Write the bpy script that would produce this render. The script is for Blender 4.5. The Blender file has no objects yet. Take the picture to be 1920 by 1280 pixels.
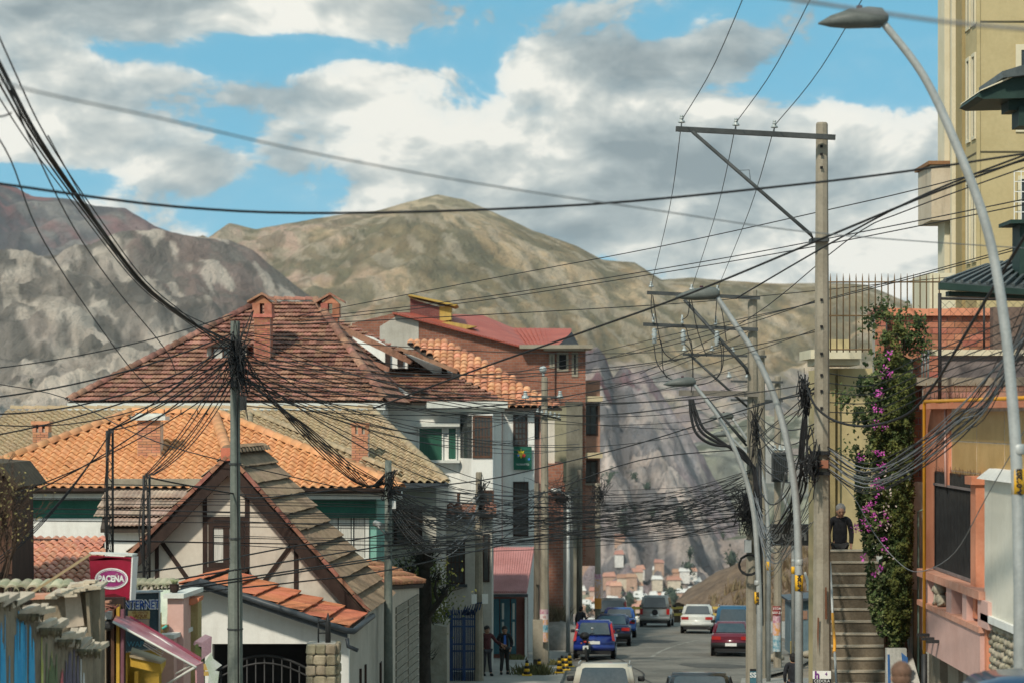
import bpy, bmesh, math, random
import numpy as np
from mathutils import Vector, Matrix, Quaternion
random.seed(7)
SC = bpy.context.scene
COL = SC.collection
R = math.radians
# ------------------------------------------------------------------ camera
F = 4533.0; HX = 960.0; HY = 780.0      # focal length (px of the 1920 px photo), principal point
cam_d = bpy.data.cameras.new('camera'); cam = bpy.data.objects.new('camera', cam_d); COL.objects.link(cam)
cam_d.lens = 85; cam_d.sensor_width = 36; cam_d.shift_y = 140/1920.0
cam_d.clip_start = 0.5; cam_d.clip_end = 30000
cam.location = (0, 0, 0); cam.rotation_euler = (R(90), 0, 0)
cam_d.dof.use_dof = True; cam_d.dof.focus_distance = 54; cam_d.dof.aperture_fstop = 2.0
SC.camera = cam
# ------------------------------------------------------------------ light
SUN_EL, SUN_AZ = 43.0, -152.0
sun_d = bpy.data.lights.new('sun', 'SUN'); sun_d.energy = 3.0; sun_d.angle = R(4); sun_d.color = (1, .92, .78)
sun = bpy.data.objects.new('sun', sun_d); COL.objects.link(sun)
sdir = Vector((math.sin(R(SUN_AZ))*math.cos(R(SUN_EL)), math.cos(R(SUN_AZ))*math.cos(R(SUN_EL)), math.sin(R(SUN_EL))))
sun.rotation_euler = sdir.to_track_quat('Z', 'Y').to_euler()
sun.location = sdir*50
SC.view_settings.view_transform = 'Standard'; SC.view_settings.look = 'None'
SC.view_settings.gamma = 1; SC.view_settings.use_curve_mapping = False
SC.view_settings.exposure = 0.25
SC.cycles.max_bounces = 5; SC.cycles.diffuse_bounces = 2; SC.cycles.glossy_bounces = 2
SC.cycles.transmission_bounces = 2; SC.cycles.volume_bounces = 0

def nd(nt, typ, **kw):
    n = nt.nodes.new(typ)
    for k, v in kw.items():
        if k.startswith('i_'):
            n.inputs[k[2:].replace('_', ' ')].default_value = v
        elif k.startswith('n_'):
            n.inputs[int(k[2:])].default_value = v
        else:
            setattr(n, k, v)
    return n
def mth(nt, op, a, b=None, clamp=False):
    n = nt.nodes.new('ShaderNodeMath'); n.operation = op; n.use_clamp = clamp
    for i, v in enumerate((a, b)):
        if v is None: continue
        if isinstance(v, (int, float)): n.inputs[i].default_value = v
        else: nt.links.new(v, n.inputs[i])
    return n.outputs[0]
def vmth(nt, op, a, b=None):
    n = nt.nodes.new('ShaderNodeVectorMath'); n.operation = op
    for i, v in enumerate((a, b)):
        if v is None: continue
        if isinstance(v, (tuple, list)): n.inputs[i].default_value = v
        else: nt.links.new(v, n.inputs[i])
    return n.outputs['Value'] if op in ('LENGTH', 'DOT_PRODUCT') else n.outputs[0]
def mixc(nt, fac, a, b, typ='MIX'):
    n = nt.nodes.new('ShaderNodeMix'); n.data_type = 'RGBA'; n.blend_type = typ; n.clamp_factor = True
    for i, v in ((0, fac), (6, a), (7, b)):
        if isinstance(v, (int, float)): n.inputs[i].default_value = v
        elif isinstance(v, (tuple, list)): n.inputs[i].default_value = (*v[:3], 1)
        else: nt.links.new(v, n.inputs[i])
    return n.outputs[2]
def noise(nt, vec, scale, detail=5, rough=.55, dist=0.0):
    n = nt.nodes.new('ShaderNodeTexNoise'); n.inputs['Scale'].default_value = scale
    n.inputs['Detail'].default_value = detail; n.inputs['Roughness'].default_value = rough; n.inputs['Distortion'].default_value = dist
    if vec is not None: nt.links.new(vec, n.inputs['Vector'])
    return n.outputs[0]
def sstep(nt, v, lo, hi, o0=0., o1=1.):
    n = nt.nodes.new('ShaderNodeMapRange'); n.interpolation_type = 'SMOOTHSTEP'
    n.inputs[1].default_value = lo; n.inputs[2].default_value = hi; n.inputs[3].default_value = o0; n.inputs[4].default_value = o1
    nt.links.new(v, n.inputs[0]); return n.outputs[0]

# ------------------------------------------------------------------ world: Nishita sky with broken cumulus
W = bpy.data.worlds.new('World'); SC.world = W; W.use_nodes = True
nt = W.node_tree; nt.nodes.clear()
tc = nt.nodes.new('ShaderNodeTexCoord'); D = tc.outputs['Generated']
sky = nd(nt, 'ShaderNodeTexSky', sky_type='NISHITA', sun_disc=False, sun_elevation=R(SUN_EL), sun_rotation=R(SUN_AZ), altitude=3600)
SKY_STR = 0.1
blue = mixc(nt, .72, sky.outputs[0], (.95, 4.2, 5.7))
sx = nt.nodes.new('ShaderNodeSeparateXYZ'); nt.links.new(D, sx.inputs[0])
cx = nt.nodes.new('ShaderNodeCombineXYZ')
nt.links.new(mth(nt, 'MULTIPLY', sx.outputs[0], 1.0), cx.inputs[0]); nt.links.new(sx.outputs[1], cx.inputs[1])
nt.links.new(mth(nt, 'MULTIPLY', sx.outputs[2], 1.75), cx.inputs[2])
DC = cx.outputs[0]
def blobs(lst):
    acc = None
    for (px, py, rx, ry, amp) in lst:
        q = vmth(nt, 'SUBTRACT', D, ((px-HX)/F, .98, (HY-py)/F))
        q = vmth(nt, 'MULTIPLY', q, (F/rx, 1.5, F/ry))
        l = vmth(nt, 'DOT_PRODUCT', q, q)
        g = mth(nt, 'MULTIPLY', mth(nt, 'EXPONENT', mth(nt, 'MULTIPLY', l, -1.0)), amp)
        acc = g if acc is None else mth(nt, 'ADD', acc, g)
    return acc
cov = blobs([(1650,40,170,105,-.30),(1390,15,95,55,-.22),(1000,-5,170,40,-.26),(430,128,170,34,-.26),(600,95,120,26,-.14),(500,400,160,44,-.34),(110,350,190,26,-.30),
             (800,112,170,22,-.22),(1690,170,80,80,-.22),(975,78,70,24,-.12),(250,110,110,22,-.14),(620,330,50,60,-.2),(1250,60,60,30,-.12),(1860,200,60,120,-.1),
             (1005,130,75,60,.22),(710,170,100,70,.18),(170,150,190,80,.2),(340,335,130,34,.22),(1170,280,300,110,.36),(1570,270,160,70,.26),(1250,440,380,90,.34),(400,25,460,40,.30),
             (1190,118,170,42,.30),(560,190,120,50,.26),(150,250,220,70,.26),(1740,440,180,110,.26),(850,320,190,90,.30),(1350,100,90,60,.26)])
n1 = noise(nt, DC, 10.0, 5, .60, .35); n2 = noise(nt, DC, 30.0, 5, .66, .5)
def puffs(vec, sc):
    v = nt.nodes.new('ShaderNodeTexVoronoi'); v.feature = 'F1'; v.inputs['Scale'].default_value = sc; v.inputs['Detail'].default_value = 1.5
    v.inputs['Roughness'].default_value = .55; v.normalize = True
    wv = nt.nodes.new('ShaderNodeTexNoise'); wv.inputs['Scale'].default_value = sc*.9; wv.inputs['Detail'].default_value = 1.0; nt.links.new(vec, wv.inputs['Vector'])
    w2 = vmth(nt, 'ADD', vec, vmth(nt, 'MULTIPLY', wv.outputs['Color'], (.035, .0, .035)))
    nt.links.new(w2, v.inputs['Vector']); return mth(nt, 'SUBTRACT', 1.0, v.outputs['Distance'])
pf = puffs(DC, 26.0)
def dens(a, b_, p_):
    return mth(nt, 'ADD', mth(nt, 'ADD', mth(nt, 'MULTIPLY', a, 1.35), mth(nt, 'MULTIPLY', b_, .50)), mth(nt, 'MULTIPLY', p_, .42))
d0 = mth(nt, 'SUBTRACT', dens(n1, n2, pf), .72)
c0 = mth(nt, 'ADD', d0, cov)
mk1 = sstep(nt, c0, .43, .545); mk2 = sstep(nt, c0, .26, .75)
mask = mth(nt, 'ADD', mth(nt, 'MULTIPLY', mk1, .78), mth(nt, 'MULTIPLY', mk2, .22))
shb = blobs([(1000,110,80,55,.22),(1030,190,120,50,.14),(710,180,120,60,.2),(210,125,160,45,.12),(350,330,110,26,.16),(1150,460,180,46,.16),(1590,225,110,44,.16),(1560,470,200,60,.2),(860,250,160,46,.16),
             (560,190,100,50,-.2),(1180,125,160,38,-.30),(1230,330,260,46,-.2),(600,26,420,34,-.16),(100,45,160,40,-.1),(900,350,150,36,-.1),(1430,120,110,50,-.22),(450,372,120,20,-.1),(1750,120,80,60,-.1)])
OFF = (-.006, 0, .017)
n1b = noise(nt, vmth(nt, 'ADD', DC, OFF), 10.0, 5, .60, .35); n2b = noise(nt, vmth(nt, 'ADD', DC, (-.003, 0, .008)), 30.0, 4, .66, .5); pfb = puffs(vmth(nt, 'ADD', DC, (-.004, 0, .010)), 26.0)
rim = mth(nt, 'ADD', mth(nt, 'MULTIPLY', mth(nt, 'SUBTRACT', n1, n1b), 2.0), mth(nt, 'ADD', mth(nt, 'MULTIPLY', mth(nt, 'SUBTRACT', n2, n2b), .8), mth(nt, 'MULTIPLY', mth(nt, 'SUBTRACT', pf, pfb), 1.1)))
n3 = noise(nt, vmth(nt, 'ADD', DC, (.013, 0, .03)), 11.0, 4, .55, .3)
lit = mth(nt, 'ADD', mth(nt, 'ADD', mth(nt, 'SUBTRACT', mth(nt, 'MULTIPLY', n3, 2.4), .66), shb), rim)
lit = mth(nt, 'ADD', lit, mth(nt, 'MULTIPLY', mth(nt, 'SUBTRACT', c0, .70), -.34))
cr = nt.nodes.new('ShaderNodeValToRGB'); nt.links.new(lit, cr.inputs[0])
e = cr.color_ramp.elements
e[0].position = .0; e[0].color = (2.3, 2.85, 3.05, 1); e[1].position = .86; e[1].color = (8.0, 7.9, 7.2, 1)
m1 = cr.color_ramp.elements.new(.36); m1.color = (3.6, 4.15, 4.2, 1)
m2_ = cr.color_ramp.elements.new(.66); m2_.color = (5.6, 5.9, 5.6, 1)
skyc = mixc(nt, mask, blue, cr.outputs[0])
bg = nd(nt, 'ShaderNodeBackground'); bg.inputs['Strength'].default_value = SKY_STR
nt.links.new(skyc, bg.inputs[0])
wo = nt.nodes.new('ShaderNodeOutputWorld'); nt.links.new(bg.outputs[0], wo.inputs[0])
W.cycles.sampling_method = 'MANUAL'; W.cycles.sample_map_resolution = 512

# ------------------------------------------------------------------ helpers
def P(px, py, Y): return Vector(((px-HX)*Y/F, Y, (HY-py)*Y/F))
def XP(px, Y): return (px-HX)*Y/F
def ZP(py, Y): return (HY-py)*Y/F
RZ = [(-30,-2.4),(0,-3.7),(42,-6.3),(61,-7.75),(82,-8.9),(97,-9.75),(112,-10.5),(122,-11.0),(135,-11.8),(146,-12.5),(150,-12.9)]
def gz(y):
    if y <= RZ[0][0]: return RZ[0][1]
    for (a, za), (b, zb) in zip(RZ, RZ[1:]):
        if y <= b: return za+(zb-za)*(y-a)/(b-a)
    return RZ[-1][1]
MATS = {}
def mat(name, col, col2=None, rough=.85, var=.18, scale=1.2, bump=.0, bscale=25., metal=0., rnd=0., streak=0., scol=(.05,.045,.04), spec=.3, zgrad=None, alpha=None, stretch=(1,1,1), coat=0.):
    if name in MATS: return MATS[name]
    m = bpy.data.materials.new(name); m.use_nodes = True; t = m.node_tree; b = t.nodes['Principled BSDF']
    geo = t.nodes.new('ShaderNodeNewGeometry'); pos = geo.outputs['Position']
    if stretch != (1,1,1): pos = vmth(t, 'MULTIPLY', pos, stretch)
    a = noise(t, pos, scale, 6, .6); f = noise(t, pos, scale*11, 4, .6)
    fac = mth(t, 'ADD', mth(t, 'MULTIPLY', a, .65), mth(t, 'MULTIPLY', f, .35))
    fac = sstep(t, fac, .36, .64)
    if col2 is None:
        col2 = tuple(min(1, c*(1+var)) for c in col); col1 = tuple(c*(1-var) for c in col)
    else: col1 = col
    c = mixc(t, fac, col1, col2)
    if rnd:
        oi = t.nodes.new('ShaderNodeObjectInfo')
        rr = mth(t, 'FRACT', mth(t, 'ADD', oi.outputs['Random'], mth(t, 'MULTIPLY', geo.outputs['Random Per Island'], 1.0)))
        hv = t.nodes.new('ShaderNodeHueSaturation'); t.links.new(c, hv.inputs['Color'])
        t.links.new(mth(t, 'ADD', mth(t, 'MULTIPLY', rr, 2*rnd), 1-rnd), hv.inputs['Value'])
        r2 = mth(t, 'FRACT', mth(t, 'MULTIPLY', rr, 7.13))
        t.links.new(mth(t, 'ADD', mth(t, 'MULTIPLY', r2, .03*min(1, rnd*4)), .5-.015*min(1, rnd*4)), hv.inputs['Hue'])
        c = hv.outputs[0]
    if streak:
        sp = vmth(t, 'MULTIPLY', geo.outputs['Position'], (1, 1, .12))
        s1 = noise(t, sp, 4.5, 6, .65); s2 = noise(t, geo.outputs['Position'], .8, 4, .6)
        s = sstep(t, mth(t, 'ADD', mth(t, 'MULTIPLY', s1, .6), mth(t, 'MULTIPLY', s2, .4)), .47, .68)
        c = mixc(t, mth(t, 'MULTIPLY', s, streak), c, scol)
    t.links.new(c, b.inputs['Base Color'])
    b.inputs['Roughness'].default_value = rough; b.inputs['Metallic'].default_value = metal
    b.inputs['Specular IOR Level'].default_value = spec; b.inputs['Coat Weight'].default_value = coat
    if bump:
        bn = noise(t, geo.outputs['Position'], bscale, 5, .6)
        bp = t.nodes.new('ShaderNodeBump'); bp.inputs['Strength'].default_value = bump; bp.inputs['Distance'].default_value = .03
        t.links.new(bn, bp.inputs['Height']); t.links.new(bp.outputs[0], b.inputs['Normal'])
    MATS[name] = m; return m
def brickmat(name, c1, c2, mortar, bw=.24, bh=.08, rot=False):
    m = bpy.data.materials.new(name); m.use_nodes = True; t = m.node_tree; b = t.nodes['Principled BSDF']
    geo = t.nodes.new('ShaderNodeNewGeometry')
    s = t.nodes.new('ShaderNodeSeparateXYZ'); t.links.new(geo.outputs['Position'], s.inputs[0])
    cb = t.nodes.new('ShaderNodeCombineXYZ'); t.links.new(mth(t, 'ADD', s.outputs[0], s.outputs[1]), cb.inputs[0]); t.links.new(s.outputs[2], cb.inputs[1])
    br = t.nodes.new('ShaderNodeTexBrick'); t.links.new(cb.outputs[0], br.inputs['Vector'])
    br.inputs['Scale'].default_value = 1; br.inputs['Brick Width'].default_value = bw; br.inputs['Row Height'].default_value = bh
    br.inputs['Mortar Size'].default_value = bh*.09
    br.inputs['Color1'].default_value = (*c1, 1); br.inputs['Color2'].default_value = (*c2, 1); br.inputs['Mortar'].default_value = (*mortar, 1)
    n = noise(t, geo.outputs['Position'], .9, 6, .6)
    c = mixc(t, sstep(t, n, .35, .7, 0, .55), br.outputs[0], tuple(x*.5 for x in c2))
    t.links.new(c, b.inputs['Base Color']); b.inputs['Roughness'].default_value = .9
    bp = t.nodes.new('ShaderNodeBump'); bp.inputs['Strength'].default_value = .6; bp.inputs['Distance'].default_value = .02; bp.invert = True
    t.links.new(br.outputs['Fac'], bp.inputs['Height']); t.links.new(bp.outputs[0], b.inputs['Normal'])
    MATS[name] = m; return m

class MB:
    """collects faces, then becomes ONE mesh object"""
    def __init__(s): s.v = []; s.f = []; s.sm = []
    def poly(s, pts, smooth=False):
        n = len(s.v); s.v += [tuple(p) for p in pts]; s.f.append(tuple(range(n, n+len(pts)))); s.sm.append(smooth); return s
    def box(s, x0, x1, y0, y1, z0, z1, M=None):
        c = [Vector((x, y, z)) for z in (z0, z1) for y in (y0, y1) for x in (x0, x1)]
        if M is not None: c = [M @ p for p in c]
        return s.hexa(c)
    def hexa(s, c):
        n = len(s.v); s.v += [tuple(p) for p in c]
        for f in ((0,2,3,1),(4,5,7,6),(0,1,5,4),(2,6,7,3),(0,4,6,2),(1,3,7,5)): s.f.append(tuple(n+i for i in f)); s.sm.append(False)
        return s
    def prism(s, pts, d):
        """closed polygon pts extruded by vector d"""
        d = Vector(d); n = len(s.v); k = len(pts)
        s.v += [tuple(Vector(p)) for p in pts] + [tuple(Vector(p)+d) for p in pts]
        s.f.append(tuple(range(n, n+k))); s.f.append(tuple(range(n+2*k-1, n+k-1, -1))); s.sm += [False, False]
        for i in range(k):
            j = (i+1) % k; s.f.append((n+i, n+k+i, n+k+j, n+j)); s.sm.append(False)
        return s
    def beam(s, a, b, w, h, up=(0,0,1)):
        a = Vector(a); b = Vector(b); d = (b-a).normalized(); u = Vector(up)
        x = d.cross(u)
        if x.length < 1e-4: x = d.cross(Vector((1,0,0)))
        x.normalize(); u = x.cross(d)
        c = []
        for q in (a, b):
            for sz in (-1, 1):
                for sx_ in (-1, 1): c.append(q + x*sx_*w/2 + u*sz*h/2)
        return s.hexa([c[0], c[1], c[4], c[5], c[2], c[3], c[6], c[7]])
    def tube(s, pts, r, n=8, caps=True, smooth=True):
        pts = [Vector(p) for p in pts]; k = len(pts)
        rs = r if isinstance(r, (list, tuple)) else [r]*k
        base = len(s.v); up = None
        for i, p in enumerate(pts):
            d = (pts[min(i+1, k-1)] - pts[max(i-1, 0)]);
            if d.length < 1e-9: d = Vector((0,0,1))
            d.normalize()
            if up is None:
                up = Vector((0,0,1)) if abs(d.z) < .9 else Vector((1,0,0))
            x = d.cross(up)
            if x.length < 1e-5: x = d.orthogonal()
            x.normalize(); up = x.cross(d); up.normalize()
            for j in range(n):
                a = 2*math.pi*j/n + (math.pi/n)
                s.v.append(tuple(p + (x*math.cos(a) + up*math.sin(a))*rs[i]))
        for i in range(k-1):
            for j in range(n):
                a = base+i*n+j; b = base+i*n+(j+1) % n
                s.f.append((a, b, b+n, a+n)); s.sm.append(smooth)
        if caps:
            s.f.append(tuple(base+j for j in range(n-1, -1, -1))); s.f.append(tuple(base+(k-1)*n+j for j in range(n))); s.sm += [False, False]
        return s
    def cyl(s, c, r, h, n=12, r2=None): 
        c = Vector(c); return s.tube([c, c+Vector((0,0,h))], [r, r if r2 is None else r2], n)
    def lathe(s, c, prof, n=12, axis=(0,0,1), smooth=True):
        """prof: (radius, height) along the axis"""
        c = Vector(c); ax = Vector(axis).normalized()
        x = ax.orthogonal().normalized(); y = ax.cross(x); base = len(s.v); k = len(prof)
        for (r, h) in prof:
            for j in range(n):
                a = 2*math.pi*j/n; s.v.append(tuple(c + ax*h + (x*math.cos(a)+y*math.sin(a))*r))
        for i in range(k-1):
            for j in range(n):
                a = base+i*n+j; b = base+i*n+(j+1) % n; s.f.append((a, b, b+n, a+n)); s.sm.append(smooth)
        s.f.append(tuple(base+j for j in range(n-1, -1, -1))); s.f.append(tuple(base+(k-1)*n+j for j in range(n))); s.sm += [False, False]
        return s
    def ball(s, c, rx, ry=None, rz=None, n=10, m=7, M=None, jit=0):
        ry = rx if ry is None else ry; rz = rx if rz is None else rz
        c = Vector(c); base = len(s.v)
        for i in range(m+1):
            th = math.pi*i/m
            for j in range(n):
                ph = 2*math.pi*j/n; q = 1+random.uniform(-jit, jit)
                p = Vector((rx*math.sin(th)*math.cos(ph)*q, ry*math.sin(th)*math.sin(ph)*q, rz*math.cos(th)*q))
                if M is not None: p = M @ p
                s.v.append(tuple(c+p))
        for i in range(m):
            for j in range(n):
                a = base+i*n+j; b = base+i*n+(j+1) % n; s.f.append((a, a+n, b+n, b)); s.sm.append(True)
        return s
    def add(s, other, M=None):
        n = len(s.v); s.v += [tuple(M @ Vector(p)) for p in other.v] if M is not None else other.v
        s.f += [tuple(i+n for i in f) for f in other.f]; s.sm += other.sm; return s
    def mesh(s, name, m):
        me = bpy.data.meshes.new(name); me.from_pydata(s.v, [], s.f)
        if m is not None: me.materials.append(m)
        if any(s.sm): me.polygons.foreach_set('use_smooth', s.sm)
        me.update(); return me
    # --- frontal pieces, measured on a wall that faces the camera at depth Y
    def fbox(s, x0, y0, x1, y1, Y, d=.2, proud=0.):
        a = P(x0, y1, Y); b = P(x1, y0, Y); return s.box(a.x, b.x, Y-proud, Y+d, a.z, b.z)
    def fprism(s, pts, Y, d=.2, proud=0.):
        return s.prism([P(x, y, Y)+Vector((0, -proud, 0)) for x, y in pts][::-1], (0, d+proud, 0))
def link(o): COL.objects.link(o); return o
def thing(name, label, cat, loc=(0,0,0), group=None, rz=0.):
    o = link(bpy.data.objects.new(name, None)); o.location = loc; o.rotation_euler = (0, 0, rz)
    o.empty_display_size = .3
    o['label'] = label; o['category'] = cat
    if group: o['group'] = group
    return o
def setp(o, parent):
    o.parent = parent
    M = Matrix.Identity(4)
    if parent.parent is None: M = Matrix.Translation(-parent.location) if parent.rotation_euler.z == 0 else (Matrix.Translation(parent.location) @ Matrix.Rotation(parent.rotation_euler.z, 4, 'Z')).inverted()
    o.matrix_parent_inverse = M
    return o
def part(name, mb, m, parent, label=None, kind=None):
    o = link(bpy.data.objects.new(name, mb.mesh(name, m)))
    if parent is not None: setp(o, parent)
    if label: o['label'] = label
    if kind: o['kind'] = kind
    return o
def solo(name, mb, m, label, cat, group=None, kind=None):
    o = part(name, mb, m, None); o['label'] = label; o['category'] = cat
    if group: o['group'] = group
    if kind: o['kind'] = kind
    return o
def struct(name, mb, m, kind='structure', label=None):
    o = part(name, mb, m, None); o['kind'] = kind
    if label: o['label'] = label
    return o
def inst(name, me, M, parent):
    o = link(bpy.data.objects.new(name, me)); setp(o, parent); o.matrix_basis = M; return o
def copy_tree(src, loc, rz=0., label=None):
    def rec(o, par):
        c = o.copy(); link(c)
        if par is not None: c.parent = par; c.matrix_parent_inverse = o.matrix_parent_inverse.copy()
        for ch in list(o.children): rec(ch, c)
        return c
    r = rec(src, None); r.location = loc; r.rotation_euler = (0, 0, rz)
    if label: r['label'] = label
    return r
def pts_in(poly, x, y):
    c = False; n = len(poly); j = n-1
    for i in range(n):
        xi, yi = poly[i]; xj, yj = poly[j]
        if (yi > y) != (yj > y) and x < (xj-xi)*(y-yi)/(yj-yi)+xi: c = not c
        j = i
    return c
# ------------------------------------------------------------------ mountains, valley, ground
def hash2(ix, iy, s):
    h = (ix*374761393 + iy*668265263 + s*144665) & 0x7fffffff
    h = ((h ^ (h >> 13))*1274126177) & 0x7fffffff
    return ((h ^ (h >> 16)) & 0xffff)/65535.0
def vnoise(x, y, s=0):
    xi = np.floor(x).astype(np.int64); yi = np.floor(y).astype(np.int64); fx = x-xi; fy = y-yi
    fx = fx*fx*(3-2*fx); fy = fy*fy*(3-2*fy)
    a = hash2(xi, yi, s); b = hash2(xi+1, yi, s); c = hash2(xi, yi+1, s); d = hash2(xi+1, yi+1, s)
    return (a*(1-fx)+b*fx)*(1-fy)+(c*(1-fx)+d*fx)*fy
def fbm(x, y, o=5, s=0, g=.5):
    r = 0; a = 1; t = 0
    for i in range(o): r = r+a*vnoise(x*2**i, y*2**i, s+i*17); t += a; a *= g
    return r/t
def ridged(x, y, o=5, s=0):
    r = 0; a = 1; t = 0
    for i in range(o): r = r+a*(1-np.abs(2*vnoise(x*2**i, y*2**i, s+i*31)-1)); t += a; a *= .52
    return r/t
RIDGES = [  # depth, front slope, gully size, gully height, silhouette in the photo
    (4200., .22, 260., 100., [(-900,400),(-400,330),(0,345),(30,352),(60,370),(130,374),(180,386),(235,392),(290,425),(340,440),(430,472),(560,560),(900,800),(3000,900)]),
    (3200., .205, 260., 38., [(-900,800),(200,600),(330,480),(400,440),(430,418),(455,424),(480,430),(540,418),(600,408),(650,400),(700,398),(760,380),(820,364),(870,374),(930,400),(1000,432),(1080,460),(1130,487),(1190,492),(1240,524),(1300,520),(1340,524),(1440,532),(1540,530),(1620,532),(1700,566),(1780,602),(1900,650),(2300,760),(3000,800)]),
    (2000., .19, 170., 56., [(-900,430),(-400,450),(0,470),(80,480),(160,470),(230,448),(310,435),(380,445),(430,450),(480,472),(540,525),(600,570),(680,640),(740,690),(840,760),(950,850),(1200,1000),(3000,1200)]),
    (1400., .30, 60., 20., [(-900,1300),(880,1000),(960,880),(1020,765),(1060,722),(1085,668),(1104,662),(1118,650),(1132,668),(1150,700),(1166,684),(1186,696),(1204,688),(1232,722),(1262,764),(1290,820),(1340,900),(1420,1000),(3000,1300)]),
]
def terrain(x, y):
    t_ = np.clip((y-150)/500, 0, 1)
    floor = -15-62*t_**.8 + 40*np.clip((y-1000)/1200, 0, 1) + (9+24*np.clip((y-600)/900, 0, 1))*(fbm(x/120, y/190, 6, 3)-.5)*np.clip((y-160)/200, 0, 1)*2
    floor = floor + 30*np.clip((y-700)/900, 0, 1)*np.clip((x/y*F+960-1120)/500, 0, 1)
    h = floor; kid = np.zeros_like(x)
    for k, (Dk, sl, gs, gh, prof) in enumerate(RIDGES):
        px = 960+F*x/Dk; pr = np.array(prof, float)
        zc = (HY-np.interp(px, pr[:, 0], pr[:, 1]))/F*Dk
        dist = Dk-y; front = np.where(dist > 0, dist, -dist*2.2); side = (k+1)*13
        ux = x + .42*dist + 90*(fbm(x/260, y/400, 4, side+3)-.5); uy = y - .25*x
        g = ridged(ux/gs, uy/(gs*3.2), 4, side); g2 = ridged((ux+.2*uy)/(gs*.36), uy/(gs*.95), 5, side+7)
        f2 = fbm(x/(gs*.10), y/(gs*.2), 5, side+5)
        amt = np.clip(front/(Dk*.11), .0, 1); lo_ = .6 if k == 3 else .07
        hk = zc - sl*front*(1-.18*np.clip(front/Dk, 0, 1)) + (g-.62)*gh*2.1*amt + (g2-.62)*gh*.50*np.clip(amt, lo_, 1)*(1.5 if k == 3 else 1) + (f2-.5)*gh*.42*np.clip(amt, max(.12, lo_), 1)*(2 if k == 3 else 1)
        up = hk > h
        kid = np.where(up, k+1, kid); h = np.maximum(h, hk)
    return h, kid
def build_mountains():
    nu, nv = 700, 760
    u = np.linspace(-.33, .33, nu); yv = 155*np.power(4700/155., np.linspace(0, 1, nv)**.62)
    U, Yg = np.meshgrid(u, yv); X = U*Yg
    H, K = terrain(X, Yg)
    co = np.stack([X, Yg, H], -1).reshape(-1, 3)
    i = np.arange(nu*nv).reshape(nv, nu)
    q = np.stack([i[:-1, :-1], i[:-1, 1:], i[1:, 1:], i[1:, :-1]], -1).reshape(-1, 4)
    me = bpy.data.meshes.new('mountains'); me.vertices.add(len(co)); me.vertices.foreach_set('co', co.ravel())
    me.loops.add(q.size); me.loops.foreach_set('vertex_index', q.ravel())
    me.polygons.add(len(q)); me.polygons.foreach_set('loop_start', np.arange(0, q.size, 4)); me.polygons.foreach_set('loop_total', np.full(len(q), 4))
    me.polygons.foreach_set('use_smooth', np.ones(len(q), bool)); me.update(calc_edges=True)
    # what grows or crops out where: rock colour of each ridge, scrub in the gullies and on the tops; dark gullies and pale spurs also paint in relief
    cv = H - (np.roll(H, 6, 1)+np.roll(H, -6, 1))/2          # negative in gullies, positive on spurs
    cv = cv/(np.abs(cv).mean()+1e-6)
    pal = {0: ((.47,.43,.36), (.36,.36,.27)), 1: ((.25,.23,.215), (.40,.35,.29)), 2: ((.37,.262,.145), (.54,.395,.24)), 3: ((.55,.465,.38), (.45,.385,.33)), 4: ((.54,.45,.40), (.44,.38,.37))}
    C = np.zeros(X.shape+(3,))
    mixn = np.clip((fbm(X/110, Yg/170, 6, 5)-.38)/.22, 0, 1)[..., None]
    for k, (a, b) in pal.items():
        w = (K == k)[..., None]; C = C*(1-w)+w*(np.array(a)*(1-mixn)+np.array(b)*mixn)
    def blend(w, col):
        nonlocal C
        w = np.clip(w, 0, 1)[..., None]; C = C*(1-w)+w*np.array(col)
    def nz(ax, ay, s, lo, wd, o=6): return np.clip((fbm((X+.3*Yg)/ax, (Yg-.2*X)/ay, o, s)-lo)/wd, 0, 1)
    k2 = (K == 2)*1.; k3 = (K == 3)*1.; k4 = (K == 4)*1.; k1 = (K == 1)*1.; k0 = (K == 0)*1.
    PX = 960+F*U
    # main hill: pink bare spurs on its left shoulder, pale summit, olive scrub, paler mauve rock low down
    low = np.clip((58-H+50*(fbm(X/90, Yg/120, 5, 66)-.5))/30, 0, 1)
    blend(k2*low*.85, (.50,.42,.37))
    blend(k2*np.clip((H-225)/50, 0, 1)*.8, (.55,.45,.30))
    blend(k2*np.clip((790-PX)/200, 0, 1)*np.clip(.25+.5*cv+.9*nz(60, 160, 61, .42, .14), 0, 1)*.85, (.52,.36,.28))
    blend(k2*np.clip(cv-.7, 0, 1)*.5, (.55,.45,.32))
    blend(k2*nz(120, 170, 72, .50, .08)*(1-low)*.75, (.185,.155,.085))
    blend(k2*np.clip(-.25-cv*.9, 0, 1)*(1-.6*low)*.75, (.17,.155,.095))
    blend(k2*nz(30, 70, 85, .56, .05)*.6, (.19,.175,.11))
    blend(k2*low*nz(36, 80, 88, .47, .05)*.8, (.19,.19,.195))
    blend(k2*nz(15, 34, 93, .55, .04)*.55, (.19,.17,.11)); blend(k2*nz(18, 40, 94, .57, .04)*.5, (.52,.43,.32)); blend(k2*low*nz(14, 30, 95, .54, .04)*.7, (.22,.215,.21)); blend(k2*low*nz(20, 44, 96, .57, .04)*.6, (.60,.51,.45))
    blend(k2*low*nz(80, 160, 89, .53, .06)*.5, (.40,.30,.32))
    # near left ridge: pale scree low, dark scrub high, reddish bands
    hi3 = np.clip((H-42+30*(fbm(X/120, Yg/160, 4, 99)-.5))/55, 0, 1)
    blend(k3*np.clip(hi3*1.25*nz(80, 130, 73, .34, .16)+.9*nz(60, 120, 90, .56, .05), 0, 1)*.92, (.115,.105,.088))
    blend(k3*hi3*nz(110, 170, 74, .48, .07)*.55, (.29,.19,.17)); blend(k3*hi3*.35, (.17,.145,.125))
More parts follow.
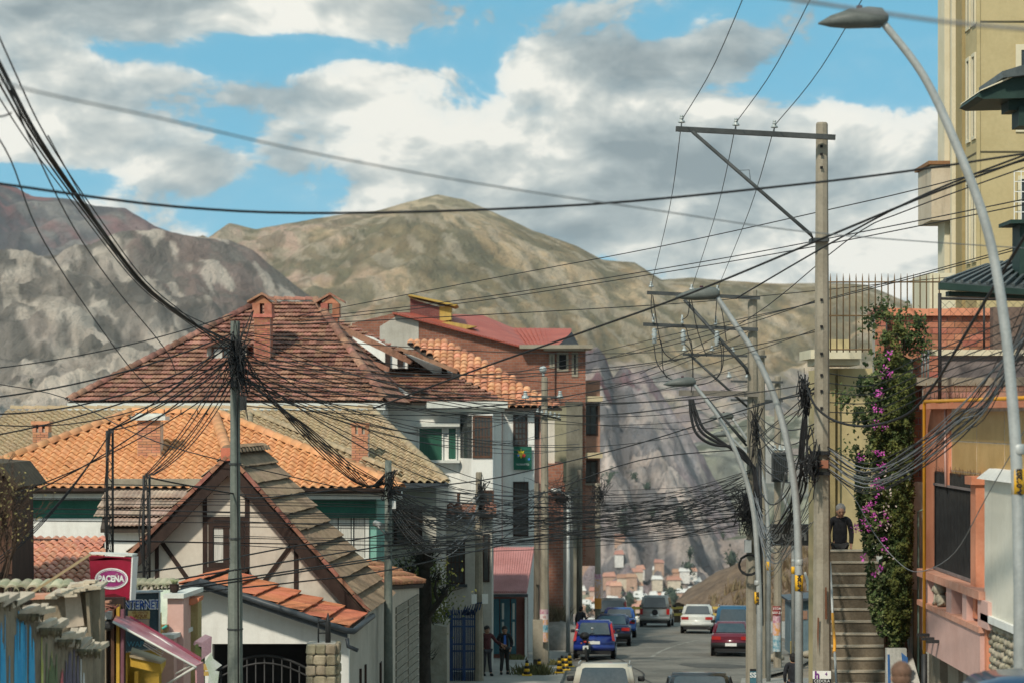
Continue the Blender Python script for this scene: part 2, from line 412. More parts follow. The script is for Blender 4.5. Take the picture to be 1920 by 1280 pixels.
    blend(k3*np.clip(-.5-cv, 0, 1)*.55, (.17,.155,.14)); blend(k3*nz(24, 60, 78, .56, .04)*.75, (.14,.13,.115)); blend(k3*nz(10, 26, 101, .56, .04)*.6, (.17,.155,.135)); blend(k3*nz(16, 60, 102, .56, .05)*.6, (.62,.53,.44))
    # far left ridge: slate and wine red
    blend(k1*nz(150, 200, 75, .40, .08)*.92, (.105,.095,.10)); blend(k1*np.clip(-.3-cv, 0, 1)*.6, (.10,.10,.11))
    blend(k1*nz(200, 220, 76, .50, .06)*np.clip((350-PX)/150, 0, 1)*.8, (.30,.135,.13))
    # cloud shadow painted into the cover colour, on the flank between the two ridges
    blend(k2*np.exp(-((PX-640)/120)**2)*np.clip((75-H)/45, 0, 1)*nz(120, 220, 79, .26, .12), (.05,.06,.07))
    # wine-coloured clay pinnacles
    blend(k4*np.clip((H-(-8+fbm(X/9, Yg/30, 5, 77)*44))/4, 0, 1)*.92, (.20,.105,.115))
    blend(k4*nz(16, 40, 81, .46, .05)*.85, (.17,.17,.18)); blend(k4*nz(8, 20, 97, .54, .04)*.7, (.20,.19,.19)); blend(k4*nz(10, 24, 98, .58, .04)*.6, (.62,.52,.46)); blend(k4*np.clip(-.3-cv, 0, 1)*.6, (.17,.165,.17)); blend(k4*nz(50, 90, 82, .53, .06)*.5, (.40,.30,.32))
    blend(k0*nz(14, 22, 83, .51, .05)*.8, (.085,.10,.07)); blend(k0*nz(70, 110, 84, .54, .06)*.6, (.45,.34,.32)); blend(k0*nz(60, 100, 91, .55, .05)*.5, (.22,.22,.22))
    at = me.color_attributes.new('cover', 'FLOAT_COLOR', 'POINT')
    C = np.clip(C*(1.10+.22*(K == 3)+.12*(K == 4)+.12*(K == 0))[..., None], 0, .85)
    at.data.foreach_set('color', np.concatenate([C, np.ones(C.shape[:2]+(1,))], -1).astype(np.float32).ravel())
    m = bpy.data.materials.new('mountain_ground'); m.use_nodes = True; t = m.node_tree; b = t.nodes['Principled BSDF']
    ca = t.nodes.new('ShaderNodeVertexColor'); ca.layer_name = 'cover'
    geo = t.nodes.new('ShaderNodeNewGeometry')
    ps = vmth(t, 'MULTIPLY', geo.outputs['Position'], (1, .35, 1))
    n = noise(t, ps, .05, 9, .70, .5); n2 = noise(t, ps, .20, 6, .72)
    c = mixc(t, sstep(t, n, .42, .66, 0, .55), ca.outputs[0], (.66, .63, .61), 'MULTIPLY')
    c = mixc(t, sstep(t, n2, .56, .66, 0, .45), c, (.10, .10, .08))
    t.links.new(c, b.inputs['Base Color']); b.inputs['Roughness'].default_value = 1; b.inputs['Specular IOR Level'].default_value = 0
    bp = t.nodes.new('ShaderNodeBump'); bp.inputs['Strength'].default_value = 1; bp.inputs['Distance'].default_value = 16
    t.links.new(n, bp.inputs['Height']); t.links.new(bp.outputs[0], b.inputs['Normal'])
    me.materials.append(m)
    o = link(bpy.data.objects.new('mountains', me)); o['kind'] = 'structure'; o['label'] = 'bare brown and olive mountains behind the town'
build_mountains()
def th(x, y):
    h, _ = terrain(np.array([float(x)]), np.array([float(y)])); return float(h[0])

# near ground: one sheet under the street, falling away behind the end of the road
def left_kerb(y): return float(np.interp(y, [0,42,61,82,97,135,150], [-2.6,-.5,.75,1.75,2.25,3.5,4.]))
def right_kerb(y): return float(np.interp(y, [0,42,60,72,80,90,100,150], [3.2,5.05,6.0,6.75,7.6,10.6,12.6,13.5]))
m_earth = mat('earth', (.17,.135,.10), (.25,.21,.16), scale=.6, bump=.3, bscale=9)
m_road = mat('road_concrete', (.125,.118,.10), (.215,.20,.17), scale=.42, bump=.2, bscale=30, streak=.45, scol=(.085,.08,.07), rough=.9)
m_walk = mat('pavement', (.26,.25,.225), (.34,.325,.29), scale=.8, bump=.15, bscale=30)
m_kerb = mat('kerb', (.30,.29,.26), scale=2)
g = MB(); xs = [-80,-30,-12,-6,-2,2,6,10,14,20,32,80]; ys = list(range(-30, 146, 8))+[147,152,158,166]
for a, b in zip(ys, ys[1:]):
    for x0, x1 in zip(xs, xs[1:]):
        def G(x, y): return (x, y, gz(y)-.12-max(0, y-147)*.5)
        g.poly([G(x0, a), G(x1, a), G(x1, b), G(x0, b)], True)
struct('ground', g, m_earth)
rd = MB(); pl = MB(); pr = MB(); kl = MB(); kr = MB()
yy = [-20,0,10,20,30,36,42,48,54,60,64,68,72,76,80,84,88,92,96,100,106,112,118,124,130,136,142,147]
for a, b in zip(yy, yy[1:]):
    la, lb, ra, rb = left_kerb(a), left_kerb(b), right_kerb(a), right_kerb(b); za, zb = gz(a), gz(b)
    n = 6
    for i in range(n):
        f0, f1 = i/n, (i+1)/n
        def cam_(f): return .10*math.sin(math.pi*f)
        rd.poly([(la+(ra-la)*f0, a, za+cam_(f0)), (la+(ra-la)*f1, a, za+cam_(f1)), (lb+(rb-lb)*f1, b, zb+cam_(f1)), (lb+(rb-lb)*f0, b, zb+cam_(f0))], True)
    def walk(mb, kb, ka, kb2, wa, wb, sgn):
        h = .13
        mb.poly([(ka, a, za+h), (ka+wa*sgn, a, za+h+.03), (kb2+wb*sgn, b, zb+h+.03), (kb2, b, zb+h)][::(1 if sgn < 0 else -1)])
        kb.hexa([(ka-.15*(sgn < 0)*0, a, za-.15), (ka-.14*sgn*-1, a, za-.15), (kb2, b, zb-.15), (kb2+.14*sgn, b, zb-.15),
                 (ka, a, za+h+.006), (ka+.14*sgn, a, za+h+.006), (kb2, b, zb+h+.006), (kb2+.14*sgn, b, zb+h+.006)])
    walk(pl, kl, la, lb, 3.6, 3.6, -1)
    if b <= 80 or a >= 100: walk(pr, kr, ra, rb, 3.5, 3.5, 1)
struct('road', rd, m_road); struct('pavement', pl, m_walk); struct('pavement', pr, m_walk)
struct('kerb', kl, m_kerb); struct('kerb', kr, m_kerb)

def road_z(x, y):
    l, r = left_kerb(y), right_kerb(y); f = (x-l)/(r-l); i = min(5, max(0, int(f*6))); h0, h1 = .10*math.sin(math.pi*i/6), .10*math.sin(math.pi*(i+1)/6); return gz(y)+h0+(h1-h0)*(f*6-i)
def decal(pts, m, lift=.006, nm='road_patch'):
    """a thin strip that follows the road: pts are (x, y, half width)"""
    mb = MB()
    for (x0, y0, w0), (x1, y1, w1) in zip(pts, pts[1:]):
        n = max(1, int((w0+w1)/.5))
        for i in range(n):
            a, b = -1+2*i/n, -1+2*(i+1)/n
            q = [(x0+w0*a, y0), (x0+w0*b, y0), (x1+w1*b, y1), (x1+w1*a, y1)]; mb.poly([(x, y, road_z(x, y)+lift) for x, y in q])
    struct(nm, mb, m)
m_patch = mat('asphalt_patch', (.06,.058,.052), (.10,.096,.085), scale=1.5, bump=.3); m_oldline = mat('worn_line', (.15,.145,.125), (.30,.29,.25), scale=2.2); m_crack = mat('tar_seam', (.045,.043,.04))
decal([(7.4,88,.6),(7.6,89,1.1),(7.5,90.5,1.3),(7.2,91.5,.7)], m_patch); decal([(5.0,74,.5),(5.2,75,.9),(5.0,76.5,.7)], m_patch, .007); decal([(6.3,110,.8),(6.5,112,1.2),(6.2,114,.6)], m_patch)
decal([(5.6+.22*i+.02*i*i, 97+2.0*i, .07) for i in range(9)], m_oldline, .008, 'road_line')
for k_ in range(5):
    y0 = 64+k_*9; decal([(left_kerb(y0)+.5+(right_kerb(y0)-left_kerb(y0)-1)*i/10., y0+.25*math.sin(i*1.3+k_)+.04, .02) for i in range(0)] or [(4.2+.3*math.sin(k_)+.1*math.sin(j*.9), y0+j*1.5, .035) for j in range(6)], m_crack, .009, 'road_crack')
# ------------------------------------------------------------------ palette
TERRA = (.40,.17,.085)
m_tile_orange = mat('orange_tile', (.60,.275,.12), (.71,.365,.18), rough=.8, scale=1.2, rnd=.055, streak=.28, scol=(.34,.17,.085))
m_tile_beige = mat('beige_tile', (.36,.275,.165), (.45,.345,.22), rough=.85, scale=1.5, rnd=.10, streak=.2, scol=(.15,.12,.09))
m_tile_old = mat('weathered_red_tile', (.20,.09,.06), (.38,.20,.14), rough=.9, scale=1.1, rnd=.36, streak=.65, scol=(.075,.055,.045))
m_tile_terra = mat('terracotta_tile', (.50,.225,.12), (.63,.32,.19), rough=.85, scale=1.5, rnd=.2, streak=.12, scol=(.25,.13,.09))
m_tile_salmon = mat('salmon_tile', (.55,.24,.15), (.68,.36,.26), rough=.8, scale=1.5, rnd=.15, streak=.1)
m_tile_porch = mat('porch_tile', (.44,.14,.07), (.55,.20,.11), rough=.8, scale=3, rnd=.14, streak=.25, scol=(.17,.08,.05), stretch=(1,1,1))
m_tile_grey = mat('grey_brown_tile', (.22,.16,.105), (.325,.24,.165), rough=.9, scale=2, rnd=.10, streak=.3, scol=(.12,.10,.08), stretch=(3,1,3))
m_tile_pink = mat('pinkish_corrugated_tile', (.33,.22,.17), (.47,.36,.28), rough=.9, scale=3, rnd=.2, streak=.35, scol=(.16,.11,.09))
m_tile_moss = mat('mossy_tile', (.24,.26,.17), (.40,.37,.27), rough=.95, scale=5, rnd=.25)
m_under = mat('roof_underlay', (.07,.055,.045), scale=2)
m_white = mat('white_plaster', (.73,.725,.68), (.80,.795,.75), rough=.92, scale=1.1, streak=.28, scol=(.42,.39,.34), bump=.12, bscale=18)
m_cream = mat('cream_plaster', (.56,.50,.42), (.64,.585,.50), rough=.92, scale=1, streak=.3, scol=(.34,.29,.23), bump=.1, bscale=14)
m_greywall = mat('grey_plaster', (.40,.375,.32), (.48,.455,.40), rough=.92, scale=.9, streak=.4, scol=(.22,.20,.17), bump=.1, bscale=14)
m_wood = mat('dark_timber', (.021,.011,.008), (.044,.025,.019), rough=.7, scale=4, stretch=(1,1,.4))
m_wood2 = mat('brown_window_wood', (.075,.035,.02), (.12,.06,.038), rough=.6, scale=4)
m_glass = mat('window_glass', (.03,.036,.038), (.055,.062,.06), rough=.12, scale=1.5, spec=.6)
m_curtain = mat('pale_curtain', (.42,.42,.38), (.62,.61,.56), rough=.9, scale=5, stretch=(9,9,.4))
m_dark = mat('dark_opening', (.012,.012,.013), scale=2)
m_black = mat('black_metal', (.016,.017,.018), (.03,.031,.032), rough=.55, scale=4, spec=.4)
m_gutter = mat('white_gutter', (.58,.60,.55), (.68,.69,.64), rough=.6, scale=1.4, streak=.25, scol=(.3,.29,.26))
m_slate = mat('dark_gutter', (.035,.043,.05), (.06,.07,.08), rough=.45, scale=3)
m_concrete = mat('concrete', (.235,.205,.155), (.325,.29,.225), rough=.92, scale=1.6, bump=.25, bscale=45, streak=.25, scol=(.16,.14,.115))
m_steel = mat('galvanised_steel', (.34,.355,.345), (.46,.475,.46), rough=.55, scale=2.5, metal=.35, streak=.2, scol=(.2,.19,.17))
m_brick = mat('red_brick', (.34,.125,.075), (.47,.20,.13), rough=.92, scale=5, rnd=.30, bump=.2, bscale=40)
m_brick_o = mat('orange_brick', (.46,.21,.12), (.56,.28,.17), rough=.9, scale=5, rnd=.14)
m_mortar = mat('mortar', (.34,.31,.26), (.42,.385,.33), scale=5)
m_mortar_l = mat('pale_mortar', (.58,.50,.41), scale=5)
m_wire = mat('cable_rubber', (.012,.012,.013), (.022,.022,.023), rough=.6, scale=3)
m_wire_g = mat('grey_cable', (.16,.165,.17), (.23,.235,.24), rough=.5, scale=3)

# ------------------------------------------------------------------ tile meshes (x across, y up the slope, z out)
def tile_profile(kind, w, l):
    mb = MB(); t = .018
    if kind == 'barrel':       # S tile: one hump and a shallow pan
        xs = [-.5,-.34,-.17,0,.17,.30,.42,.5]; zs = [.10,.27,.34,.27,.10,.0,-.01,.05]
    elif kind == 'half':
        xs = [-.5,-.42,-.22,0,.22,.42,.5]; zs = [-.02,.20,.37,.42,.37,.20,-.02]
    else:                      # ribbed flat panel
        n = kind; xs = [i/(2*n)-.5 for i in range(2*n+1)]; zs = [(.075 if i % 2 else 0) for i in range(2*n+1)]
    k = len(xs); W_ = w*1.04; hz = min(w, .34)
    if isinstance(kind, int): hz = .30
    dz_ = .075 if isinstance(kind, int) else .045
    lo, hi = -l*.5, l*.56
    for y, dz in ((lo, dz_), (hi, .0)):
        mb.v += [(x*W_, y, z*hz+dz) for x, z in zip(xs, zs)]
    for i in range(k-1): mb.f.append((i, i+1, k+i+1, k+i)); mb.sm.append(not isinstance(kind, int))
    n = len(mb.v); mb.v += [(x*W_, lo, z*hz+dz_-t*1.6) for x, z in zip(xs, zs)]
    mb.v += [(x*W_, lo*.2, z*hz-.03) for x, z in zip(xs, zs)]
    for i in range(k-1): mb.f.append((n+i, n+i+1, i+1, i)); mb.sm.append(False)
    for i in range(k-1): mb.f.append((n+k+i, n+k+i+1, n+i+1, n+i)); mb.sm.append(False)
    return mb
def tiled_roof(house, planes, tw, tl, m, kind='barrel', budget=300, jit=.012, name='roof', label=None, tname='roof_tile', skip=None, under=None, thick=.10):
    """planes: planar 3-D polygons with the eave as first edge. Returns the roof part; tiles are its children."""
    slab = MB(); cand = []
    tm = tile_profile(kind, tw, tl); tme = tm.mesh(tname, m)
    for poly in planes:
        poly = [Vector(p) for p in poly]
        u = (poly[1]-poly[0]).normalized(); nrm = None
        for q in poly[2:]:
            c = u.cross(q-poly[0])
            if c.length > .05: nrm = c.normalized(); break
        if nrm.z < 0: u = -u; nrm = -nrm
        v = nrm.cross(u); o = poly[0]
        p2 = [((q-o).dot(u), (q-o).dot(v)) for q in poly]
        slab.prism([q-nrm*.03 for q in poly], -nrm*thick)
        x0 = min(a for a, b in p2); x1 = max(a for a, b in p2); y1 = max(b for a, b in p2)
        rows = int(y1/tl)+1; cols = int((x1-x0)/tw)+1
        for r in range(rows):
            for c in range(cols):
                x = x0+(c+.5)*tw; y = (r+.42)*tl
                if not (pts_in(p2, x, y)): continue
                p = o+u*x+v*y
                if skip and skip(p): continue
                q = Matrix((u, v, nrm)).transposed().to_4x4()
                slip = 5 if random.random() < .035 else 1
                rot = Matrix.Rotation(random.gauss(0, jit*slip), 4, 'Z') @ Matrix.Rotation(random.gauss(0, jit), 4, 'X')
                pj = p-v*(random.uniform(0,.06) if slip > 1 else 0)+u*random.gauss(0, jit*.35)+nrm*random.gauss(0, jit*.25)
                cand.append((p.y + abs(p.x)*.05, Matrix.Translation(pj) @ q @ rot))
    roof = part(name, slab, under or m_under, house, label)
    cand.sort(key=lambda t: t[0])
    for _, Mx in cand[:budget]: inst(tname, tme, Mx, roof)
    if len(cand) > budget:
        rest = MB()
        for _, Mx in cand[budget:]: rest.add(tm, Mx)
        part('roof_tiles', rest, m, roof, kind='stuff')
    return roof
def ridge_caps(roof, a, b, m, r=.13, l=.36, budget=40):
    a = Vector(a); b = Vector(b); d = (b-a); n = max(1, int(d.length/l)); d.normalize()
    x = d.cross(Vector((0,0,1))).normalized(); z = x.cross(d)
    mb = MB(); k = 7
    for y, rr, dz in ((-l*.5, r*1.12, .02), (l*.56, r*.95, 0)):
        mb.v += [(-math.cos(math.pi*i/(k-1))*rr, y, math.sin(math.pi*i/(k-1))*rr*.85+dz) for i in range(k)]
    for i in range(k-1): mb.f.append((i, i+1, k+i+1, k+i)); mb.sm.append(True)
    mb.f.append(tuple(range(k-1, -1, -1))); mb.sm.append(False)
    me = mb.mesh('ridge_tile', m); Q = Matrix((x, d, z)).transposed().to_4x4()
    for i in range(n): 
        inst('ridge_tile', me, Matrix.Translation(a+d*(i+.5)*((b-a).length/n)) @ Q @ Matrix.Rotation(random.gauss(0,.02),4,'Z'), roof)
def brick_panel(parent, o, u, n, w, h, bw, bh, m=None, mm=None, budget=300, d=.05, gap=.014, name='brick', backing='mortar_backing', keep=None):
    """bricks laid over a mortar sheet: o lower left corner, u along, n outward"""
    o = Vector(o); u = Vector(u).normalized(); n = Vector(n).normalized(); z = Vector((0,0,1))
    m = m or m_brick; mm = mm or m_mortar
    mb = MB(); mb.hexa([o-n*.08, o+u*w-n*.08, o, o+u*w, o-n*.08+z*h, o+u*w-n*.08+z*h, o+z*h, o+u*w+z*h]) 
    back = part(backing, mb, mm, parent)
    rows = max(1, round(h/bh)); bh = h/rows; cand = []
    for r in range(rows):
        x = -(bw*.5 if r % 2 else 0)
        while x < w-.02:
            a = max(x, 0); b = min(x+bw, w)
            if b-a > .04: cand.append((r, a, b))
            x += bw
    full = MB(); full.box(-.5*(bw-gap), .5*(bw-gap), -d, d*.45, -.5*(bh-gap), .5*(bh-gap)); fme = full.mesh(name, m)
    Q = Matrix((u, n, z)).transposed().to_4x4(); rest = MB(); cnt = 0
    for r, a, b in cand:
        c = o+u*(a+b)/2+z*(r+.5)*bh+n*random.uniform(-.006, .006)
        if keep and not keep(c): continue
        S = Matrix.Diagonal(((b-a-gap)/(bw-gap), 1, 1, 1))
        Mx = Matrix.Translation(c) @ Q @ S
        if cnt < budget: inst(name, fme, Mx, parent)
        else: rest.add(full, Mx)
        cnt += 1
    if rest.f: part(name+'work', rest, m, parent, kind='stuff')
def window(parent, x0, y0, x1, y1, Y, cols=2, rows=1, fm=None, gm=None, fw=.07, proud=.05, sill=None, bars=.035, curtain=None, name='window'):
    """frontal window: frame with recessed pane and muntins"""
    fm = fm or m_wood2; gm = gm or m_glass
    a = P(x0, y1, Y); b = P(x1, y0, Y); f = MB()
    X0, X1, Z0, Z1 = a.x, b.x, a.z, b.z
    f.box(X0, X0+fw, Y-proud, Y+.02, Z0, Z1); f.box(X1-fw, X1, Y-proud, Y+.02, Z0, Z1)
    f.box(X0+fw, X1-fw, Y-proud, Y+.02, Z1-fw, Z1); f.box(X0+fw, X1-fw, Y-proud, Y+.02, Z0, Z0+fw)
    fr = part(name, f, fm, parent)
    p = MB(); p.box(X0+fw, X1-fw, Y-.012, Y+.02, Z0+fw, Z1-fw); part('pane', p, gm, fr)
    if curtain:
        c = MB(); 
        for (fa, fb) in curtain:
            c.box(X0+fw+(X1-X0-2*fw)*fa, X0+fw+(X1-X0-2*fw)*fb, Y-.016, Y-.0125, Z0+fw, Z1-fw)
        part('curtain', c, m_curtain, fr)
    bar = MB()
    for i in range(1, cols):
        x = X0+fw+(X1-X0-2*fw)*i/cols; bar.box(x-bars/2, x+bars/2, Y-proud*.8, Y-.018, Z0+fw, Z1-fw)
    for j in range(1, rows):
        z = Z0+fw+(Z1-Z0-2*fw)*j/rows; bar.box(X0+fw, X1-fw, Y-proud*.7, Y-.017, z-bars/2, z+bars/2)
    if bar.f: part('muntin', bar, fm, fr)
    if sill:
        s_ = MB(); s_.box(X0-.08, X1+.08, Y-proud-.12, Y+.01, Z0-.10, Z0-.002); part('sill', s_, sill, fr)
    return fr
def swindow(parent, X, y0, y1, z0, z1, sgn, cols=1, rows=2, fm=None, gm=None, fw=.07, name='window'):
    """window on a wall that faces along x (sgn = outward direction)"""
    fm = fm or m_white; gm = gm or m_glass; f = MB()
    def bx(mb, a, b, c, d, p0, p1):
        xa, xb = sorted((X+sgn*p0, X+sgn*p1)); mb.box(xa, xb, a, b, c, d)
    bx(f, y0, y0+fw, z0, z1, -.02, .05); bx(f, y1-fw, y1, z0, z1, -.02, .05); bx(f, y0+fw, y1-fw, z1-fw, z1, -.02, .05); bx(f, y0+fw, y1-fw, z0, z0+fw, -.02, .05)
    for i in range(1, cols): bx(f, y0+(y1-y0)*i/cols-.02, y0+(y1-y0)*i/cols+.02, z0+fw, z1-fw, .012, .04)
    for i in range(1, rows): bx(f, y0+fw, y1-fw, z0+(z1-z0)*i/rows-.02, z0+(z1-z0)*i/rows+.02, .013, .045)
    fr = part(name, f, fm, parent); p = MB(); bx(p, y0+fw, y1-fw, z0+fw, z1-fw, -.02, .01); part('pane', p, gm, fr)
    return fr
# ================================================================== LEFT SIDE OF THE STREET
# ---- half-timbered gable house
HT = thing('timbered_house', 'cream half-timbered gable house with grey-brown tiled roof and small brown window', 'house', (-6, 54, gz(54)))
sl = .057
ap = P(428, 852, 52); YB = 56.8
def bk(p, d=4.8): return Vector((p.x+sl*d, p.y+d, p.z))
ea = P(692, 1144, 52); wl = P(215, 1065, 52)
w = MB(); zb = gz(52)-.4
w.prism([(wl.x+.35, 52.25, zb), (ea.x-.35, 52.25, zb), (ea.x-.35, 52.25, ea.z+.22), (ap.x, 52.25, ap.z-.30), (wl.x+.35, 52.25, wl.z+.22)], (0, 6.5, 0))
part('wall', w, m_cream, HT)
rf = tiled_roof(HT, [[ea, bk(ea), bk(ap), ap], [wl, bk(wl), bk(ap), ap]], .98, .46, m_tile_grey, kind=10, jit=.012, thick=.12)
ridge_caps(rf, ap+Vector((0,0,.04)), bk(ap)+Vector((0,0,.04)), m_tile_grey, r=.17, l=.42)
# bargeboards and verge tiles
def along(a, b, t): return a+(b-a)*t
bb = MB(); dn = Vector((0, 0, -1))
for e in (ea, wl):
    d = (e-ap).normalized(); nrm = Vector((-d.z, 0, d.x)); nrm = nrm if nrm.z > 0 else -nrm
    bb.prism([ap+Vector((0,-.10,-.10)), e+Vector((0,-.10,0))-nrm*.10, e+Vector((0,-.10,0))-nrm*.33, ap+Vector((0,-.10,-.44))], (0, .18, 0))
part('bargeboard', bb, m_wood, HT)
m_verge = mat('verge_tile', (.20,.08,.055), (.33,.16,.11), scale=6, rnd=.35)
vt = MB(); vt.box(-.24, .24, -.10, .10, -.03, .05); vme = vt.mesh('verge_tile', m_verge)
for e in (ea, wl):
    L = (e-ap).length; d = (e-ap).normalized(); n = int(L/.5)
    for i in range(n):
        p = ap+d*(i+.55)*.5+Vector((0,-.06,.0)); ang = math.atan2(-d.z, d.x)
        inst('verge_tile', vme, Matrix.Translation(p) @ Matrix.Rotation(ang+random.gauss(0,.02), 4, 'Y'), HT)
km = MB(); km.box(ap.x-.14, ap.x+.14, 51.85, 52.1, ap.z-.12, ap.z+.15); part('ridge_end_cap', km, m_tile_porch, HT)
def timber(pts, Y=52.25, wd=None):
    (x0, y0), (x1, y1), wpx = pts; mb = MB(); a = P(x0, y0, Y-.03); b = P(x1, y1, Y-.03); mb.beam(a, b, .09, wpx*Y/F, up=(0, 1, 0)) if False else None
    d = (b-a).normalized(); s_ = Vector((d.z, 0, -d.x))*wpx*Y/F/2
    mb.prism([a-s_, b-s_, b+s_, a+s_], (0, .06, 0)); part('timber', mb, m_wood, HT)
for t in [((384,905),(384,1085),8), ((463,905),(463,1085),8), ((388,974),(459,974),13), ((294,1015),(294,1090),7), ((304,1017),(352,1085),8), ((549,1017),(496,1088),8), ((555,1030),(555,1104),8)]: timber(t)
window(HT, 391, 980, 458, 1062, 52.25, cols=2, rows=1, fm=m_wood, bars=.13, fw=.10, curtain=[(.04,.42),(.60,.97)], sill=m_wood)
# porch in front of it
PH = thing('porch', 'white garage porch with sloping red tiled roof and black gutter', 'porch', (-4.5, 49.5, gz(49)))
a0 = P(376, 1086, 49); a1 = P(652, 1176, 49); l0 = P(340, 1098, 49)
def bk2(p, d=3.1): return Vector((p.x+sl*d, p.y+d, p.z))
rp = tiled_roof(PH, [[a1, bk2(a1), bk2(a0), a0], [l0, bk2(l0), bk2(a0), a0]], .62, .50, m_tile_porch, kind=6, jit=.012, thick=.08)
gu = MB()
for p, q in ((a0, a1), (a0, l0)):
    d = (q-p).normalized(); up = Vector((0,0,1))
    gu.prism([p+Vector((0,-.14,.04)), q+Vector((0,-.14,.02)), q+Vector((0,-.14,-.20)), p+Vector((0,-.14,-.16))], (0,.12,0))
part('fascia', gu, m_slate, PH)
gt = MB(); gt.tube([a0+Vector((0,-.20,-.02)), a1+Vector((0,-.20,-.04)), a1+Vector((.12,-.1,-.06)), bk2(a1, 3.2)+Vector((.14,0,-.02))], .065, 8)
gt.tube([a1+Vector((0,-.16,-.2)), a1+Vector((.02,-.16,-.36)), a1+Vector((.22,-.2,-.44))], .045, 8)
part('gutter', gt, m_slate, PH)
wf = MB(); Yp = 49.35
def PW(x, y): return (x, y)
wf.fprism([(344,1102),(376,1092),(654,1184),(654,1420),(594,1420),(594,1206),(398,1206),(398,1420),(344,1420)], Yp, .3)
part('wall', wf, m_white, PH)
sw = MB(); x0 = XP(654, Yp); 
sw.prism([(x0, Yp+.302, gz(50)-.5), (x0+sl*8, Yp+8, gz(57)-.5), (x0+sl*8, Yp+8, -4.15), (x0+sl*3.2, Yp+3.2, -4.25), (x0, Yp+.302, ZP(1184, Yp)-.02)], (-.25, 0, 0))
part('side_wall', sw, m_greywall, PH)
for y0 in (1.9, 2.8, 5.6): ds = MB(); ds.box(x0+sl*y0-.02, x0+sl*y0+.035, Yp+y0, Yp+y0+(.10 if y0 < 5 else .5), gz(52), -5.35 if y0 < 5 else -5.6); part('wall_groove', ds, m_wood, PH)
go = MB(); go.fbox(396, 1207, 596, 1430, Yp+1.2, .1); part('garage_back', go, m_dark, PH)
gg = MB(); Yg = Yp+.35
arch = [(398+196*i/12, 1262-34*math.sin(math.pi*i/12)) for i in range(13)]
for i in range(13):
    x, y = arch[i]; gg.tube([P(x, y, Yg), P(x, 1420, Yg)], .018, 5)
gg.tube([P(x, y, Yg) for x, y in arch], .03, 6); gg.tube([P(x, y+14, Yg) for x, y in arch], .022, 6)
part('gate', gg, m_black, PH)
# stone gate post with iron scroll
SP = thing('stone_pillar', 'square rough stone gate pillar before the garage', 'pillar', P(601, 1380, 47))
core = MB(); core.fbox(575, 1206, 628, 1420, 47.04, .62); part('core', core, m_mortar, SP)
m_stone = mat('rough_stone', (.24,.20,.13), (.40,.34,.235), scale=5, rnd=.28, bump=.5, bscale=22)
def stone_mesh(w, d, h, nm='stone', m=None, jit=.10):
    bm = bmesh.new(); bmesh.ops.create_cube(bm, size=1); bmesh.ops.bevel(bm, geom=bm.edges[:], offset=.14, segments=1, affect='EDGES')
    for v_ in bm.verts: v_.co = Vector((v_.co.x*w*(1+random.uniform(-jit, jit)), v_.co.y*d*(1+random.uniform(-jit, jit)), v_.co.z*h*(1+random.uniform(-jit, jit))))
    me = bpy.data.meshes.new(nm); bm.to_mesh(me); bm.free(); me.materials.append(m or m_stone); return me
sm_ = [stone_mesh(.19, .12, .20) for _ in range(4)]
for r in range(10):
    y = 1216+r*20; z = ZP(y, 47); xo = 574
    for c in range(3): 
        wpx = (19, 18, 19)[c] if r % 2 == 0 else (14, 24, 18)[c]
        inst('stone', random.choice(sm_), Matrix.Translation((XP(xo+wpx/2, 47), 47.0+random.uniform(-.02,.02), z)) @ Matrix.Diagonal((wpx/19., 1, .95, 1)), SP); xo += wpx
    for c in range(3): inst('stone', random.choice(sm_), Matrix.Translation((XP(628, 47)+.02, 47.15+c*.2, z)) @ Matrix.Rotation(R(90), 4, 'Z'), SP)
sc = MB(); Yq = 47.3
sc.tube([P(597,1206,Yq), P(597,1158,Yq)], .016, 6); sc.tube([P(597,1186,Yq), P(612,1186,Yq)], .014, 6)
sc.tube([P(615,1206,Yq), P(615,1166,Yq), P(615,1148,Yq)], [.055, .05, .01], 6); sc.tube([P(596,1166,Yq), P(618,1162,Yq), P(625,1158,Yq)], .022, 6)
solo('iron_scroll', sc, m_black, 'black iron scroll bracket on top of the stone gate pillar', 'bracket')

# ---- corrugated pinkish roof annex left of the gable
AX = thing('annex', 'low white annex with ribbed pinkish tile roof left of the timbered gable', 'annex', (-9, 57.5, gz(57)))
e0 = P(188, 988, 56); e1 = P(345, 988, 56); r0 = P(203, 912, 58.6); r1 = P(368, 912, 58.6)
ra = tiled_roof(AX, [[e0, e1, r1, r0]], .42, .62, m_tile_pink, kind=4, jit=.012)
cp = MB(); cp.prism([r0+Vector((-.05,-.15,.02)), r1+Vector((.1,-.15,.02)), r1+Vector((.1,-.15,.19)), r0+Vector((-.05,-.15,.19))], (0,.45,0)); part('coping', cp, m_concrete, AX)
aw = MB(); aw.fbox(195, 984, 345, 1330, 56.3, 2.2); part('wall', aw, m_white, AX)

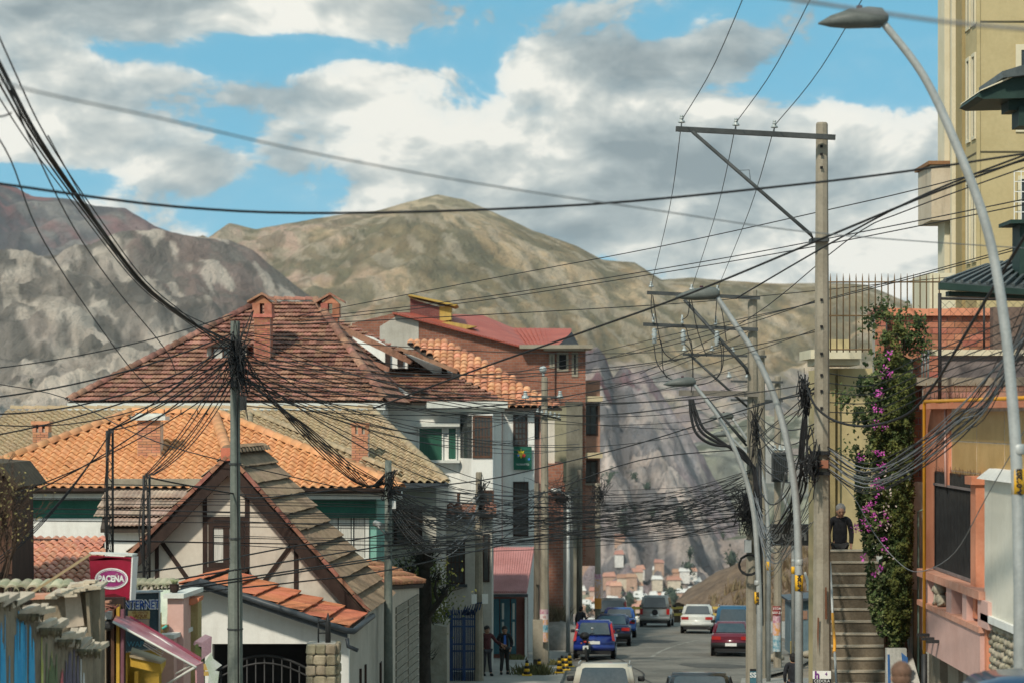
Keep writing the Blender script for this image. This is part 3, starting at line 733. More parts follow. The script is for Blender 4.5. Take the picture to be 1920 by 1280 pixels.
# ---- orange roofed house
OH = thing('orange_roof_house', 'house with bright orange hipped tile roof, white cornice and teal green walls', 'house', (-8, 68, gz(66)))
Ye, Yr = 64., 70.
eL = P(-130, 918, Ye); eR = P(752, 912, Ye); eL.z = eR.z = ZP(916, Ye); rL = P(246, 777, Yr); rR = P(402, 777, Yr)
bR = Vector((eR.x-.8, 76, eR.z)); bL = Vector((eL.x, 76, eL.z))
ro = tiled_roof(OH, [[eL, eR, rR, rL], [eR, bR, rR], [bL, eL, rL]], .245, .34, m_tile_orange, 'barrel', 300, jit=.008)
for a, b in ((rR, eR), (rL, eL), (rL, rR)): ridge_caps(ro, a+Vector((0,0,.06)), b+Vector((0,0,.04)), m_tile_orange, r=.15, l=.42)
ridge_caps(ro, rR+Vector((-.02,-.02,.09)), along(rR, P(447, 918, Ye), .8)+Vector((0,-.1,.16)), m_tile_orange, r=.14, l=.40)
wa = MB(); wa.box(eL.x+.6, XP(706, 64.9), 64.9, 75, gz(66)-1, eL.z-.1); part('wall', wa, mat('green_plaster', (.18,.40,.34), (.235,.47,.40), scale=1, streak=.2), OH)
wb = MB(); wb.fbox(-120, 971, 330, 1330, 64.7, .2); part('lower_wall', wb, m_white, OH)
fb = MB(); fb.fbox(-120, 936, 704, 970, 64.72, .2); part('green_band', fb, mat('dark_green_paint', (.022,.105,.08), (.035,.15,.115), scale=1.5), OH)
co = MB(); co.fbox(-128, 921, 752, 935, 64.25, .9); part('cornice', co, m_gutter, OH)
gb = MB(); gb.fbox(-129, 914, 753, 920, 63.93, .1); part('fascia', gb, m_wood, OH)
window(OH, 606, 962, 692, 1052, 64.88, cols=3, fm=m_gutter, curtain=[(0,.28),(.33,.62),(.72,.98)], fw=.10)
# its chimney with a white cap
CH = MB(); Yc = 66.3; CH.fbox(258, 790, 301, 935, Yc+.06, .55); cc = part('chimney', CH, m_mortar_l, OH)
ca, cb = P(258, 915, Yc), P(301, 786, Yc)
brick_panel(cc, (ca.x, Yc, ca.z), (1,0,0), (0,-1,0), cb.x-ca.x, cb.z-ca.z, .26, .076, m_brick_o, m_mortar_l, 120)
cap = MB(); q = P(279, 783, Yc); cap.box(q.x-.47, q.x+.47, Yc-.14, Yc+.75, q.z-.06, q.z+.05); cap.box(q.x-.36, q.x+.36, Yc-.05, Yc+.66, q.z+.05, q.z+.13); part('chimney_cap', cap, m_gutter, cc)

# ---- beige roofed houses behind
BH = thing('beige_roof_house', 'house with wide beige hipped tile roof behind the orange roof', 'house', (-8, 80, gz(80)))
Ye, Yr = 72., 80.
eL = P(-90, 905, Ye); eR = P(838, 905, Ye); rL = P(20, 769, Yr); rR = P(694, 768, Yr); bR = Vector((eR.x-.75, 88, eR.z))
rb = tiled_roof(BH, [[eL, eR, rR, rL], [eR, bR, rR]], .235, .34, m_tile_beige, 'barrel', 300, jit=.008, skip=lambda p: False)
for a, b in ((rR, eR), (rL, rR)): ridge_caps(rb, a+Vector((0,0,.05)), b+Vector((0,0,.04)), m_tile_beige, r=.12, l=.4)
ridge_caps(rb, P(455, 769, 79.9)+Vector((0,0,.06)), along(P(455, 769, 80), P(775, 905, 72), .93)+Vector((0,-.06,.12)), m_tile_beige, r=.11, l=.42)
ridge_caps(rb, P(467, 775, 79.6)+Vector((0,0,.06)), P(468, 818, 76.9)+Vector((0,0,.10)), m_tile_beige, r=.12, l=.42)
w = MB(); w.box(eL.x, XP(818, 72.8), 72.8, 87, gz(78)-1, eL.z-.12); part('wall', w, m_greywall, BH)
f = MB(); f.fbox(-90, 905, 840, 913, 71.94, .12); part('fascia', f, m_slate, BH)
window(BH, 738, 952, 792, 1022, 72.8, cols=3, rows=2, fm=m_wood, fw=.10)
for x0_, x1_, yt, yb, Y_ in ((61, 91, 795, 850, 74.5), (659, 691, 798, 868, 74.0)):
    c_ = MB(); c_.fbox(x0_, yt+8, x1_, yb+40, Y_+.05, .5); cc = part('chimney', c_, m_mortar, BH)
    a, b = P(x0_, yb+12, Y_), P(x1_, yt, Y_)
    brick_panel(cc, (a.x, Y_, a.z), (1,0,0), (0,-1,0), b.x-a.x, b.z-a.z-.24, .25, .075, m_brick_o, m_mortar, 60)
    t = MB(); 
    for s0 in (0, .38, .78): t.box(a.x+(b.x-a.x)*s0, a.x+(b.x-a.x)*(s0+.22), Y_-.02, Y_+.5, b.z-.24, b.z)
    t.box(a.x-.04, b.x+.04, Y_-.06, Y_+.56, b.z, b.z+.10); part('chimney_cap', t, m_brick_o, cc)

# ---- big white house with the weathered red roof
WH = thing('red_roof_house', 'large white house under a weathered red-brown hipped tile roof with two chimneys', 'house', (-9, 92, gz(90)))
Ye, Yr = 85., 93.
eL = P(128, 752, Ye); eR = P(722, 752, Ye); rL = P(494, 566, Yr); rR = P(592, 572, Yr); rR.z = rL.z
bR = Vector((eR.x+.4, 101, eR.z)); bL = Vector((eL.x, 101, eL.z))
# on the street side the roof runs on, stepping down towards the bay windows
s1 = P(948, 752, 97.5); s0 = P(770, 752, 97.5)
rw = tiled_roof(WH, [[eL, eR, rR, rL], [bL, eL, rL], [eR, bR, rR]], .27, .37, m_tile_old, 2, 300, jit=.022)
for a, b in ((rR, eR), (rL, eL), (rL, rR)): ridge_caps(rw, a+Vector((0,0,.07)), b+Vector((0,0,.05)), m_tile_old, r=.15, l=.40)
w = MB(); w.box(eL.x+1.0, eR.x-.5, 85.9, 100, gz(88)-1, eL.z-.15); part('wall', w, m_white, WH)
g = MB(); g.fbox(126, 755, 722, 768, 84.85, .5); g.fbox(150, 768, 718, 774, 85.2, .6); part('gutter', g, m_gutter, WH)
# dormer
dm = MB(); dm.fprism([(388,690),(388,648),(400,640),(452,638),(462,648),(462,690)], 88.3, 3.0); d_ = part('dormer', dm, m_greywall, WH)
window(d_, 397, 650, 440, 680, 88.28, cols=2, fm=m_wood2, curtain=[(.05,.45)])
dr = MB(); dr.fprism([(382,648),(424,628),(468,646),(468,651),(424,634),(382,653)], 88.0, 3.2); part('dormer_roof', dr, m_tile_old, d_)
def brick_chimney(par, x0, x1, ytop, ybot, Y, depth=.6):
    c = MB(); c.fbox(x0, ytop+36, x1, ybot, Y+.05, depth); cc = part('chimney', c, m_brick, par)
    a, b = P(x0, ybot-4, Y), P(x1, ytop+36, Y)
    brick_panel(cc, (a.x, Y, a.z), (1,0,0), (0,-1,0), b.x-a.x, b.z-a.z, .20, .075, m_brick, m_mortar, 60)
    h = MB(); W_ = b.x-a.x; z0 = b.z; z1 = ZP(ytop+16, Y)
    for f0, f1 in ((-.08,.36), (.64,1.08)): h.box(a.x+W_*f0, a.x+W_*f1, Y-.05, Y+depth+.05, z0, z1)
    h.box(a.x-.06, b.x+.06, Y-.07, Y+depth+.07, z0-.12, z0); part('chimney_head', h, m_brick, cc)
    k = MB(); mx = (a.x+b.x)/2; top = ZP(ytop, Y)
    for sg in (-1, 1):
        k.prism([(mx, Y-.12, top), (mx+sg*(W_*.5+.24), Y-.12, z1+.02), (mx+sg*(W_*.5+.24), Y-.12, z1+.09), (mx, Y-.12, top+.09)], (0, depth+.3, 0))
    part('chimney_cap', k, m_tile_old, cc)
    i = MB(); i.prism([(a.x-.02, Y-.0, z1), (b.x+.02, Y-.0, z1), (mx, Y-.0, top)], (0, depth, 0)); part('chimney_gable', i, m_brick, cc)
brick_chimney(WH, 476, 507, 553, 690, 88.0, .95)
brick_chimney(WH, 604, 634, 553, 660, 92.0)
sk = MB(); q = P(598, 700, 86.95); 
sk.fbox(580, 716, 614, 722, 86.4, .05); part('roof_patch', sk, m_white, WH)

# ---- white terrace house: street wing with dormers, bay windows, green banner
TH = thing('white_townhouse', 'white townhouse with bay window, wooden dormers and dark red tiled roof', 'house', (-3, 100, gz(100)))
E0 = P(766, 753, 97); E1 = P(950, 753, 97); T0 = P(560, 596, 108); T1 = P(700, 640, 108)
E0b = Vector((E1.x, E1.y, E1.z))
tiled_roof(TH, [[E0, E1, P(770, 650, 106), P(640, 575, 108.5), P(598, 580, 108.5), P(640, 640, 102)]] if False else [[E0, E1, Vector((XP(615,107), 107, E1.z+3.9)), Vector((XP(535,107), 107, E0.z+3.9))]], .27, .37, m_tile_old, 2, 300, jit=.022)
# stucco wall with raking top, front and upper strips between the roofs
w = MB(); w.fprism([(700,1300),(700,745),(712,716),(742,722),(775,742),(806,768),(940,768),(940,1300)], 97.6, 6.0); part('wall', w, m_white, TH)
for (pts, Y_) in (([(556,628),(600,622),(720,690),(720,706),(650,668)], 96.5), ([(640,620),(700,632),(764,672),(764,690),(735,690)], 99.2), ([(757,662),(815,676),(846,690),(846,706),(826,708)], 100.)):
    u_ = MB(); u_.fprism(pts, Y_, 2.2); d_ = part('dormer', u_, m_white, TH)
for x0_, x1_, y0_, y1_, Y_ in ((722,732,658,690,99.1), (745,756,658,687,99.1), (828,838,682,706,99.9), (636,648,672,700,96.4)):
    u_ = MB(); u_.fbox(x0_, y0_, x1_, y1_, Y_-.03, .1); part('dormer_window', u_, m_wood, TH)
for (pts, Y_) in (([(590,596),(600,590),(742,656),(772,676),(768,682),(740,670)], 96.1), ([(540,606),(556,610),(730,688),(728,698)], 95.9), ([(740,652),(750,650),(858,692),(856,700)], 98.9)):
    u_ = MB(); u_.fprism([*pts], Y_, .9); part('dormer_roof', u_, m_tile_old, TH)
cg = MB(); cg.fprism([(684,708),(704,703),(740,728),(718,752),(706,750)], 96.6, .15); part('canopy', cg, mat('mossy_canopy', (.10,.11,.085), (.17,.17,.13), scale=4), TH)
g = MB(); g.fbox(800, 752, 952, 764, 96.6, .6); g.fbox(806, 764, 946, 771, 96.9, .5); part('gutter', g, m_gutter, TH)
h = MB(); h.fbox(780, 792, 862, 799, 97.2, .5); h.fbox(800, 862, 862, 867, 97.2, .5); part('ledge', h, m_gutter, TH)
window(TH, 784, 800, 831, 864, 97.55, cols=1, fm=m_white, gm=mat('green_pane', (.025,.09,.06), (.04,.125,.085), scale=2, stretch=(12,12,.3), rough=.3), fw=.05)
window(TH, 839, 800, 857, 862, 97.55, cols=1, fm=m_white, gm=MATS['green_pane'], fw=.05)
bay = MB(); Yb = 96.6
bay.prism([(XP(862,97.6), 97.59, ZP(775,97)), (XP(884,Yb), Yb, ZP(775,97)), (XP(924,Yb), Yb, ZP(775,97)), (XP(926,97.6), 97.59, ZP(775,97))], (0, 0, ZP(1010,97)-ZP(775,97))); by = part('bay', bay, m_white, TH)
window(by, 886, 778, 923, 858, Yb-.002, cols=5, rows=4, fm=m_wood2, fw=.09)
bs = MB(); a = Vector((XP(863,97.55), 97.53, 0)); b = Vector((XP(884,Yb), Yb-.02, 0)); 
bs.prism([(a.x, a.y, ZP(778,97)), (b.x, b.y, ZP(778,97)), (b.x, b.y, ZP(858,97)), (a.x, a.y, ZP(858,97))], (.03, .03, 0)); part('side_glass', bs, m_glass, by)
window(TH, 857, 922, 890, 952, 97.57, cols=5, fm=m_wood2, fw=.08)
window(TH, 896, 918, 926, 960, 96.57, cols=3, fm=m_wood2, fw=.08)
# second white front with the red pilaster
TW = thing('white_front_house', 'narrow white house front with red pilaster, barred brown windows and terracotta tile roof', 'house', (0, 101, gz(101)))
w = MB(); w.fbox(924, 764, 1002, 1300, 101, 6); part('wall', w, m_white, TW)
w = MB(); w.fbox(925, 770, 942, 1040, 100.85, .3); part('pilaster', w, mat('brick_red_paint', (.33,.115,.07), (.41,.16,.10), scale=2, streak=.15), TW)
w = MB(); w.fbox(1001, 764, 1014, 1300, 101.4, 5); part('pink_wall', w, mat('dusty_pink_plaster', (.42,.22,.17), (.50,.28,.22), scale=1.5, streak=.3), TW)
window(TW, 962, 777, 989, 836, 101, cols=3, rows=5, fm=m_wood, fw=.09)
window(TW, 962, 902, 991, 1005, 101, cols=4, rows=6, fm=m_wood, fw=.09)
window(TW, 1003, 780, 1011, 822, 101.4, cols=1, fm=m_wood, fw=.05)
window(TW, 1003, 905, 1011, 940, 101.4, cols=1, fm=m_wood, fw=.05)
A = P(946, 764, 100.5); B = P(1054, 762, 100.5); B.z = A.z
tiled_roof(TW, [[A, B, P(1000, 700, 103.5)+Vector((0,0,0)), P(878, 640, 109.) , P(806, 640, 109.)]] if False else [[A, B, Vector((XP(840,107), 107, ZP(641,107))), Vector((XP(764,107), 107, ZP(641,107)))]], .30, .40, m_tile_terra, 'half', 300, jit=.02)
bn = MB(); bn.fbox(963, 836, 997, 880, 100.82, .03); BN = part('banner', bn, mat('green_banner', (.012,.085,.055), (.02,.12,.08), scale=2), None)
BN['label'] = 'green banner with yellow sunburst and red heart hung below the brown window'; BN['category'] = 'banner'
def star(mb, c, r, n, Y):
    pts = [P(c[0]+(r if i % 2 == 0 else r*.5)*math.cos(math.pi*i/n), c[1]+(r if i % 2 == 0 else r*.5)*math.sin(math.pi*i/n), Y) for i in range(2*n)]
    mb.prism(pts, (0, .008, 0))
e_ = MB(); star(e_, (977, 850), 9, 8, 100.80); part('sunburst', e_, mat('banner_yellow', (.7,.55,.04)), BN)
e_ = MB(); star(e_, (982, 853), 4.5, 6, 100.79); part('heart', e_, mat('banner_red', (.5,.05,.04)), BN)
e_ = MB(); star(e_, (972, 853), 3, 5, 100.79); star(e_, (992, 860), 3, 5, 100.79); part('dot', e_, mat('banner_blue', (.05,.2,.6)), BN)
def text(s, loc, size, m, parent=None, rot=(R(90),0,0), name='lettering', ext=.002, sx=1., align='CENTER', shear=0., bold=0.):
    c = bpy.data.curves.new(name, 'FONT'); c.body = s; c.size = size; c.extrude = ext; c.align_x = align; c.align_y = 'CENTER'; c.offset = bold; c.shear = shear
    t = bpy.data.objects.new(name, c); COL.objects.link(t)
    bpy.context.view_layer.update()
    me = bpy.data.meshes.new_from_object(t.evaluated_get(bpy.context.evaluated_depsgraph_get()))
    bpy.data.objects.remove(t); bpy.data.curves.remove(c)
    me.materials.clear(); me.materials.append(m); me.name = name
    o = link(bpy.data.objects.new(name, me))
    if parent is not None: setp(o, parent)
    o.matrix_basis = Matrix.Translation(loc) @ (rot if isinstance(rot, Matrix) else Matrix.Rotation(rot[2],4,'Z') @ Matrix.Rotation(rot[0],4,'X')) @ Matrix.Diagonal((sx,1,1,1)); return o
m_ink_w = mat('white_print', (.75,.75,.72)); m_ink_k = mat('black_print', (.02,.02,.022)); m_ink_b = mat('blue_print', (.02,.07,.26))
text('MONARTES', P(980, 870, 100.80), .105, m_ink_w, BN)

# ---- red brick building with sheet metal roof
RB = thing('brick_building', 'tall red brick building with red sheet metal roof and brick roof hut', 'building', (1, 128, gz(125)))
mb_ = brickmat('rough_brick', (.35,.135,.08), (.25,.09,.055), (.27,.205,.165), .30, .14)
mb2 = brickmat('dark_brick', (.20,.06,.05), (.15,.045,.04), (.20,.12,.10), .3, .1)
w = MB(); w.fprism([(660,800),(660,606),(745,586),(990,652),(1040,652),(1040,1060),(660,1060)], 125, 9); part('wall', w, mb_, RB)
w = MB(); w.fbox(1040, 656, 1098, 1060, 125.2, 8); part('tower_wall', w, mb_, RB)
w = MB(); w.fbox(1060, 712, 1125, 1060, 126.4, 8); part('rear_wall', w, mat('render_brown', (.30,.16,.11), (.38,.22,.16), streak=.4, scale=1), RB)
f = MB(); f.fprism([(712,612),(745,592),(785,603),(785,655),(712,655)], 124.96, .05); part('render_patch', f, m_greywall, RB)
def sheet(pts, m, nm='roof', t=.06):
    n = (Vector(pts[1])-Vector(pts[0])).cross(Vector(pts[2])-Vector(pts[0])).normalized(); s_ = MB(); s_.prism(pts, n*t); return part(nm, s_, m, RB)
m_red = mat('red_sheet_metal', (.33,.062,.038), (.43,.105,.065), rough=.6, scale=.7, streak=.5, scol=(.24,.10,.08), spec=.4)
E = [P(735,588,124.6), P(990,654,124.6), P(1064,652,124.6)]
sheet([P(735,588,124.6), P(992,655,124.6), P(962,617,136), P(905,593,136), P(806,590,136)], m_red)
sheet([P(992,655,124.6), P(1062,652,124.6), P(1072,618,133), P(962,617,136)], m_red)
rbm = MB()
for i in range(46):
    t = (i+.5)/46; a = P(735+(992-735)*t, 588+(655-588)*t, 124.58); b = along(P(800,589,136), P(962,617,136), t); rbm.beam(a+Vector((0,0,.07)), b+Vector((0,0,.07)), .05, .035)
for i in range(12):
    t = (i+.5)/12; a = P(992+70*t, 655-3*t, 124.58); b = P(962+(1072-962)*t, 617+t, 134.5); rbm.beam(a+Vector((0,0,.07)), b+Vector((0,0,.07)), .05, .035)
part('roof_rib', rbm, m_red, RB)
y_ = MB(); y_.fprism([(800,608),(842,603),(894,612),(850,622)], 126.0, 1.2); part('yellow_sheet', y_, mat('yellow_sheet_metal', (.42,.29,.07), (.50,.36,.11), scale=1, streak=.3), RB)
h = MB(); h.fprism([(769,600),(769,560),(824,576),(824,603)], 127, 2.5); hh = part('roof_hut', h, mb2, RB)
h = MB(); h.fprism([(824,603),(824,574),(846,576),(846,600)], 127.02, 2.4); part('hut_door', h, MATS['yellow_sheet_metal'], hh)
h = MB(); h.fprism([(764,554),(770,552),(858,571),(852,574)], 126.6, 3.6); part('hut_roof', h, MATS['yellow_sheet_metal'], hh)
s_ = MB(); s_.fbox(974, 646, 1112, 653, 124.2, 3.5); s_.fbox(1020, 653, 1096, 657, 124.4, 3); part('eave_slab', s_, m_concrete, RB)
gbl = MB(); gbl.fprism([(1046,648),(1072,622),(1086,648)], 124.3, .4); part('gable', gbl, m_slate, RB)
for x0_, x1_, y0_, y1_, Y_ in ((1030,1040,662,690,125), (1044,1066,660,696,125.2), (1072,1084,660,706,125.2)): window(RB, x0_, y0_, x1_, y1_, Y_, cols=1, fm=m_concrete, gm=m_dark, fw=.12)
for yy_ in (742, 848): 
    s_ = MB(); s_.fbox(1086, yy_, 1130, yy_+10, 125.4, 2.5); part('balcony_slab', s_, mat('tan_concrete', (.44,.36,.22), (.50,.42,.28)), RB)
for y0_, y1_ in ((757,816), (862,906)): window(RB, 1093, y0_, 1121, y1_, 126.4, cols=2, fm=m_wood, fw=.1)
c_ = MB(); c_.fbox(1060, 752, 1092, 1150, 124.9, .8); part('column', c_, mat('dirty_column', (.13,.12,.09), (.2,.185,.145), streak=.3), RB)
for yy_ in (905, 985): 
    s_ = MB(); s_.fbox(1096, yy_, 1128, yy_+4, 126.2, .5); part('floor_band', s_, m_concrete, RB)
w = MB(); w.fbox(1012, 760, 1062, 905, 118, 4); part('side_wall', w, mat('olive_render', (.22,.20,.13), (.29,.265,.18), streak=.3), RB)
LW = thing('low_brick_house', 'low unplastered brick house beside the concrete pole', 'house', (2, 112, gz(112)))
w = MB(); w.fbox(1014, 868, 1056, 1180, 112, 5); part('wall', w, mb_, LW)
w = MB(); w.fbox(1014, 940, 1075, 1190, 113.5, 5); part('wing', w, m_greywall, LW)
w = MB(); w.fbox(1016, 788, 1040, 870, 112.3, 4); part('white_wall', w, m_cream, LW)

# ---- grey-beige house with pent roof, pink lean-to, gates
GH = thing('grey_house', 'plain grey plaster house with barred window and short red tile eave', 'house', (-3, 84, gz(84)))
w = MB(); w.fbox(806, 968, 922, 1330, 84, 8); part('wall', w, m_greywall, GH)
A = P(800, 966, 83.6); B = P(924, 966, 83.6); tiled_roof(GH, [[A, B, B+Vector((0, 1.2, .30)), A+Vector((0, 1.2, .30))]], .24, .36, m_tile_old, 'barrel', 120)
window(GH, 828, 1012, 872, 1094, 84, cols=5, rows=4, fm=m_wood, fw=.06, sill=m_slate)
window(GH, 905, 1000, 918, 1090, 83.98, cols=1, fm=m_wood, fw=.05)
LT = thing('lean_to', 'pink corrugated metal lean-to roof over teal doors', 'lean-to', (-1, 95, gz(95)))
m_pinkroof = mat('pink_sheet_metal', (.42,.185,.175), (.52,.25,.24), rough=.7, scale=1, streak=.4, scol=(.28,.13,.12))
A = P(916, 1112, 93); B = P(988, 1112, 93); C_ = P(1002, 1028, 97); D_ = P(918, 1028, 97)
s_ = MB(); s_.prism([A, B, C_, D_], (0, .01, .05)); part('roof', s_, m_pinkroof, LT)
s_ = MB()
for i in range(18): t = (i+.5)/18; s_.beam(along(A, B, t)+Vector((0,0,.07)), along(D_, C_, t)+Vector((0,0,.07)), .05, .04)
part('roof_rib', s_, m_pinkroof, LT)
s_ = MB(); s_.fbox(914, 1113, 990, 1118, 92.9, .2); part('fascia', s_, m_slate, LT)
m_teal = mat('teal_paint', (.045,.13,.17), (.07,.18,.22), rough=.6, scale=2, streak=.2)
w = MB(); w.fbox(916, 1118, 990, 1290, 95, 1.5); part('wall', w, mat('maroon_wall', (.20,.075,.06), (.26,.11,.085)), LT)
for x0_, x1_ in ((918,936), (938,956), (958,968)):
    d_ = MB(); d_.fbox(x0_, 1122, x1_, 1225, 94.9, .1); dd = part('door', d_, m_teal, LT)
    for ya_, yb_ in ((1130,1160),(1165,1210)): d_ = MB(); d_.fbox(x0_+3, ya_, x0_+7, yb_, 94.88, .05); part('pane', d_, m_gutter, dd)
d_ = MB(); d_.fbox(984, 1120, 989, 1240, 94.7, .3); part('white_post', d_, m_white, LT)
# blue steel fence before the grey house
BF = thing('steel_fence', 'navy blue steel bar fence with spiked tops outside the grey house', 'fence', (-2, 79, gz(79)))
m_navy = mat('navy_paint', (.012,.035,.105), (.022,.055,.15), rough=.5, scale=2)
me_ = MB(); me_.tube([(0,0,0),(0,0,2.35)], .02, 5); bar_me = me_.mesh('bar', m_navy)
YF = 78.0; zf = gz(78)+.1
for i in range(24): inst('bar', bar_me, Matrix.Translation((XP(818+i*3.4, YF), YF+.003*i, zf)), BF)
for x_ in (818, 846, 870, 893): 
    p_ = MB(); wd = 6 if x_ != 818 else 3; p_.fbox(x_-wd/2, 1150, x_+wd/2, 1300, YF-.05, .1); part('panel_post', p_, m_navy, BF)
r_ = MB()
for y_ in (1158, 1172, 1205, 1218, 1252): r_.fbox(818, y_, 896, y_+3, YF-.06, .04)
part('rail', r_, m_navy, BF)
sp = MB()
for i in range(16):
    x_ = 834+i*4; d = random.choice((-1,1))*random.uniform(2,10); sp.tube([P(x_, 1152, YF), P(x_+d, 1152-random.uniform(8,20), YF-.1)], [.022,.006], 5)
for i in range(7): x_ = 866+i*5; sp.tube([P(x_, 1152, YF), P(x_+7, 1136-i*1.5, YF-.3)], [.03,.012], 5)
part('spike', sp, m_navy, BF)
bw_ = MB(); bw_.fbox(816, 1258, 896, 1300, YF+.1, .2); part('plinth', bw_, m_white, BF)
# cream shed wall with slats
SH = thing('slatted_shed', 'cream shed side with grey horizontal slatted panels next to the bare tree', 'shed', (-4, 62, gz(62)))
w = MB(); x0 = XP(742, 60); w.prism([(x0-.3, 58, gz(58)-.5), (x0+.35, 66, gz(66)-.5), (x0+.35, 66, -4.6), (x0-.3, 58, -4.1)], (-.3,0,0)); part('wall', w, m_cream, SH)
sm = MB(); sm.box(0, .035, 0, 2.2, 0, .16); sme = sm.mesh('slat', mat('slat_grey', (.24,.225,.18), (.31,.29,.24), scale=3))
for k_ in range(2):
    for i in range(14):
        y_ = 61.0+k_*2.45; inst('slat', sme, Matrix.Translation((x0-.3+.65*(y_-58)/8+.004, y_, gz(60)+.1+i*.20)) @ Matrix.Rotation(-math.atan(.081), 4, 'Z'), SH)
tl = MB(); a = P(742, 1112, 62); 
tiled_roof(SH, [[Vector((x0-.2, 58, -4.05)), Vector((x0+.5, 66, -4.55)), Vector((x0-.7, 66.2, -4.05)), Vector((x0-1.4, 58, -3.6))]], .26, .36, m_tile_terra, 'barrel', 140)
# low stone garden wall beside it
SW = MB(); SW.prism([(XP(800,70), 70, gz(70)-.3), (XP(838,70), 70, gz(70)-.3), (XP(838,70), 70, ZP(1175,70)), (XP(806,70), 70, ZP(1168,70))], (0, 3, 0))
solo('garden_wall', SW, mat('pale_rough_stone', (.25,.22,.17), (.37,.335,.27), scale=4, bump=.7, bscale=14), 'rough pale stone garden wall behind the bare tree', 'wall')
# small salmon roof at lower left
SR = thing('salmon_roof_house', 'low house with salmon pink barrel tile roof at the left edge', 'house', (-9, 47, gz(46)))
A = P(-60, 1120, 44.5); B = P(196, 1120, 44.5); C_ = P(196, 1016, 48.5); D_ = P(-60, 992, 48.5); D_.z = C_.z = ZP(1010, 48.5)
tiled_roof(SR, [[A, B, C_, D_]], .155, .30, m_tile_salmon, 'barrel', 300)
w = MB(); w.box(A.x, B.x-.1, 45, 48, gz(46)-1, A.z-.1); part('wall', w, m_cream, SR)
SB = thing('wooden_shed', 'dark brown wooden shed gable at the left picture edge', 'shed', (-10, 43, gz(42)))
w = MB(); w.fprism([(-80,1110),(-80,880),(4,888),(20,915),(22,1075),(22,1110)], 43, 2); part('wall', w, m_wood, SB)
sm = MB(); sm.box(-.035, .035, -.03, 0, 0, 1.7); sme = sm.mesh('board', m_wood2)
for i in range(8): inst('board', sme, Matrix.Translation((XP(-26+i*6.5, 43), 43, ZP(1075, 43))), SB)
r_ = MB(); r_.fprism([(-80,862),(2,868),(36,912),(30,916),(3,886),(-80,882)], 42.6, 2.6); part('roof', r_, mat('old_thatch', (.055,.042,.026), (.10,.078,.05), scale=5, bump=.5), SB)
# ================================================================== RIGHT SIDE OF THE STREET
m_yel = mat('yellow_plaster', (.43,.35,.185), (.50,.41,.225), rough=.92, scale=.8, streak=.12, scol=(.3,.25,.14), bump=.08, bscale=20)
m_yel2 = mat('ochre_shaded_plaster', (.30,.235,.11), (.36,.285,.145), rough=.92, scale=.8, streak=.15)
m_trim = mat('cream_trim', (.60,.54,.38), (.68,.62,.46), rough=.9, scale=1)
m_salmon = mat('salmon_plaster', (.60,.225,.125), (.68,.29,.175), rough=.9, scale=1.6, streak=.12, scol=(.4,.17,.11), bump=.12, bscale=40)
m_pink = mat('pale_pink_plaster', (.55,.34,.29), (.62,.40,.35), rough=.92, scale=1.2, streak=.2, scol=(.38,.24,.2), bump=.12, bscale=40)
m_tan = mat('tan_panel', (.50,.31,.115), (.58,.38,.155), rough=.55, scale=2, rnd=.06)
m_dgreen = mat('dark_green_wood', (.012,.032,.026), (.022,.05,.04), rough=.6, scale=3)
m_mauve = mat('mauve_sheet', (.17,.14,.135), (.24,.20,.19), rough=.8, scale=1.5, streak=.3)
# ---- tall yellow building
YB_ = thing('yellow_building', 'tall yellow apartment building with cream trim and narrow windows', 'building', (16, 73, gz(72)))
Xc = XP(1834, 70)
w = MB(); w.box(Xc, Xc+6, 70, 72.0, -8, 14); part('wall', w, m_yel, YB_)
w = MB(); w.box(Xc-.10, Xc+5, 72.0, 75.2, -8, 14); part('bay_wall', w, m_yel2, YB_)  # the bay's shade is put into its darker plaster colour
w = MB(); w.box(Xc-.22, Xc-.10, 73.0, 73.25, -8, 14); w.box(Xc-.26, Xc-.10, 74.0, 75.15, -8, 14); part('pilaster', w, m_trim, YB_)
w = MB(); w.box(Xc-.05, Xc+.05, 69.96, 70.02, -8, 14); part('corner_trim', w, m_yel, YB_)
gl = MB()
for y_ in (41, 285): 
    z = ZP(y_, 70); gl.box(Xc-.012, Xc+6, 69.985, 70, z-.025, z+.025); gl.box(Xc-.012, Xc, 70, 71.99, z-.025, z+.025)
part('groove', gl, mat('groove_shadow', (.10,.085,.05)), YB_)
for y0, y1 in ((100, 262), (335, 492), (-60, 48)):
    for a in (70.30, 71.15): swindow(YB_, Xc, a, a+.55, ZP(y1, 70.5), ZP(y0, 70.5), -1, cols=1, rows=1, fm=m_trim, fw=.10)
for y0, y1 in ((62, 250), (480, 640)):
    sm2 = None
window(YB_, 1904, 84, 1960, 248, 70, cols=2, fm=m_trim, fw=.16, gm=m_glass)
window(YB_, 1908, 330, 1960, 480, 70, cols=2, fm=m_trim, fw=.1)
gr = MB()
for i in range(9): gr.fbox(1901, 321+i*19, 1960, 322.6+i*19, 69.7, .02)
for i in range(5): gr.fbox(1901+i*13, 320, 1902.5+i*13, 480, 69.68, .02)
part('window_grille', gr, m_white, YB_)
w = MB(); a = P(1737, 312, 74); w.box(XP(1742,74), XP(1785,74), 73.6, 76, ZP(415,74), ZP(312,74)); bl = part('balcony', w, mat('faded_pink', (.50,.42,.31), (.58,.50,.385), streak=.35, scale=1), YB_)
w = MB(); w.box(XP(1736,74), XP(1785,74), 73.5, 76.1, ZP(311.5,74), ZP(305,74)); part('balcony_cap', w, mat('rusty_brown', (.22,.11,.05), (.3,.16,.08)), bl)
w = MB()
for y_ in (68, 150, 296, 500): w.box(XP(1769,75), XP(1780,75), 74.4, 75.3, ZP(y_+9,75), ZP(y_,75))
w.box(XP(1772,75.4), XP(1780,75.4), 75.21, 75.6, -8, ZP(150,75)); part('cornice', w, m_trim, YB_)
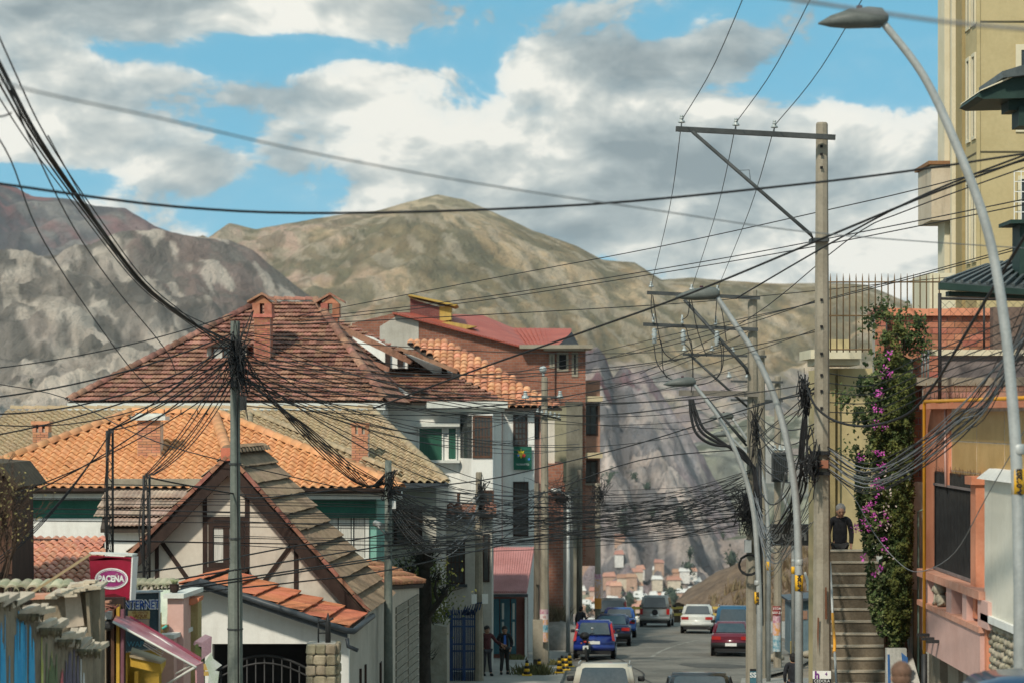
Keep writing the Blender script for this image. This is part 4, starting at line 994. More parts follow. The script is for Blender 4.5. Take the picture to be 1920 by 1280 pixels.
w = MB(); w.fbox(1743, 512, 1790, 720, 69.0, 3); part('lower_wing', w, m_trim, YB_)
# ---- dark green timber pavilion
PV = thing('green_pavilion', 'dark green timber pavilion with two tiers of ribbed roofs at the right edge', 'pavilion', (9, 41, gz(40)))
m_rib = mat('dark_ribbed_roof', (.045,.055,.057), (.085,.10,.10), rough=.45, scale=2, spec=.5)
s_ = MB(); s_.prism([P(1763,533,39.2), P(2020,552,39.2), P(2020,470,42.5), P(1880,498,42.5), P(1800,517,41.0)], (0,0,.05)); part('roof', s_, m_rib, PV)
s_ = MB()
for i in range(16):
    t = (i+.5)/16; a = along(P(1763,533,39.2), P(2020,552,39.2), t); b = along(P(1845,505,42.5), P(2060,466,42.5), t); s_.beam(a+Vector((0,-.01,.07)), b+Vector((0,0,.07)), .05, .05)
part('roof_rib', s_, m_rib, PV)
s_ = MB(); s_.fprism([(1762,530),(2020,550),(2020,560),(1762,543)], 39.1, .15); s_.fprism([(1779,546),(2000,556),(2000,564),(1779,555)], 39.3, .3); part('fascia', s_, m_dgreen, PV)
s_ = MB(); s_.fprism([(1832,181),(1838,172),(1925,136),(1990,120),(1990,170),(1925,184),(1845,186)], 40.0, 1.6); part('upper_roof', s_, m_dgreen, PV)
s_ = MB(); s_.fprism([(1838,171),(1925,134),(1925,131),(1840,168)], 39.9, 1.8); part('roof_edge', s_, m_trim, PV)
s_ = MB(); s_.fprism([(1879,134),(1925,120),(1990,112),(1990,136),(1925,141),(1880,146)], 39.8, 2); part('top_roof', s_, m_rib, PV)
s_ = MB(); s_.fbox(1891, 184, 1990, 207, 40.3, .6); s_.fbox(1911, 200, 1990, 236, 40.2, .6); s_.fbox(1912, 420, 1990, 547, 40.2, .6); s_.fbox(1895, 412, 1990, 419, 40.0, 1); part('frame', s_, m_dgreen, PV)
# ---- rusty spike fence
SF = thing('spike_fence', 'tall rusty iron spike fence above the yellow wall', 'fence', P(1660, 665, 50))
m_rust = mat('rusty_iron', (.12,.075,.035), (.19,.12,.06), rough=.8, scale=6)
b_ = MB(); h_ = (665-518)*50/F; b_.tube([(0,0,0),(0,0,h_*.93),(0,0,h_)], [.014,.014,.003], 5); bme = b_.mesh('spike_bar', m_rust)
for i in range(18): inst('spike_bar', bme, Matrix.Translation(P(1557+12*i, 660, 50)), SF)
r_ = MB(); 
for y_ in (529, 592, 655): r_.tube([P(1550, y_, 50), P(1775, y_, 50)], .016, 5)
part('rail', r_, m_rust, SF)
# ---- yellow house behind the bougainvillea
YH = thing('yellow_house', 'pale yellow house wall with concrete cornice behind the flowering creeper', 'house', P(1580, 1020, 52))
w = MB(); w.fbox(1548, 690, 1720, 1500, 52, 3); part('wall', w, m_yel, YH)
w = MB(); w.fbox(1556, 700, 1566, 1400, 51.85, .2); w.fbox(1571, 690, 1575, 1400, 51.9, .1); part('pilaster', w, m_yel2, YH)
w = MB(); w.fbox(1520, 655, 1615, 672, 51.2, 2); w.fbox(1530, 672, 1612, 684, 51.5, 1.5); part('cornice', w, m_trim, YH)
w = MB(); w.fbox(1556, 636, 1594, 655, 51.3, .8); part('parapet_block', w, m_yel, YH)
# ---- brick garden wall
BW = thing('brick_wall', 'exposed red brick garden wall with pink coping above the flowering creeper', 'wall', P(1750, 690, 46))
a, b = P(1663, 765, 46), P(1864, 592, 46)
w = MB(); w.box(a.x, b.x, 46.06, 46.4, a.z-1, b.z); part('core', w, m_mortar, BW)
brick_panel(BW, (a.x, 46, a.z), (1,0,0), (0,-1,0), b.x-a.x, b.z-a.z, .285, .118, m_brick, m_mortar, 200)
w = MB()
for i in range(5): x0_, x1_ = 1660+i*41, 1660+(i+1)*41-.6; w.fprism([(x0_,592),(x0_,578+random.uniform(-1,1)),(x1_,579+random.uniform(-1,1)),(x1_,592)], 45.88, .5)
part('coping', w, m_salmon, BW)
PB = thing('brick_pier', 'brick pier with arched tile cap at the left end of the brick wall', 'pier', P(1650, 760, 45.6))
a, b = P(1640, 765, 45.6), P(1661, 588, 45.6)
w = MB(); w.box(a.x+.01, b.x-.01, 45.64, 45.95, a.z-1, b.z); part('core', w, m_mortar, PB)
brick_panel(PB, (a.x, 45.6, a.z), (1,0,0), (0,-1,0), b.x-a.x, b.z-a.z, .21, .118, m_brick, m_mortar, 40)
k = MB(); k.fprism([(1635,588),(1635,583),(1646,574),(1656,574),(1668,583),(1668,588)], 45.5, .6); part('cap', k, mat('cap_tile', (.30,.15,.11), (.4,.22,.17)), PB)
k = MB()
for i in range(5): k.fbox(1640+i*5, 581, 1642.5+i*5, 586.5, 45.49, .02)
part('cap_hole', k, m_dark, PB)
# ---- the salmon and tan house on the street (wall plane runs along the street)
SHs = thing('salmon_house', 'salmon pink house with tan panels, black window grille and niche ledge', 'house', (9, 40, gz(40)))
XW = 7.5
def W_(px, py, X=XW): Y = X*F/(px-HX); return Vector((X, Y, (HY-py)*Y/F))
def xprism(mb, pts, X=XW, d=.3): mb.prism([W_(x, y, X) for x, y in pts], (d, 0, 0)); return mb
w = MB(); w.box(XW, XW+3, 39.05, 44.3, -4.1, .2); part('wall', w, m_salmon, SHs)
w = MB(); w.box(XW-.01, XW+.3, 30, 41.2, -1.4, .13); part('panel_wall', w, m_mortar_l, SHs)
tp = MB(); ph_, pl_ = .505, 2.18
tp.box(-.006, 0, -pl_/2+.02, pl_/2-.02, -ph_/2+.009, ph_/2-.009); tme = tp.mesh('wall_panel', m_tan)
for r in range(3):
    for c in range(5):
        y0 = 41.15-c*2.2; inst('wall_panel', tme, Matrix.Translation((XW-.011, y0-1.1, .09-ph_*(r+.5)+.0)), SHs)
w = MB(); w.box(XW-.22, XW+.5, 30, 43.2, .13, .225); part('cornice', w, m_salmon, SHs)
w = MB(); w.box(XW-.06, XW, 41.2, 41.5, -1.2, .13); part('trim', w, m_salmon, SHs)
w = MB(); w.tube([(XW-.09, 41.35, .12), (XW-.09, 41.35, -.6), (XW-.09, 41.30, -1.2)], .022, 6); part('conduit', w, m_pink, SHs)
gp = MB(); Xp_ = XW-.32; yv = Xp_*F/773; gp.tube([(Xp_, yv, -4.15), (Xp_, yv, .20), (Xp_, yv-.06, .26), (Xp_, 31, .26)], .03, 8)
part('gas_pipe', gp, mat('yellow_pipe', (.62,.27,.02), (.68,.33,.035), rough=.5), SHs)
gp = MB(); gp.tube([(Xp_, yv-.01, -5.8), (Xp_, yv-.01, -4.13)], .05, 8); part('pipe_sleeve', gp, m_black, SHs)
yA, yB = XW*F/(1838-HX)+.0, XW*F/(1757-HX)
gb = MB(); gb.box(XW-.012, XW, yA, yB, -2.70, -.98); gpn = part('grille_backing', gb, m_dark, SHs)
bm_ = MB(); bm_.box(-.02, .0, -.014, .014, 0, 1.72); bme = bm_.mesh('grille_bar', m_black)
for i in range(30): inst('grille_bar', bme, Matrix.Translation((XW-.03, yA+.05+(yB-yA-.1)*i/29, -2.68)), gpn)
gb = MB(); gb.box(XW-.07, XW-.03, yA, yB, -1.21, -1.17); gb.box(XW-.07, XW-.03, yA, yB, -2.69, -2.64); part('grille_rail', gb, m_mauve, gpn)
sp_ = MB()
for i in range(38): y_ = yA-.3+(yB-yA+.2)*i/37; sp_.tube([(XW-.04, y_, -1.0), (XW-.06, y_+random.uniform(-.03,.03), -.84-random.uniform(0,.07))], [.010,.003], 4)
part('grille_spikes', sp_, m_wood2, gpn, kind='stuff')
for bx_ in ((XW-.06, XW, yB-.02, yB+.04, -2.70, -.98), (XW-.16, XW, yA-.45, yA-.02, -3.2, -1.08), (XW-.24, XW, yA-.5, yA+.05, -1.08, -.95)): w = MB(); w.box(*bx_); part('jamb', w, m_salmon, SHs)
w = MB(); w.box(7.2, XW, 37.3, 43.0, -2.83, -2.70); part('ledge', w, mat('salmon_stone', (.53,.24,.16), (.60,.33,.24), scale=4, bump=.2), SHs)
w = MB(); w.box(7.2, XW, 37.3, 43.0, -3.34, -3.25); part('ledge', w, MATS['salmon_stone'], SHs)
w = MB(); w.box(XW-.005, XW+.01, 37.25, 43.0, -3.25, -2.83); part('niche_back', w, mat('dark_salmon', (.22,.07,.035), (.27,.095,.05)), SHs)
for px0, px1 in ((1729,1740), (1774,1784), (1804,1812), (1833,1852)):
    w = MB(); w.box(7.24, XW-.006, 7.24*F/(px1-HX), 7.24*F/(px0-HX), -3.25, -2.83); part('niche_pier', w, m_pink, SHs)
w = MB(); w.box(7.23, XW, 37.35, 42.6, -4.1, -3.34); part('lower_wall', w, m_pink, SHs)
for x_, y_ in ((1739,1189),(1748,1196),(1757,1201)):
    q = W_(x_, y_, 7.2); t_ = MB(); t_.box(7.02, 7.232, q.y-.05, q.y+.05, q.z-.03, q.z+.02); part('bracket', t_, m_black, SHs)
for x0_, x1_ in ((1742,1762), (1777,1797), (1806,1826)):
    c_ = MB(); c_.box(7.5, 7.9, 7.5*F/(x1_-HX), 7.5*F/(x0_-HX), -6.5, -4.1); part('column', c_, m_concrete, SHs)
c_ = MB(); c_.box(8.4, 8.5, 34, 44, -6.6, -4.0); part('undercroft', c_, m_wood2, SHs)
c_ = MB(); c_.box(7.3, 7.5, 37.2, 37.5, -6.5, -3.0); part('corner_post', c_, m_salmon, SHs)
# upper roof edge: brick pier, parapet, sheet roof
a, b = P(1711, 905, 44.4), P(1729, 672, 44.4)
w = MB(); w.box(a.x+.01, b.x-.01, 44.44, 44.9, a.z-.5, b.z); part('pier_core', w, m_mortar, SHs)
brick_panel(SHs, (a.x, 44.4, a.z), (1,0,0), (0,-1,0), b.x-a.x, b.z-a.z, .21, .12, m_brick, m_mortar, 40)
w = MB(); w.fbox(1717, 707, 1990, 722, 43.9, .5); part('parapet_top', w, m_concrete, SHs)
a, b = P(1730, 757, 43.95), P(1990, 722, 43.95); brick_panel(SHs, (a.x, 43.95, a.z), (1,0,0), (0,-1,0), b.x-a.x, b.z-a.z, .29, .115, mat('dusty_brick', (.26,.15,.11), (.36,.20,.145), scale=3, rnd=.3), m_mortar, 60)
w = MB(); w.fprism([(1766,666),(1990,660),(1990,706),(1766,708)], 44.6, .1); part('sheet', w, m_mauve, SHs)
w = MB(); w.fbox(1742, 655, 1990, 666, 44.5, .5); part('slab_edge', w, m_trim, SHs)
w = MB(); w.fbox(1862, 576, 1990, 655, 45.2, .3); part('brown_panel', w, mat('brown_panel', (.15,.105,.085), (.2,.145,.12), streak=.3), SHs)
for i in range(3):
    w = MB(); w.tube([P(1729+i*5.5, 708, 44.2), P(1729+i*5.5, 655, 44.2)], .022, 6); part('steel_post', w, m_steel, SHs)
rb = MB()
for i in range(9): x_ = 1738+i*13+random.uniform(-4,4); rb.tube([P(x_, 757, 43.8), P(x_+random.uniform(-3,3), 740, 43.8), P(x_+random.uniform(-7,7), 724-random.uniform(0,8), 43.7)], .008, 4)
part('rebar', rb, m_rust, SHs)
rs = MB()
for i in range(5): q = P(1752+i*7, 752, 43.6); rs.box(q.x-.05, q.x+.06, q.y-.05, q.y+.05, q.z-.03, q.z+random.uniform(.0,.05))
part('rubble', rs, m_salmon, SHs)
FR = thing('fence_frame', 'black steel post frame with chain link mesh on the flat roof', 'fence', P(1762, 757, 43.4))
w = MB(); w.tube([P(1762, 757, 43.4), P(1762, 550, 43.4)], .033, 6); part('post', w, m_black, FR)
w = MB(); w.tube([P(1762, 560, 43.4), P(1990, 563, 43.4)], .026, 6); w.tube([P(1845, 563, 43.4), P(1845, 655, 43.4)], .02, 6); part('rail', w, m_black, FR)
ch = MB()
for i in range(26):
    x_ = 1764+i*16
    for sg in (-1, 1):
        a = [x_, 565]; b = [x_+sg*190, 755]
        if b[0] < 1764: t = (1764-a[0])/(b[0]-a[0]); b = [1764, 565+190*t]
        if a[0] > 1990: continue
        ch.tube([P(a[0], a[1], 43.42), P(b[0], b[1], 43.42)], .0035, 3, caps=False)
part('chain_link', ch, m_black, FR)
# white plastered wall and cobble base
WW = thing('white_wall', 'white plastered wall with cap stones on a cobblestone base', 'wall', (7.4, 35.5, gz(36)))
w = MB(); w.box(7.3, 7.6, 30, 37.35, -3.03, -.93); part('wall', w, mat('warm_white_plaster', (.70,.66,.55), (.78,.74,.63), scale=1, streak=.2, scol=(.42,.38,.3), bump=.15, bscale=30), WW)
w = MB(); n_ = 3
for i in range(n_):
    y1 = 37.5-i*2.5; y0 = y1-2.48; w.hexa([(7.2,y0,-.96),(7.72,y0,-.96),(7.2,y1,-.96),(7.72,y1,-.96),(7.36,y0+.2,-.80),(7.6,y0+.2,-.80),(7.36,y1-.2,-.80),(7.6,y1-.2,-.80)])
part('cap_stone', w, m_white, WW)
w = MB(); w.box(7.24, 7.6, 30, 37.38, -3.14, -3.03); part('base_trim', w, m_white, WW)
w = MB(); w.box(7.36, 7.7, 30, 37.2, -7, -3.141); cb_ = part('cobble_core', w, m_mortar, WW)
m_cob = mat('cobble', (.27,.235,.17), (.40,.36,.27), scale=7, rnd=.25, bump=.4, bscale=25)
cms = []
for _ in range(4):
    bm = bmesh.new(); bmesh.ops.create_icosphere(bm, subdivisions=1, radius=.5)
    for v_ in bm.verts: v_.co *= random.uniform(.88, 1.1)
    me = bpy.data.meshes.new('cobble'); bm.to_mesh(me); bm.free(); me.materials.append(m_cob); me.polygons.foreach_set('use_smooth', [True]*len(me.polygons)); cms.append(me)
for r in range(14):
    y_ = 37.1
    while y_ > 33.6:
        wd_ = random.uniform(.16, .30); inst('cobble', random.choice(cms), Matrix.Translation((7.36, y_-wd_/2, -3.22-r*.125+random.uniform(-.02,.02))) @ Matrix.Rotation(random.uniform(-.3,.3), 4, 'X') @ Matrix.Diagonal((.16, wd_*1.06, .135, 1)), cb_); y_ -= wd_
# stone lion in the niche
LI = MB(); q = Vector((7.36, 41.35, -3.25))
LI.ball(q+Vector((0,-.02,.10)), .10, .17, .11, 12, 8, jit=.08); LI.ball(q+Vector((-.02,.10,.16)), .09, .10, .16, 12, 8, jit=.08)
LI.ball(q+Vector((-.03,.10,.29)), .115, .12, .125, 12, 8, jit=.12); LI.ball(q+Vector((-.09,.18,.29)), .06, .085, .065, 10, 7, jit=.05)
LI.ball(q+Vector((-.11,.25,.265)), .038, .045, .035, 8, 6); 
for sx_ in (-.07, .03): LI.ball(q+Vector((sx_-.03,.12,.405)), .025, .02, .03, 6, 5); LI.tube([q+Vector((sx_,.17,.2)), q+Vector((sx_-.01,.22,.07)), q+Vector((sx_-.02,.27,.02))], [.045,.035,.04], 8)
LI.tube([q+Vector((.0,-.15,.08)), q+Vector((-.06,-.22,.06)), q+Vector((-.09,-.12,.03))], [.025,.02,.03], 6)
solo('lion_statue', LI, mat('old_stone', (.30,.26,.19), (.42,.375,.29), scale=14, bump=.7, bscale=60), 'small weathered stone lion sitting in the salmon wall niche', 'statue')
# grey wall end between creeper and the salmon house, with pipe
GW = thing('grey_wall_end', 'narrow grey cement wall end beside the yellow gas pipe', 'wall', P(1718, 1300, 44.1))
w = MB(); w.fbox(1706, 903, 1731, 1420, 44.1, .3); part('wall', w, mat('pale_cement', (.36,.335,.28), (.46,.435,.375), scale=2, streak=.4), GW)
w = MB(); w.fbox(1713, 1105, 1725, 1420, 44.02, .1); part('brown_board', w, mat('brown_board', (.19,.14,.09), (.25,.19,.12), streak=.3), GW)
w = MB(); w.tube([P(1731, 955, 43.9), P(1722, 958, 43.9), P(1722, 1420, 43.9)], .022, 6); part('pipe', w, mat('green_pipe', (.12,.19,.16), (.17,.24,.2)), GW)
# ---- concrete stairs
ST = thing('stairs', 'steep concrete outdoor stairs between the big pole and the creeper', 'stairs', (6.5, 42.6, gz(42.6)))
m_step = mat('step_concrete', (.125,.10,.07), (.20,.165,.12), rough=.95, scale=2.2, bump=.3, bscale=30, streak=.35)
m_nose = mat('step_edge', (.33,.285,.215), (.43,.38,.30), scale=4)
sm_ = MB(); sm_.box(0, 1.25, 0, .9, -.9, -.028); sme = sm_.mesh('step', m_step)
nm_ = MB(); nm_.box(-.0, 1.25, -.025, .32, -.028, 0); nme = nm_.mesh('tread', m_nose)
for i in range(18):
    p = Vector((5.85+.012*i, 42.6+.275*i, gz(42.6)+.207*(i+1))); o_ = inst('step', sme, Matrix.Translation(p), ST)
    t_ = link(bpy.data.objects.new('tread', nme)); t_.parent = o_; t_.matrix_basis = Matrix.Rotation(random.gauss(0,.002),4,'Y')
w = MB(); w.prism([(7.12, 42.3, gz(42)-.3), (7.12, 47.9, gz(42)-.3), (7.12, 47.9, -2.5), (7.12, 46.5, -3.0), (7.12, 42.3, -5.15)], (.15, 0, 0)); sw_ = part('side_wall', w, mat('graffiti_wall', (.38,.37,.33), (.52,.51,.47), scale=3, streak=.5, scol=(.14,.16,.14)), ST)
w = MB(); w.prism([(7.112, 43.9, -4.85), (7.112, 44.6, -4.75), (7.112, 46, -4.85), (7.112, 46, -5.0), (7.112, 44.6, -4.95), (7.112, 43.9, -5.0)], (.006, 0, 0)); part('paint_mark', w, mat('blue_paint', (.03,.10,.26), (.05,.14,.33)), sw_)
w = MB(); w.fbox(1662, 1215, 1700, 1420, 42.9, .15); part('end_wall', w, MATS['graffiti_wall'], ST)
w = MB(); w.fprism([(1690,1222),(1702,1232),(1702,1250),(1692,1245)], 42.89, .01); w.fprism([(1664,1226),(1668,1226),(1670,1280),(1665,1280)], 42.89, .01); part('paint_mark', w, MATS['blue_paint'], ST)
w = MB()
for i in range(6): w.fbox(1690+i*2.6, 1250+random.uniform(0,6), 1691.6+i*2.6, 1268+random.uniform(0,12), 42.89, .01)
part('paint_drip', w, m_white, ST)
hr = [P(1556,1055,46.2), P(1559,1105,45.2), P(1561,1150,44.5), P(1565,1208,43.6), P(1564,1222,43.4), P(1569,1290,42.5)]
w = MB(); w.tube([hr[0], hr[1], hr[2]], .024, 8); part('handrail', w, m_steel, ST)
w = MB(); w.tube([hr[2], hr[3], hr[4]], .030, 8); part('handrail_sleeve', w, MATS['yellow_pipe'], ST)
w = MB(); w.tube([hr[4]+Vector((.01,0,0)), hr[5]], .024, 8); part('handrail', w, m_steel, ST)
# ---- flowering creeper (bougainvillea): joined foliage, flowers, stems
BG = thing('flowering_creeper', 'tall green creeper with magenta flowers hanging over the stair wall', 'creeper', P(1680, 1215, 43.7))
LB = [(585,1652),(620,1632),(650,1628),(700,1612),(760,1600),(850,1602),(950,1606),(1050,1622),(1120,1626),(1180,1642),(1205,1662),(1220,1678)]
RB_ = [(585,1662),(620,1700),(650,1722),(700,1716),(800,1714),(1000,1712),(1150,1708),(1190,1704),(1220,1688)]
rng = np.random.default_rng(3)
def env(y, T): return float(np.interp(y, [t[0] for t in T], [t[1] for t in T]))
fol = {k: MB() for k in range(3)}
def leaf(mb, c, s, n=None):
    a = rng.normal(size=3); a /= np.linalg.norm(a)
    b = np.cross(a, (0,-.6,.8)); b /= (np.linalg.norm(b)+1e-9); a = Vector(a)*s; b = Vector(b)*s*.62
    mb.poly([c-a, c-b*.9+a*.1, c+a, c+b*.9+a*.1])
cnt = 0
while cnt < 17000:
    y = rng.uniform(585, 1222); l, r = env(y, LB), env(y, RB_); x = rng.uniform(l, r)
    nz = float(fbm(np.array([x/17.]), np.array([y/21.]), 4, 7)[0])
    split = l+(r-l)*(.40+.1*math.sin(y*.02)); sparse = x < split
    dens = (nz-.33)*3.4 if sparse else (nz-.20)*3.6
    if y < 700: dens = (nz-.42)*4.2
    if rng.uniform() > min(1, dens): continue
    edge = min(x-l, r-x)/max(8., (r-l)*.5)
    Y = 44.0-.55*math.sqrt(max(0., min(1, edge*1.6)))*(1 if y > 700 else .6)*rng.uniform(.25, 1)+rng.uniform(-.05,.05)-(nz-.4)*.9
    c = P(x+rng.normal()*1.5, y, Y)
    s = rng.uniform(.022,.042) if not sparse else rng.uniform(.03,.055)
    leaf(fol[0 if (nz > .54 and not sparse) else (1 if rng.uniform() < .75 else 2)], c, s); cnt += 1
for _ in range(13000):
    y = rng.uniform(700, 1200); l, r = env(y, LB), env(y, RB_); l = l+(r-l)*(.44+.08*math.sin(y*.02)); x = rng.uniform(l, r); e_ = abs((x-l)/(r-l)*2-1)
    nz = float(fbm(np.array([x/9.]), np.array([y/12.]), 3, 17)[0])
    leaf(fol[0 if nz > .55 else 1], P(x, y, 43.32+.35*e_**2-(nz-.5)*.5+rng.uniform(-.04,.04)), rng.uniform(.015,.028))
for x_, y_, n_ in ((1680,690,0),(1722,615,260),(1727,650,200),(1655,585,200),(1632,600,120),(1590,745,80),(1578,752,60),(1590,850,60),(1700,640,300),(1690,600,160)):
    for _ in range(n_): leaf(fol[1], P(x_+rng.normal()*9, y_+rng.normal()*13, 44.2+rng.uniform(-.2,.2)), rng.uniform(.03,.05))
lm = [mat('leaf_olive', (.065,.08,.016), (.115,.125,.03), scale=6, rnd=.35, rough=.7), mat('leaf_green', (.032,.055,.014), (.062,.088,.024), scale=6, rnd=.4, rough=.7), mat('leaf_pale', (.12,.14,.055), (.20,.21,.09), scale=6, rnd=.3, rough=.7)]
for k in range(3): part('foliage', fol[k], lm[k], BG, kind='stuff')
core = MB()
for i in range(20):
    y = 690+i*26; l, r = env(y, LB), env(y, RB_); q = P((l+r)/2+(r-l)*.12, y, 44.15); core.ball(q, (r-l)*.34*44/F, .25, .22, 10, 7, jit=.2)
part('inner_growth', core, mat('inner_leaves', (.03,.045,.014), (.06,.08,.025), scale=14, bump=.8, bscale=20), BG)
fl = MB()
for (x_, y_) in ((1668,662),(1660,690),(1655,705),(1668,700),(1645,735),(1650,738),(1642,765),(1652,768),(1645,790),(1640,795),(1655,800),(1643,845),(1652,850),(1648,880),(1636,905),(1645,903),(1650,912),(1643,930),(1632,945),(1656,870),(1640,965),(1660,965),(1617,980),(1625,955),(1650,985),(1630,990),(1655,1010),(1660,1030),(1638,1075),(1652,1065),(1618,1045),(1612,858),(1608,985),(1604,992)):
    for _ in range(15):
        c = P(x_+rng.normal()*3.4, y_+rng.normal()*4.0, 43.25+rng.uniform(-.12,.12)); leaf(fl, c, rng.uniform(.016,.034))
part('flowers', fl, mat('magenta_bract', (.42,.045,.30), (.58,.12,.46), scale=9, rnd=.2, rough=.6), BG, kind='stuff')
fl = MB()
for _ in range(60): leaf(fl, P(1665+rng.normal()*7, 945+rng.normal()*38, 43.3), .03)
part('dry_flowers', fl, mat('pale_bract', (.50,.40,.36), (.6,.5,.45), rnd=.2), BG, kind='stuff')
stm = MB()
for i in range(6):
    x_ = 1660+i*7; stm.tube([P(x_+rng.uniform(-6,6), 1240, 44.0), P(x_-4, 1000, 44.0), P(x_+rng.uniform(-20,4), 800, 44.0), P(x_-10+rng.uniform(-20,20), 620, 44.0)], [.03,.025,.02,.008], 5)
part('stem', stm, m_wood2, BG)
# ================================================================== POLES, LAMPS, CABLES
def insulator(par, p, s=1., m=None):
    mb = MB(); mb.lathe(p, [(.012*s,0),(.012*s,.09*s),(.035*s,.09*s),(.10*s,.10*s),(.105*s,.125*s),(.075*s,.17*s),(.045*s,.20*s),(.06*s,.21*s),(.06*s,.235*s),(.03*s,.25*s),(.05*s,.27*s),(.05*s,.30*s),(.02*s,.31*s)], 10)
    return part('insulator', mb, m or m_porc, par)
m_porc = mat('grey_porcelain', (.30,.34,.34), (.42,.46,.45), rough=.25, scale=4, spec=.6)
m_galv = mat('dark_galvanised', (.036,.041,.041), (.07,.076,.076), rough=.6, scale=3)
m_polew = mat('old_wood_pole', (.10,.085,.065), (.19,.165,.13), rough=.95, scale=3, stretch=(5,5,.4), bump=.3)
m_greenpole = mat('green_grey_pole', (.115,.135,.115), (.185,.205,.18), rough=.7, scale=1.6, streak=.5, scol=(.07,.065,.055))
m_tag = mat('yellow_tag', (.68,.36,.02), (.75,.42,.03), rough=.6)
def pole(px, top, Y, w0, w1, label, m=m_concrete, sides=4, name='utility_pole', cat='utility pole', lean=0):
    base = Vector((XP(px, Y), Y, gz(Y)-.1)); t = thing(name, label, cat, base)
    zt = ZP(top, Y); a, b = w1*Y/F/2, w0*Y/F/2; mb = MB()
    if sides == 4:
        r = math.sqrt(2); pts = []
        mb.lathe(base, [(a*1.06, 0), (b*1.06, zt-base.z-.03), (b*.9, zt-base.z)], 8, smooth=False)
    else: mb.tube([base, Vector((base.x+lean, Y, zt))], [a, b], sides)
    part('shaft', mb, m, t); return t
def coil(c, r, n=40, w=.012, turns=1, axis='Y', jit=.05):
    pts = []
    for i in range(n*turns+1):
        a = 2*math.pi*i/n; rr = r*(1+random.uniform(-jit, jit))
        pts.append(Vector(c)+(Vector((math.cos(a)*rr, random.uniform(-.02,.02), math.sin(a)*rr))))
    return pts
P1 = pole(1541, 230, 42, 21, 35, 'tall square concrete pole right of the street with long upper crossarm')
YA = 41.72
c_ = MB(); c_.beam(P(1267, 242, YA), P(1566, 258, YA), .10, .085); part('crossarm', c_, m_galv, P1)
for x_, y_ in ((1278,240.5),(1380,246),(1452,250)): insulator(P1, P(x_, y_, YA)+Vector((0,0,.03)), .62)
c_ = MB(); c_.tube([P(1298, 247, YA-.05), P(1520, 440, YA-.05), P(1524, 447, YA)], [.032,.032,.015], 6); c_.tube([P(1385,320,YA),P(1405,319,YA),P(1407,338,YA)], .007, 4); part('brace', c_, m_galv, P1)
c_ = MB(); c_.fbox(1522, 446, 1555, 453, 41.78, .44); part('band', c_, m_galv, P1)
h = MB()
for y_ in (272, 287, 312, 560, 610, 660, 700, 730, 762): h.fbox(1538, y_, 1543, y_+5, 41.845, .02)
part('bolt_hole', h, m_dark, P1)  # dark patches painted on for the shaded bolt holes
c_ = MB(); c_.fbox(1531, 862, 1553, 877, 41.82, .3); part('strap', c_, mat('orange_strap', (.26,.10,.06), (.33,.14,.09)), P1)
c_ = MB(); c_.fbox(1524, 845, 1557, 852, 41.80, .42); c_.fbox(1524, 884, 1557, 890, 41.80, .42); part('band', c_, m_wire, P1)
s_ = MB(); s_.fprism([(1547,1100),(1550,1100),(1551,1160),(1547,1160)], 41.80, .01); s_.fprism([(1533,1157),(1536,1157),(1534,1225),(1532,1190)], 41.79, .01); part('rust_streak', s_, mat('rust_stain', (.10,.04,.02), (.17,.07,.035)), P1)
ps = MB(); ps.fbox(1524, 1257, 1558, 1275, 41.76, .02); po = solo('poster', ps, m_white, 'torn white poster with purple print low on the tall concrete pole', 'poster')
text('h', P(1532, 1265, 41.755), .17, mat('purple_print', (.16,.04,.20)), po, bold=.008); text('4', P(1549, 1263, 41.755), .09, MATS['purple_print'], po)
k = MB(); k.fbox(1524, 1272, 1558, 1281, 41.74, .02); k_ = part('poster_band', k, m_ink_k, po); text('CEDOLA', P(1541, 1276, 41.735), .07, m_ink_w, po)
k = MB(); k.fbox(1525, 1281, 1557, 1300, 41.75, .02); part('poster_foot', k, m_teal, po)

P2 = pole(1411, 543, 70, 16.5, 25, 'second concrete pole with several crossarms and cable nest')
YB2 = 69.75
for (a, b, h_) in (((1213,549),(1425,559),.10), ((1206,608),(1421,618),.10)):
    c_ = MB(); c_.beam(P(*a, YB2), P(*b, YB2), .10, h_); part('crossarm', c_, m_galv, P2)
c_ = MB(); c_.beam(P(1273, 736, YB2), P(1423, 738, YB2), .12, .16); part('crossarm', c_, mat('old_beam', (.13,.115,.095), (.2,.18,.15), rough=.9), P2)
for x_, y_ in ((1221,546),(1297,551),(1345,553)): insulator(P2, P(x_, y_, YB2)+Vector((0,0,.04)), .75, m_porc)
c_ = MB(); c_.tube([P(1283,562,YB2-.05), P(1399,690,YB2-.05), P(1402,700,YB2)], .05, 6); part('brace', c_, m_galv, P2)
c_ = MB(); c_.tube([P(1290,662,YB2+.5), P(1405,765,YB2+.5)], .035, 6); c_.tube([P(1325,745,YB2), P(1400,835,YB2)], .035, 6); c_.tube([P(1318,740,YB2), P(1398,828,YB2)], .025, 6); part('brace', c_, m_galv, P2)
for x_, y_ in ((1225,612),(1279,614),(1342,617)):
    f_ = MB(); q = P(x_, y_, YB2-.1); f_.lathe(q+Vector((0,0,.10)), [(.03,0),(.05,.05),(.02,.1),(.05,.14),(.02,.2),(.03,.26)], 8); f_.lathe(q+Vector((.03,0,-.50)), [(.035,0),(.07,.03),(.05,.10),(.085,.14),(.05,.2),(.09,.26),(.05,.32),(.08,.37),(.04,.45)], 8); part('fuse_cutout', f_, m_porc, P2)
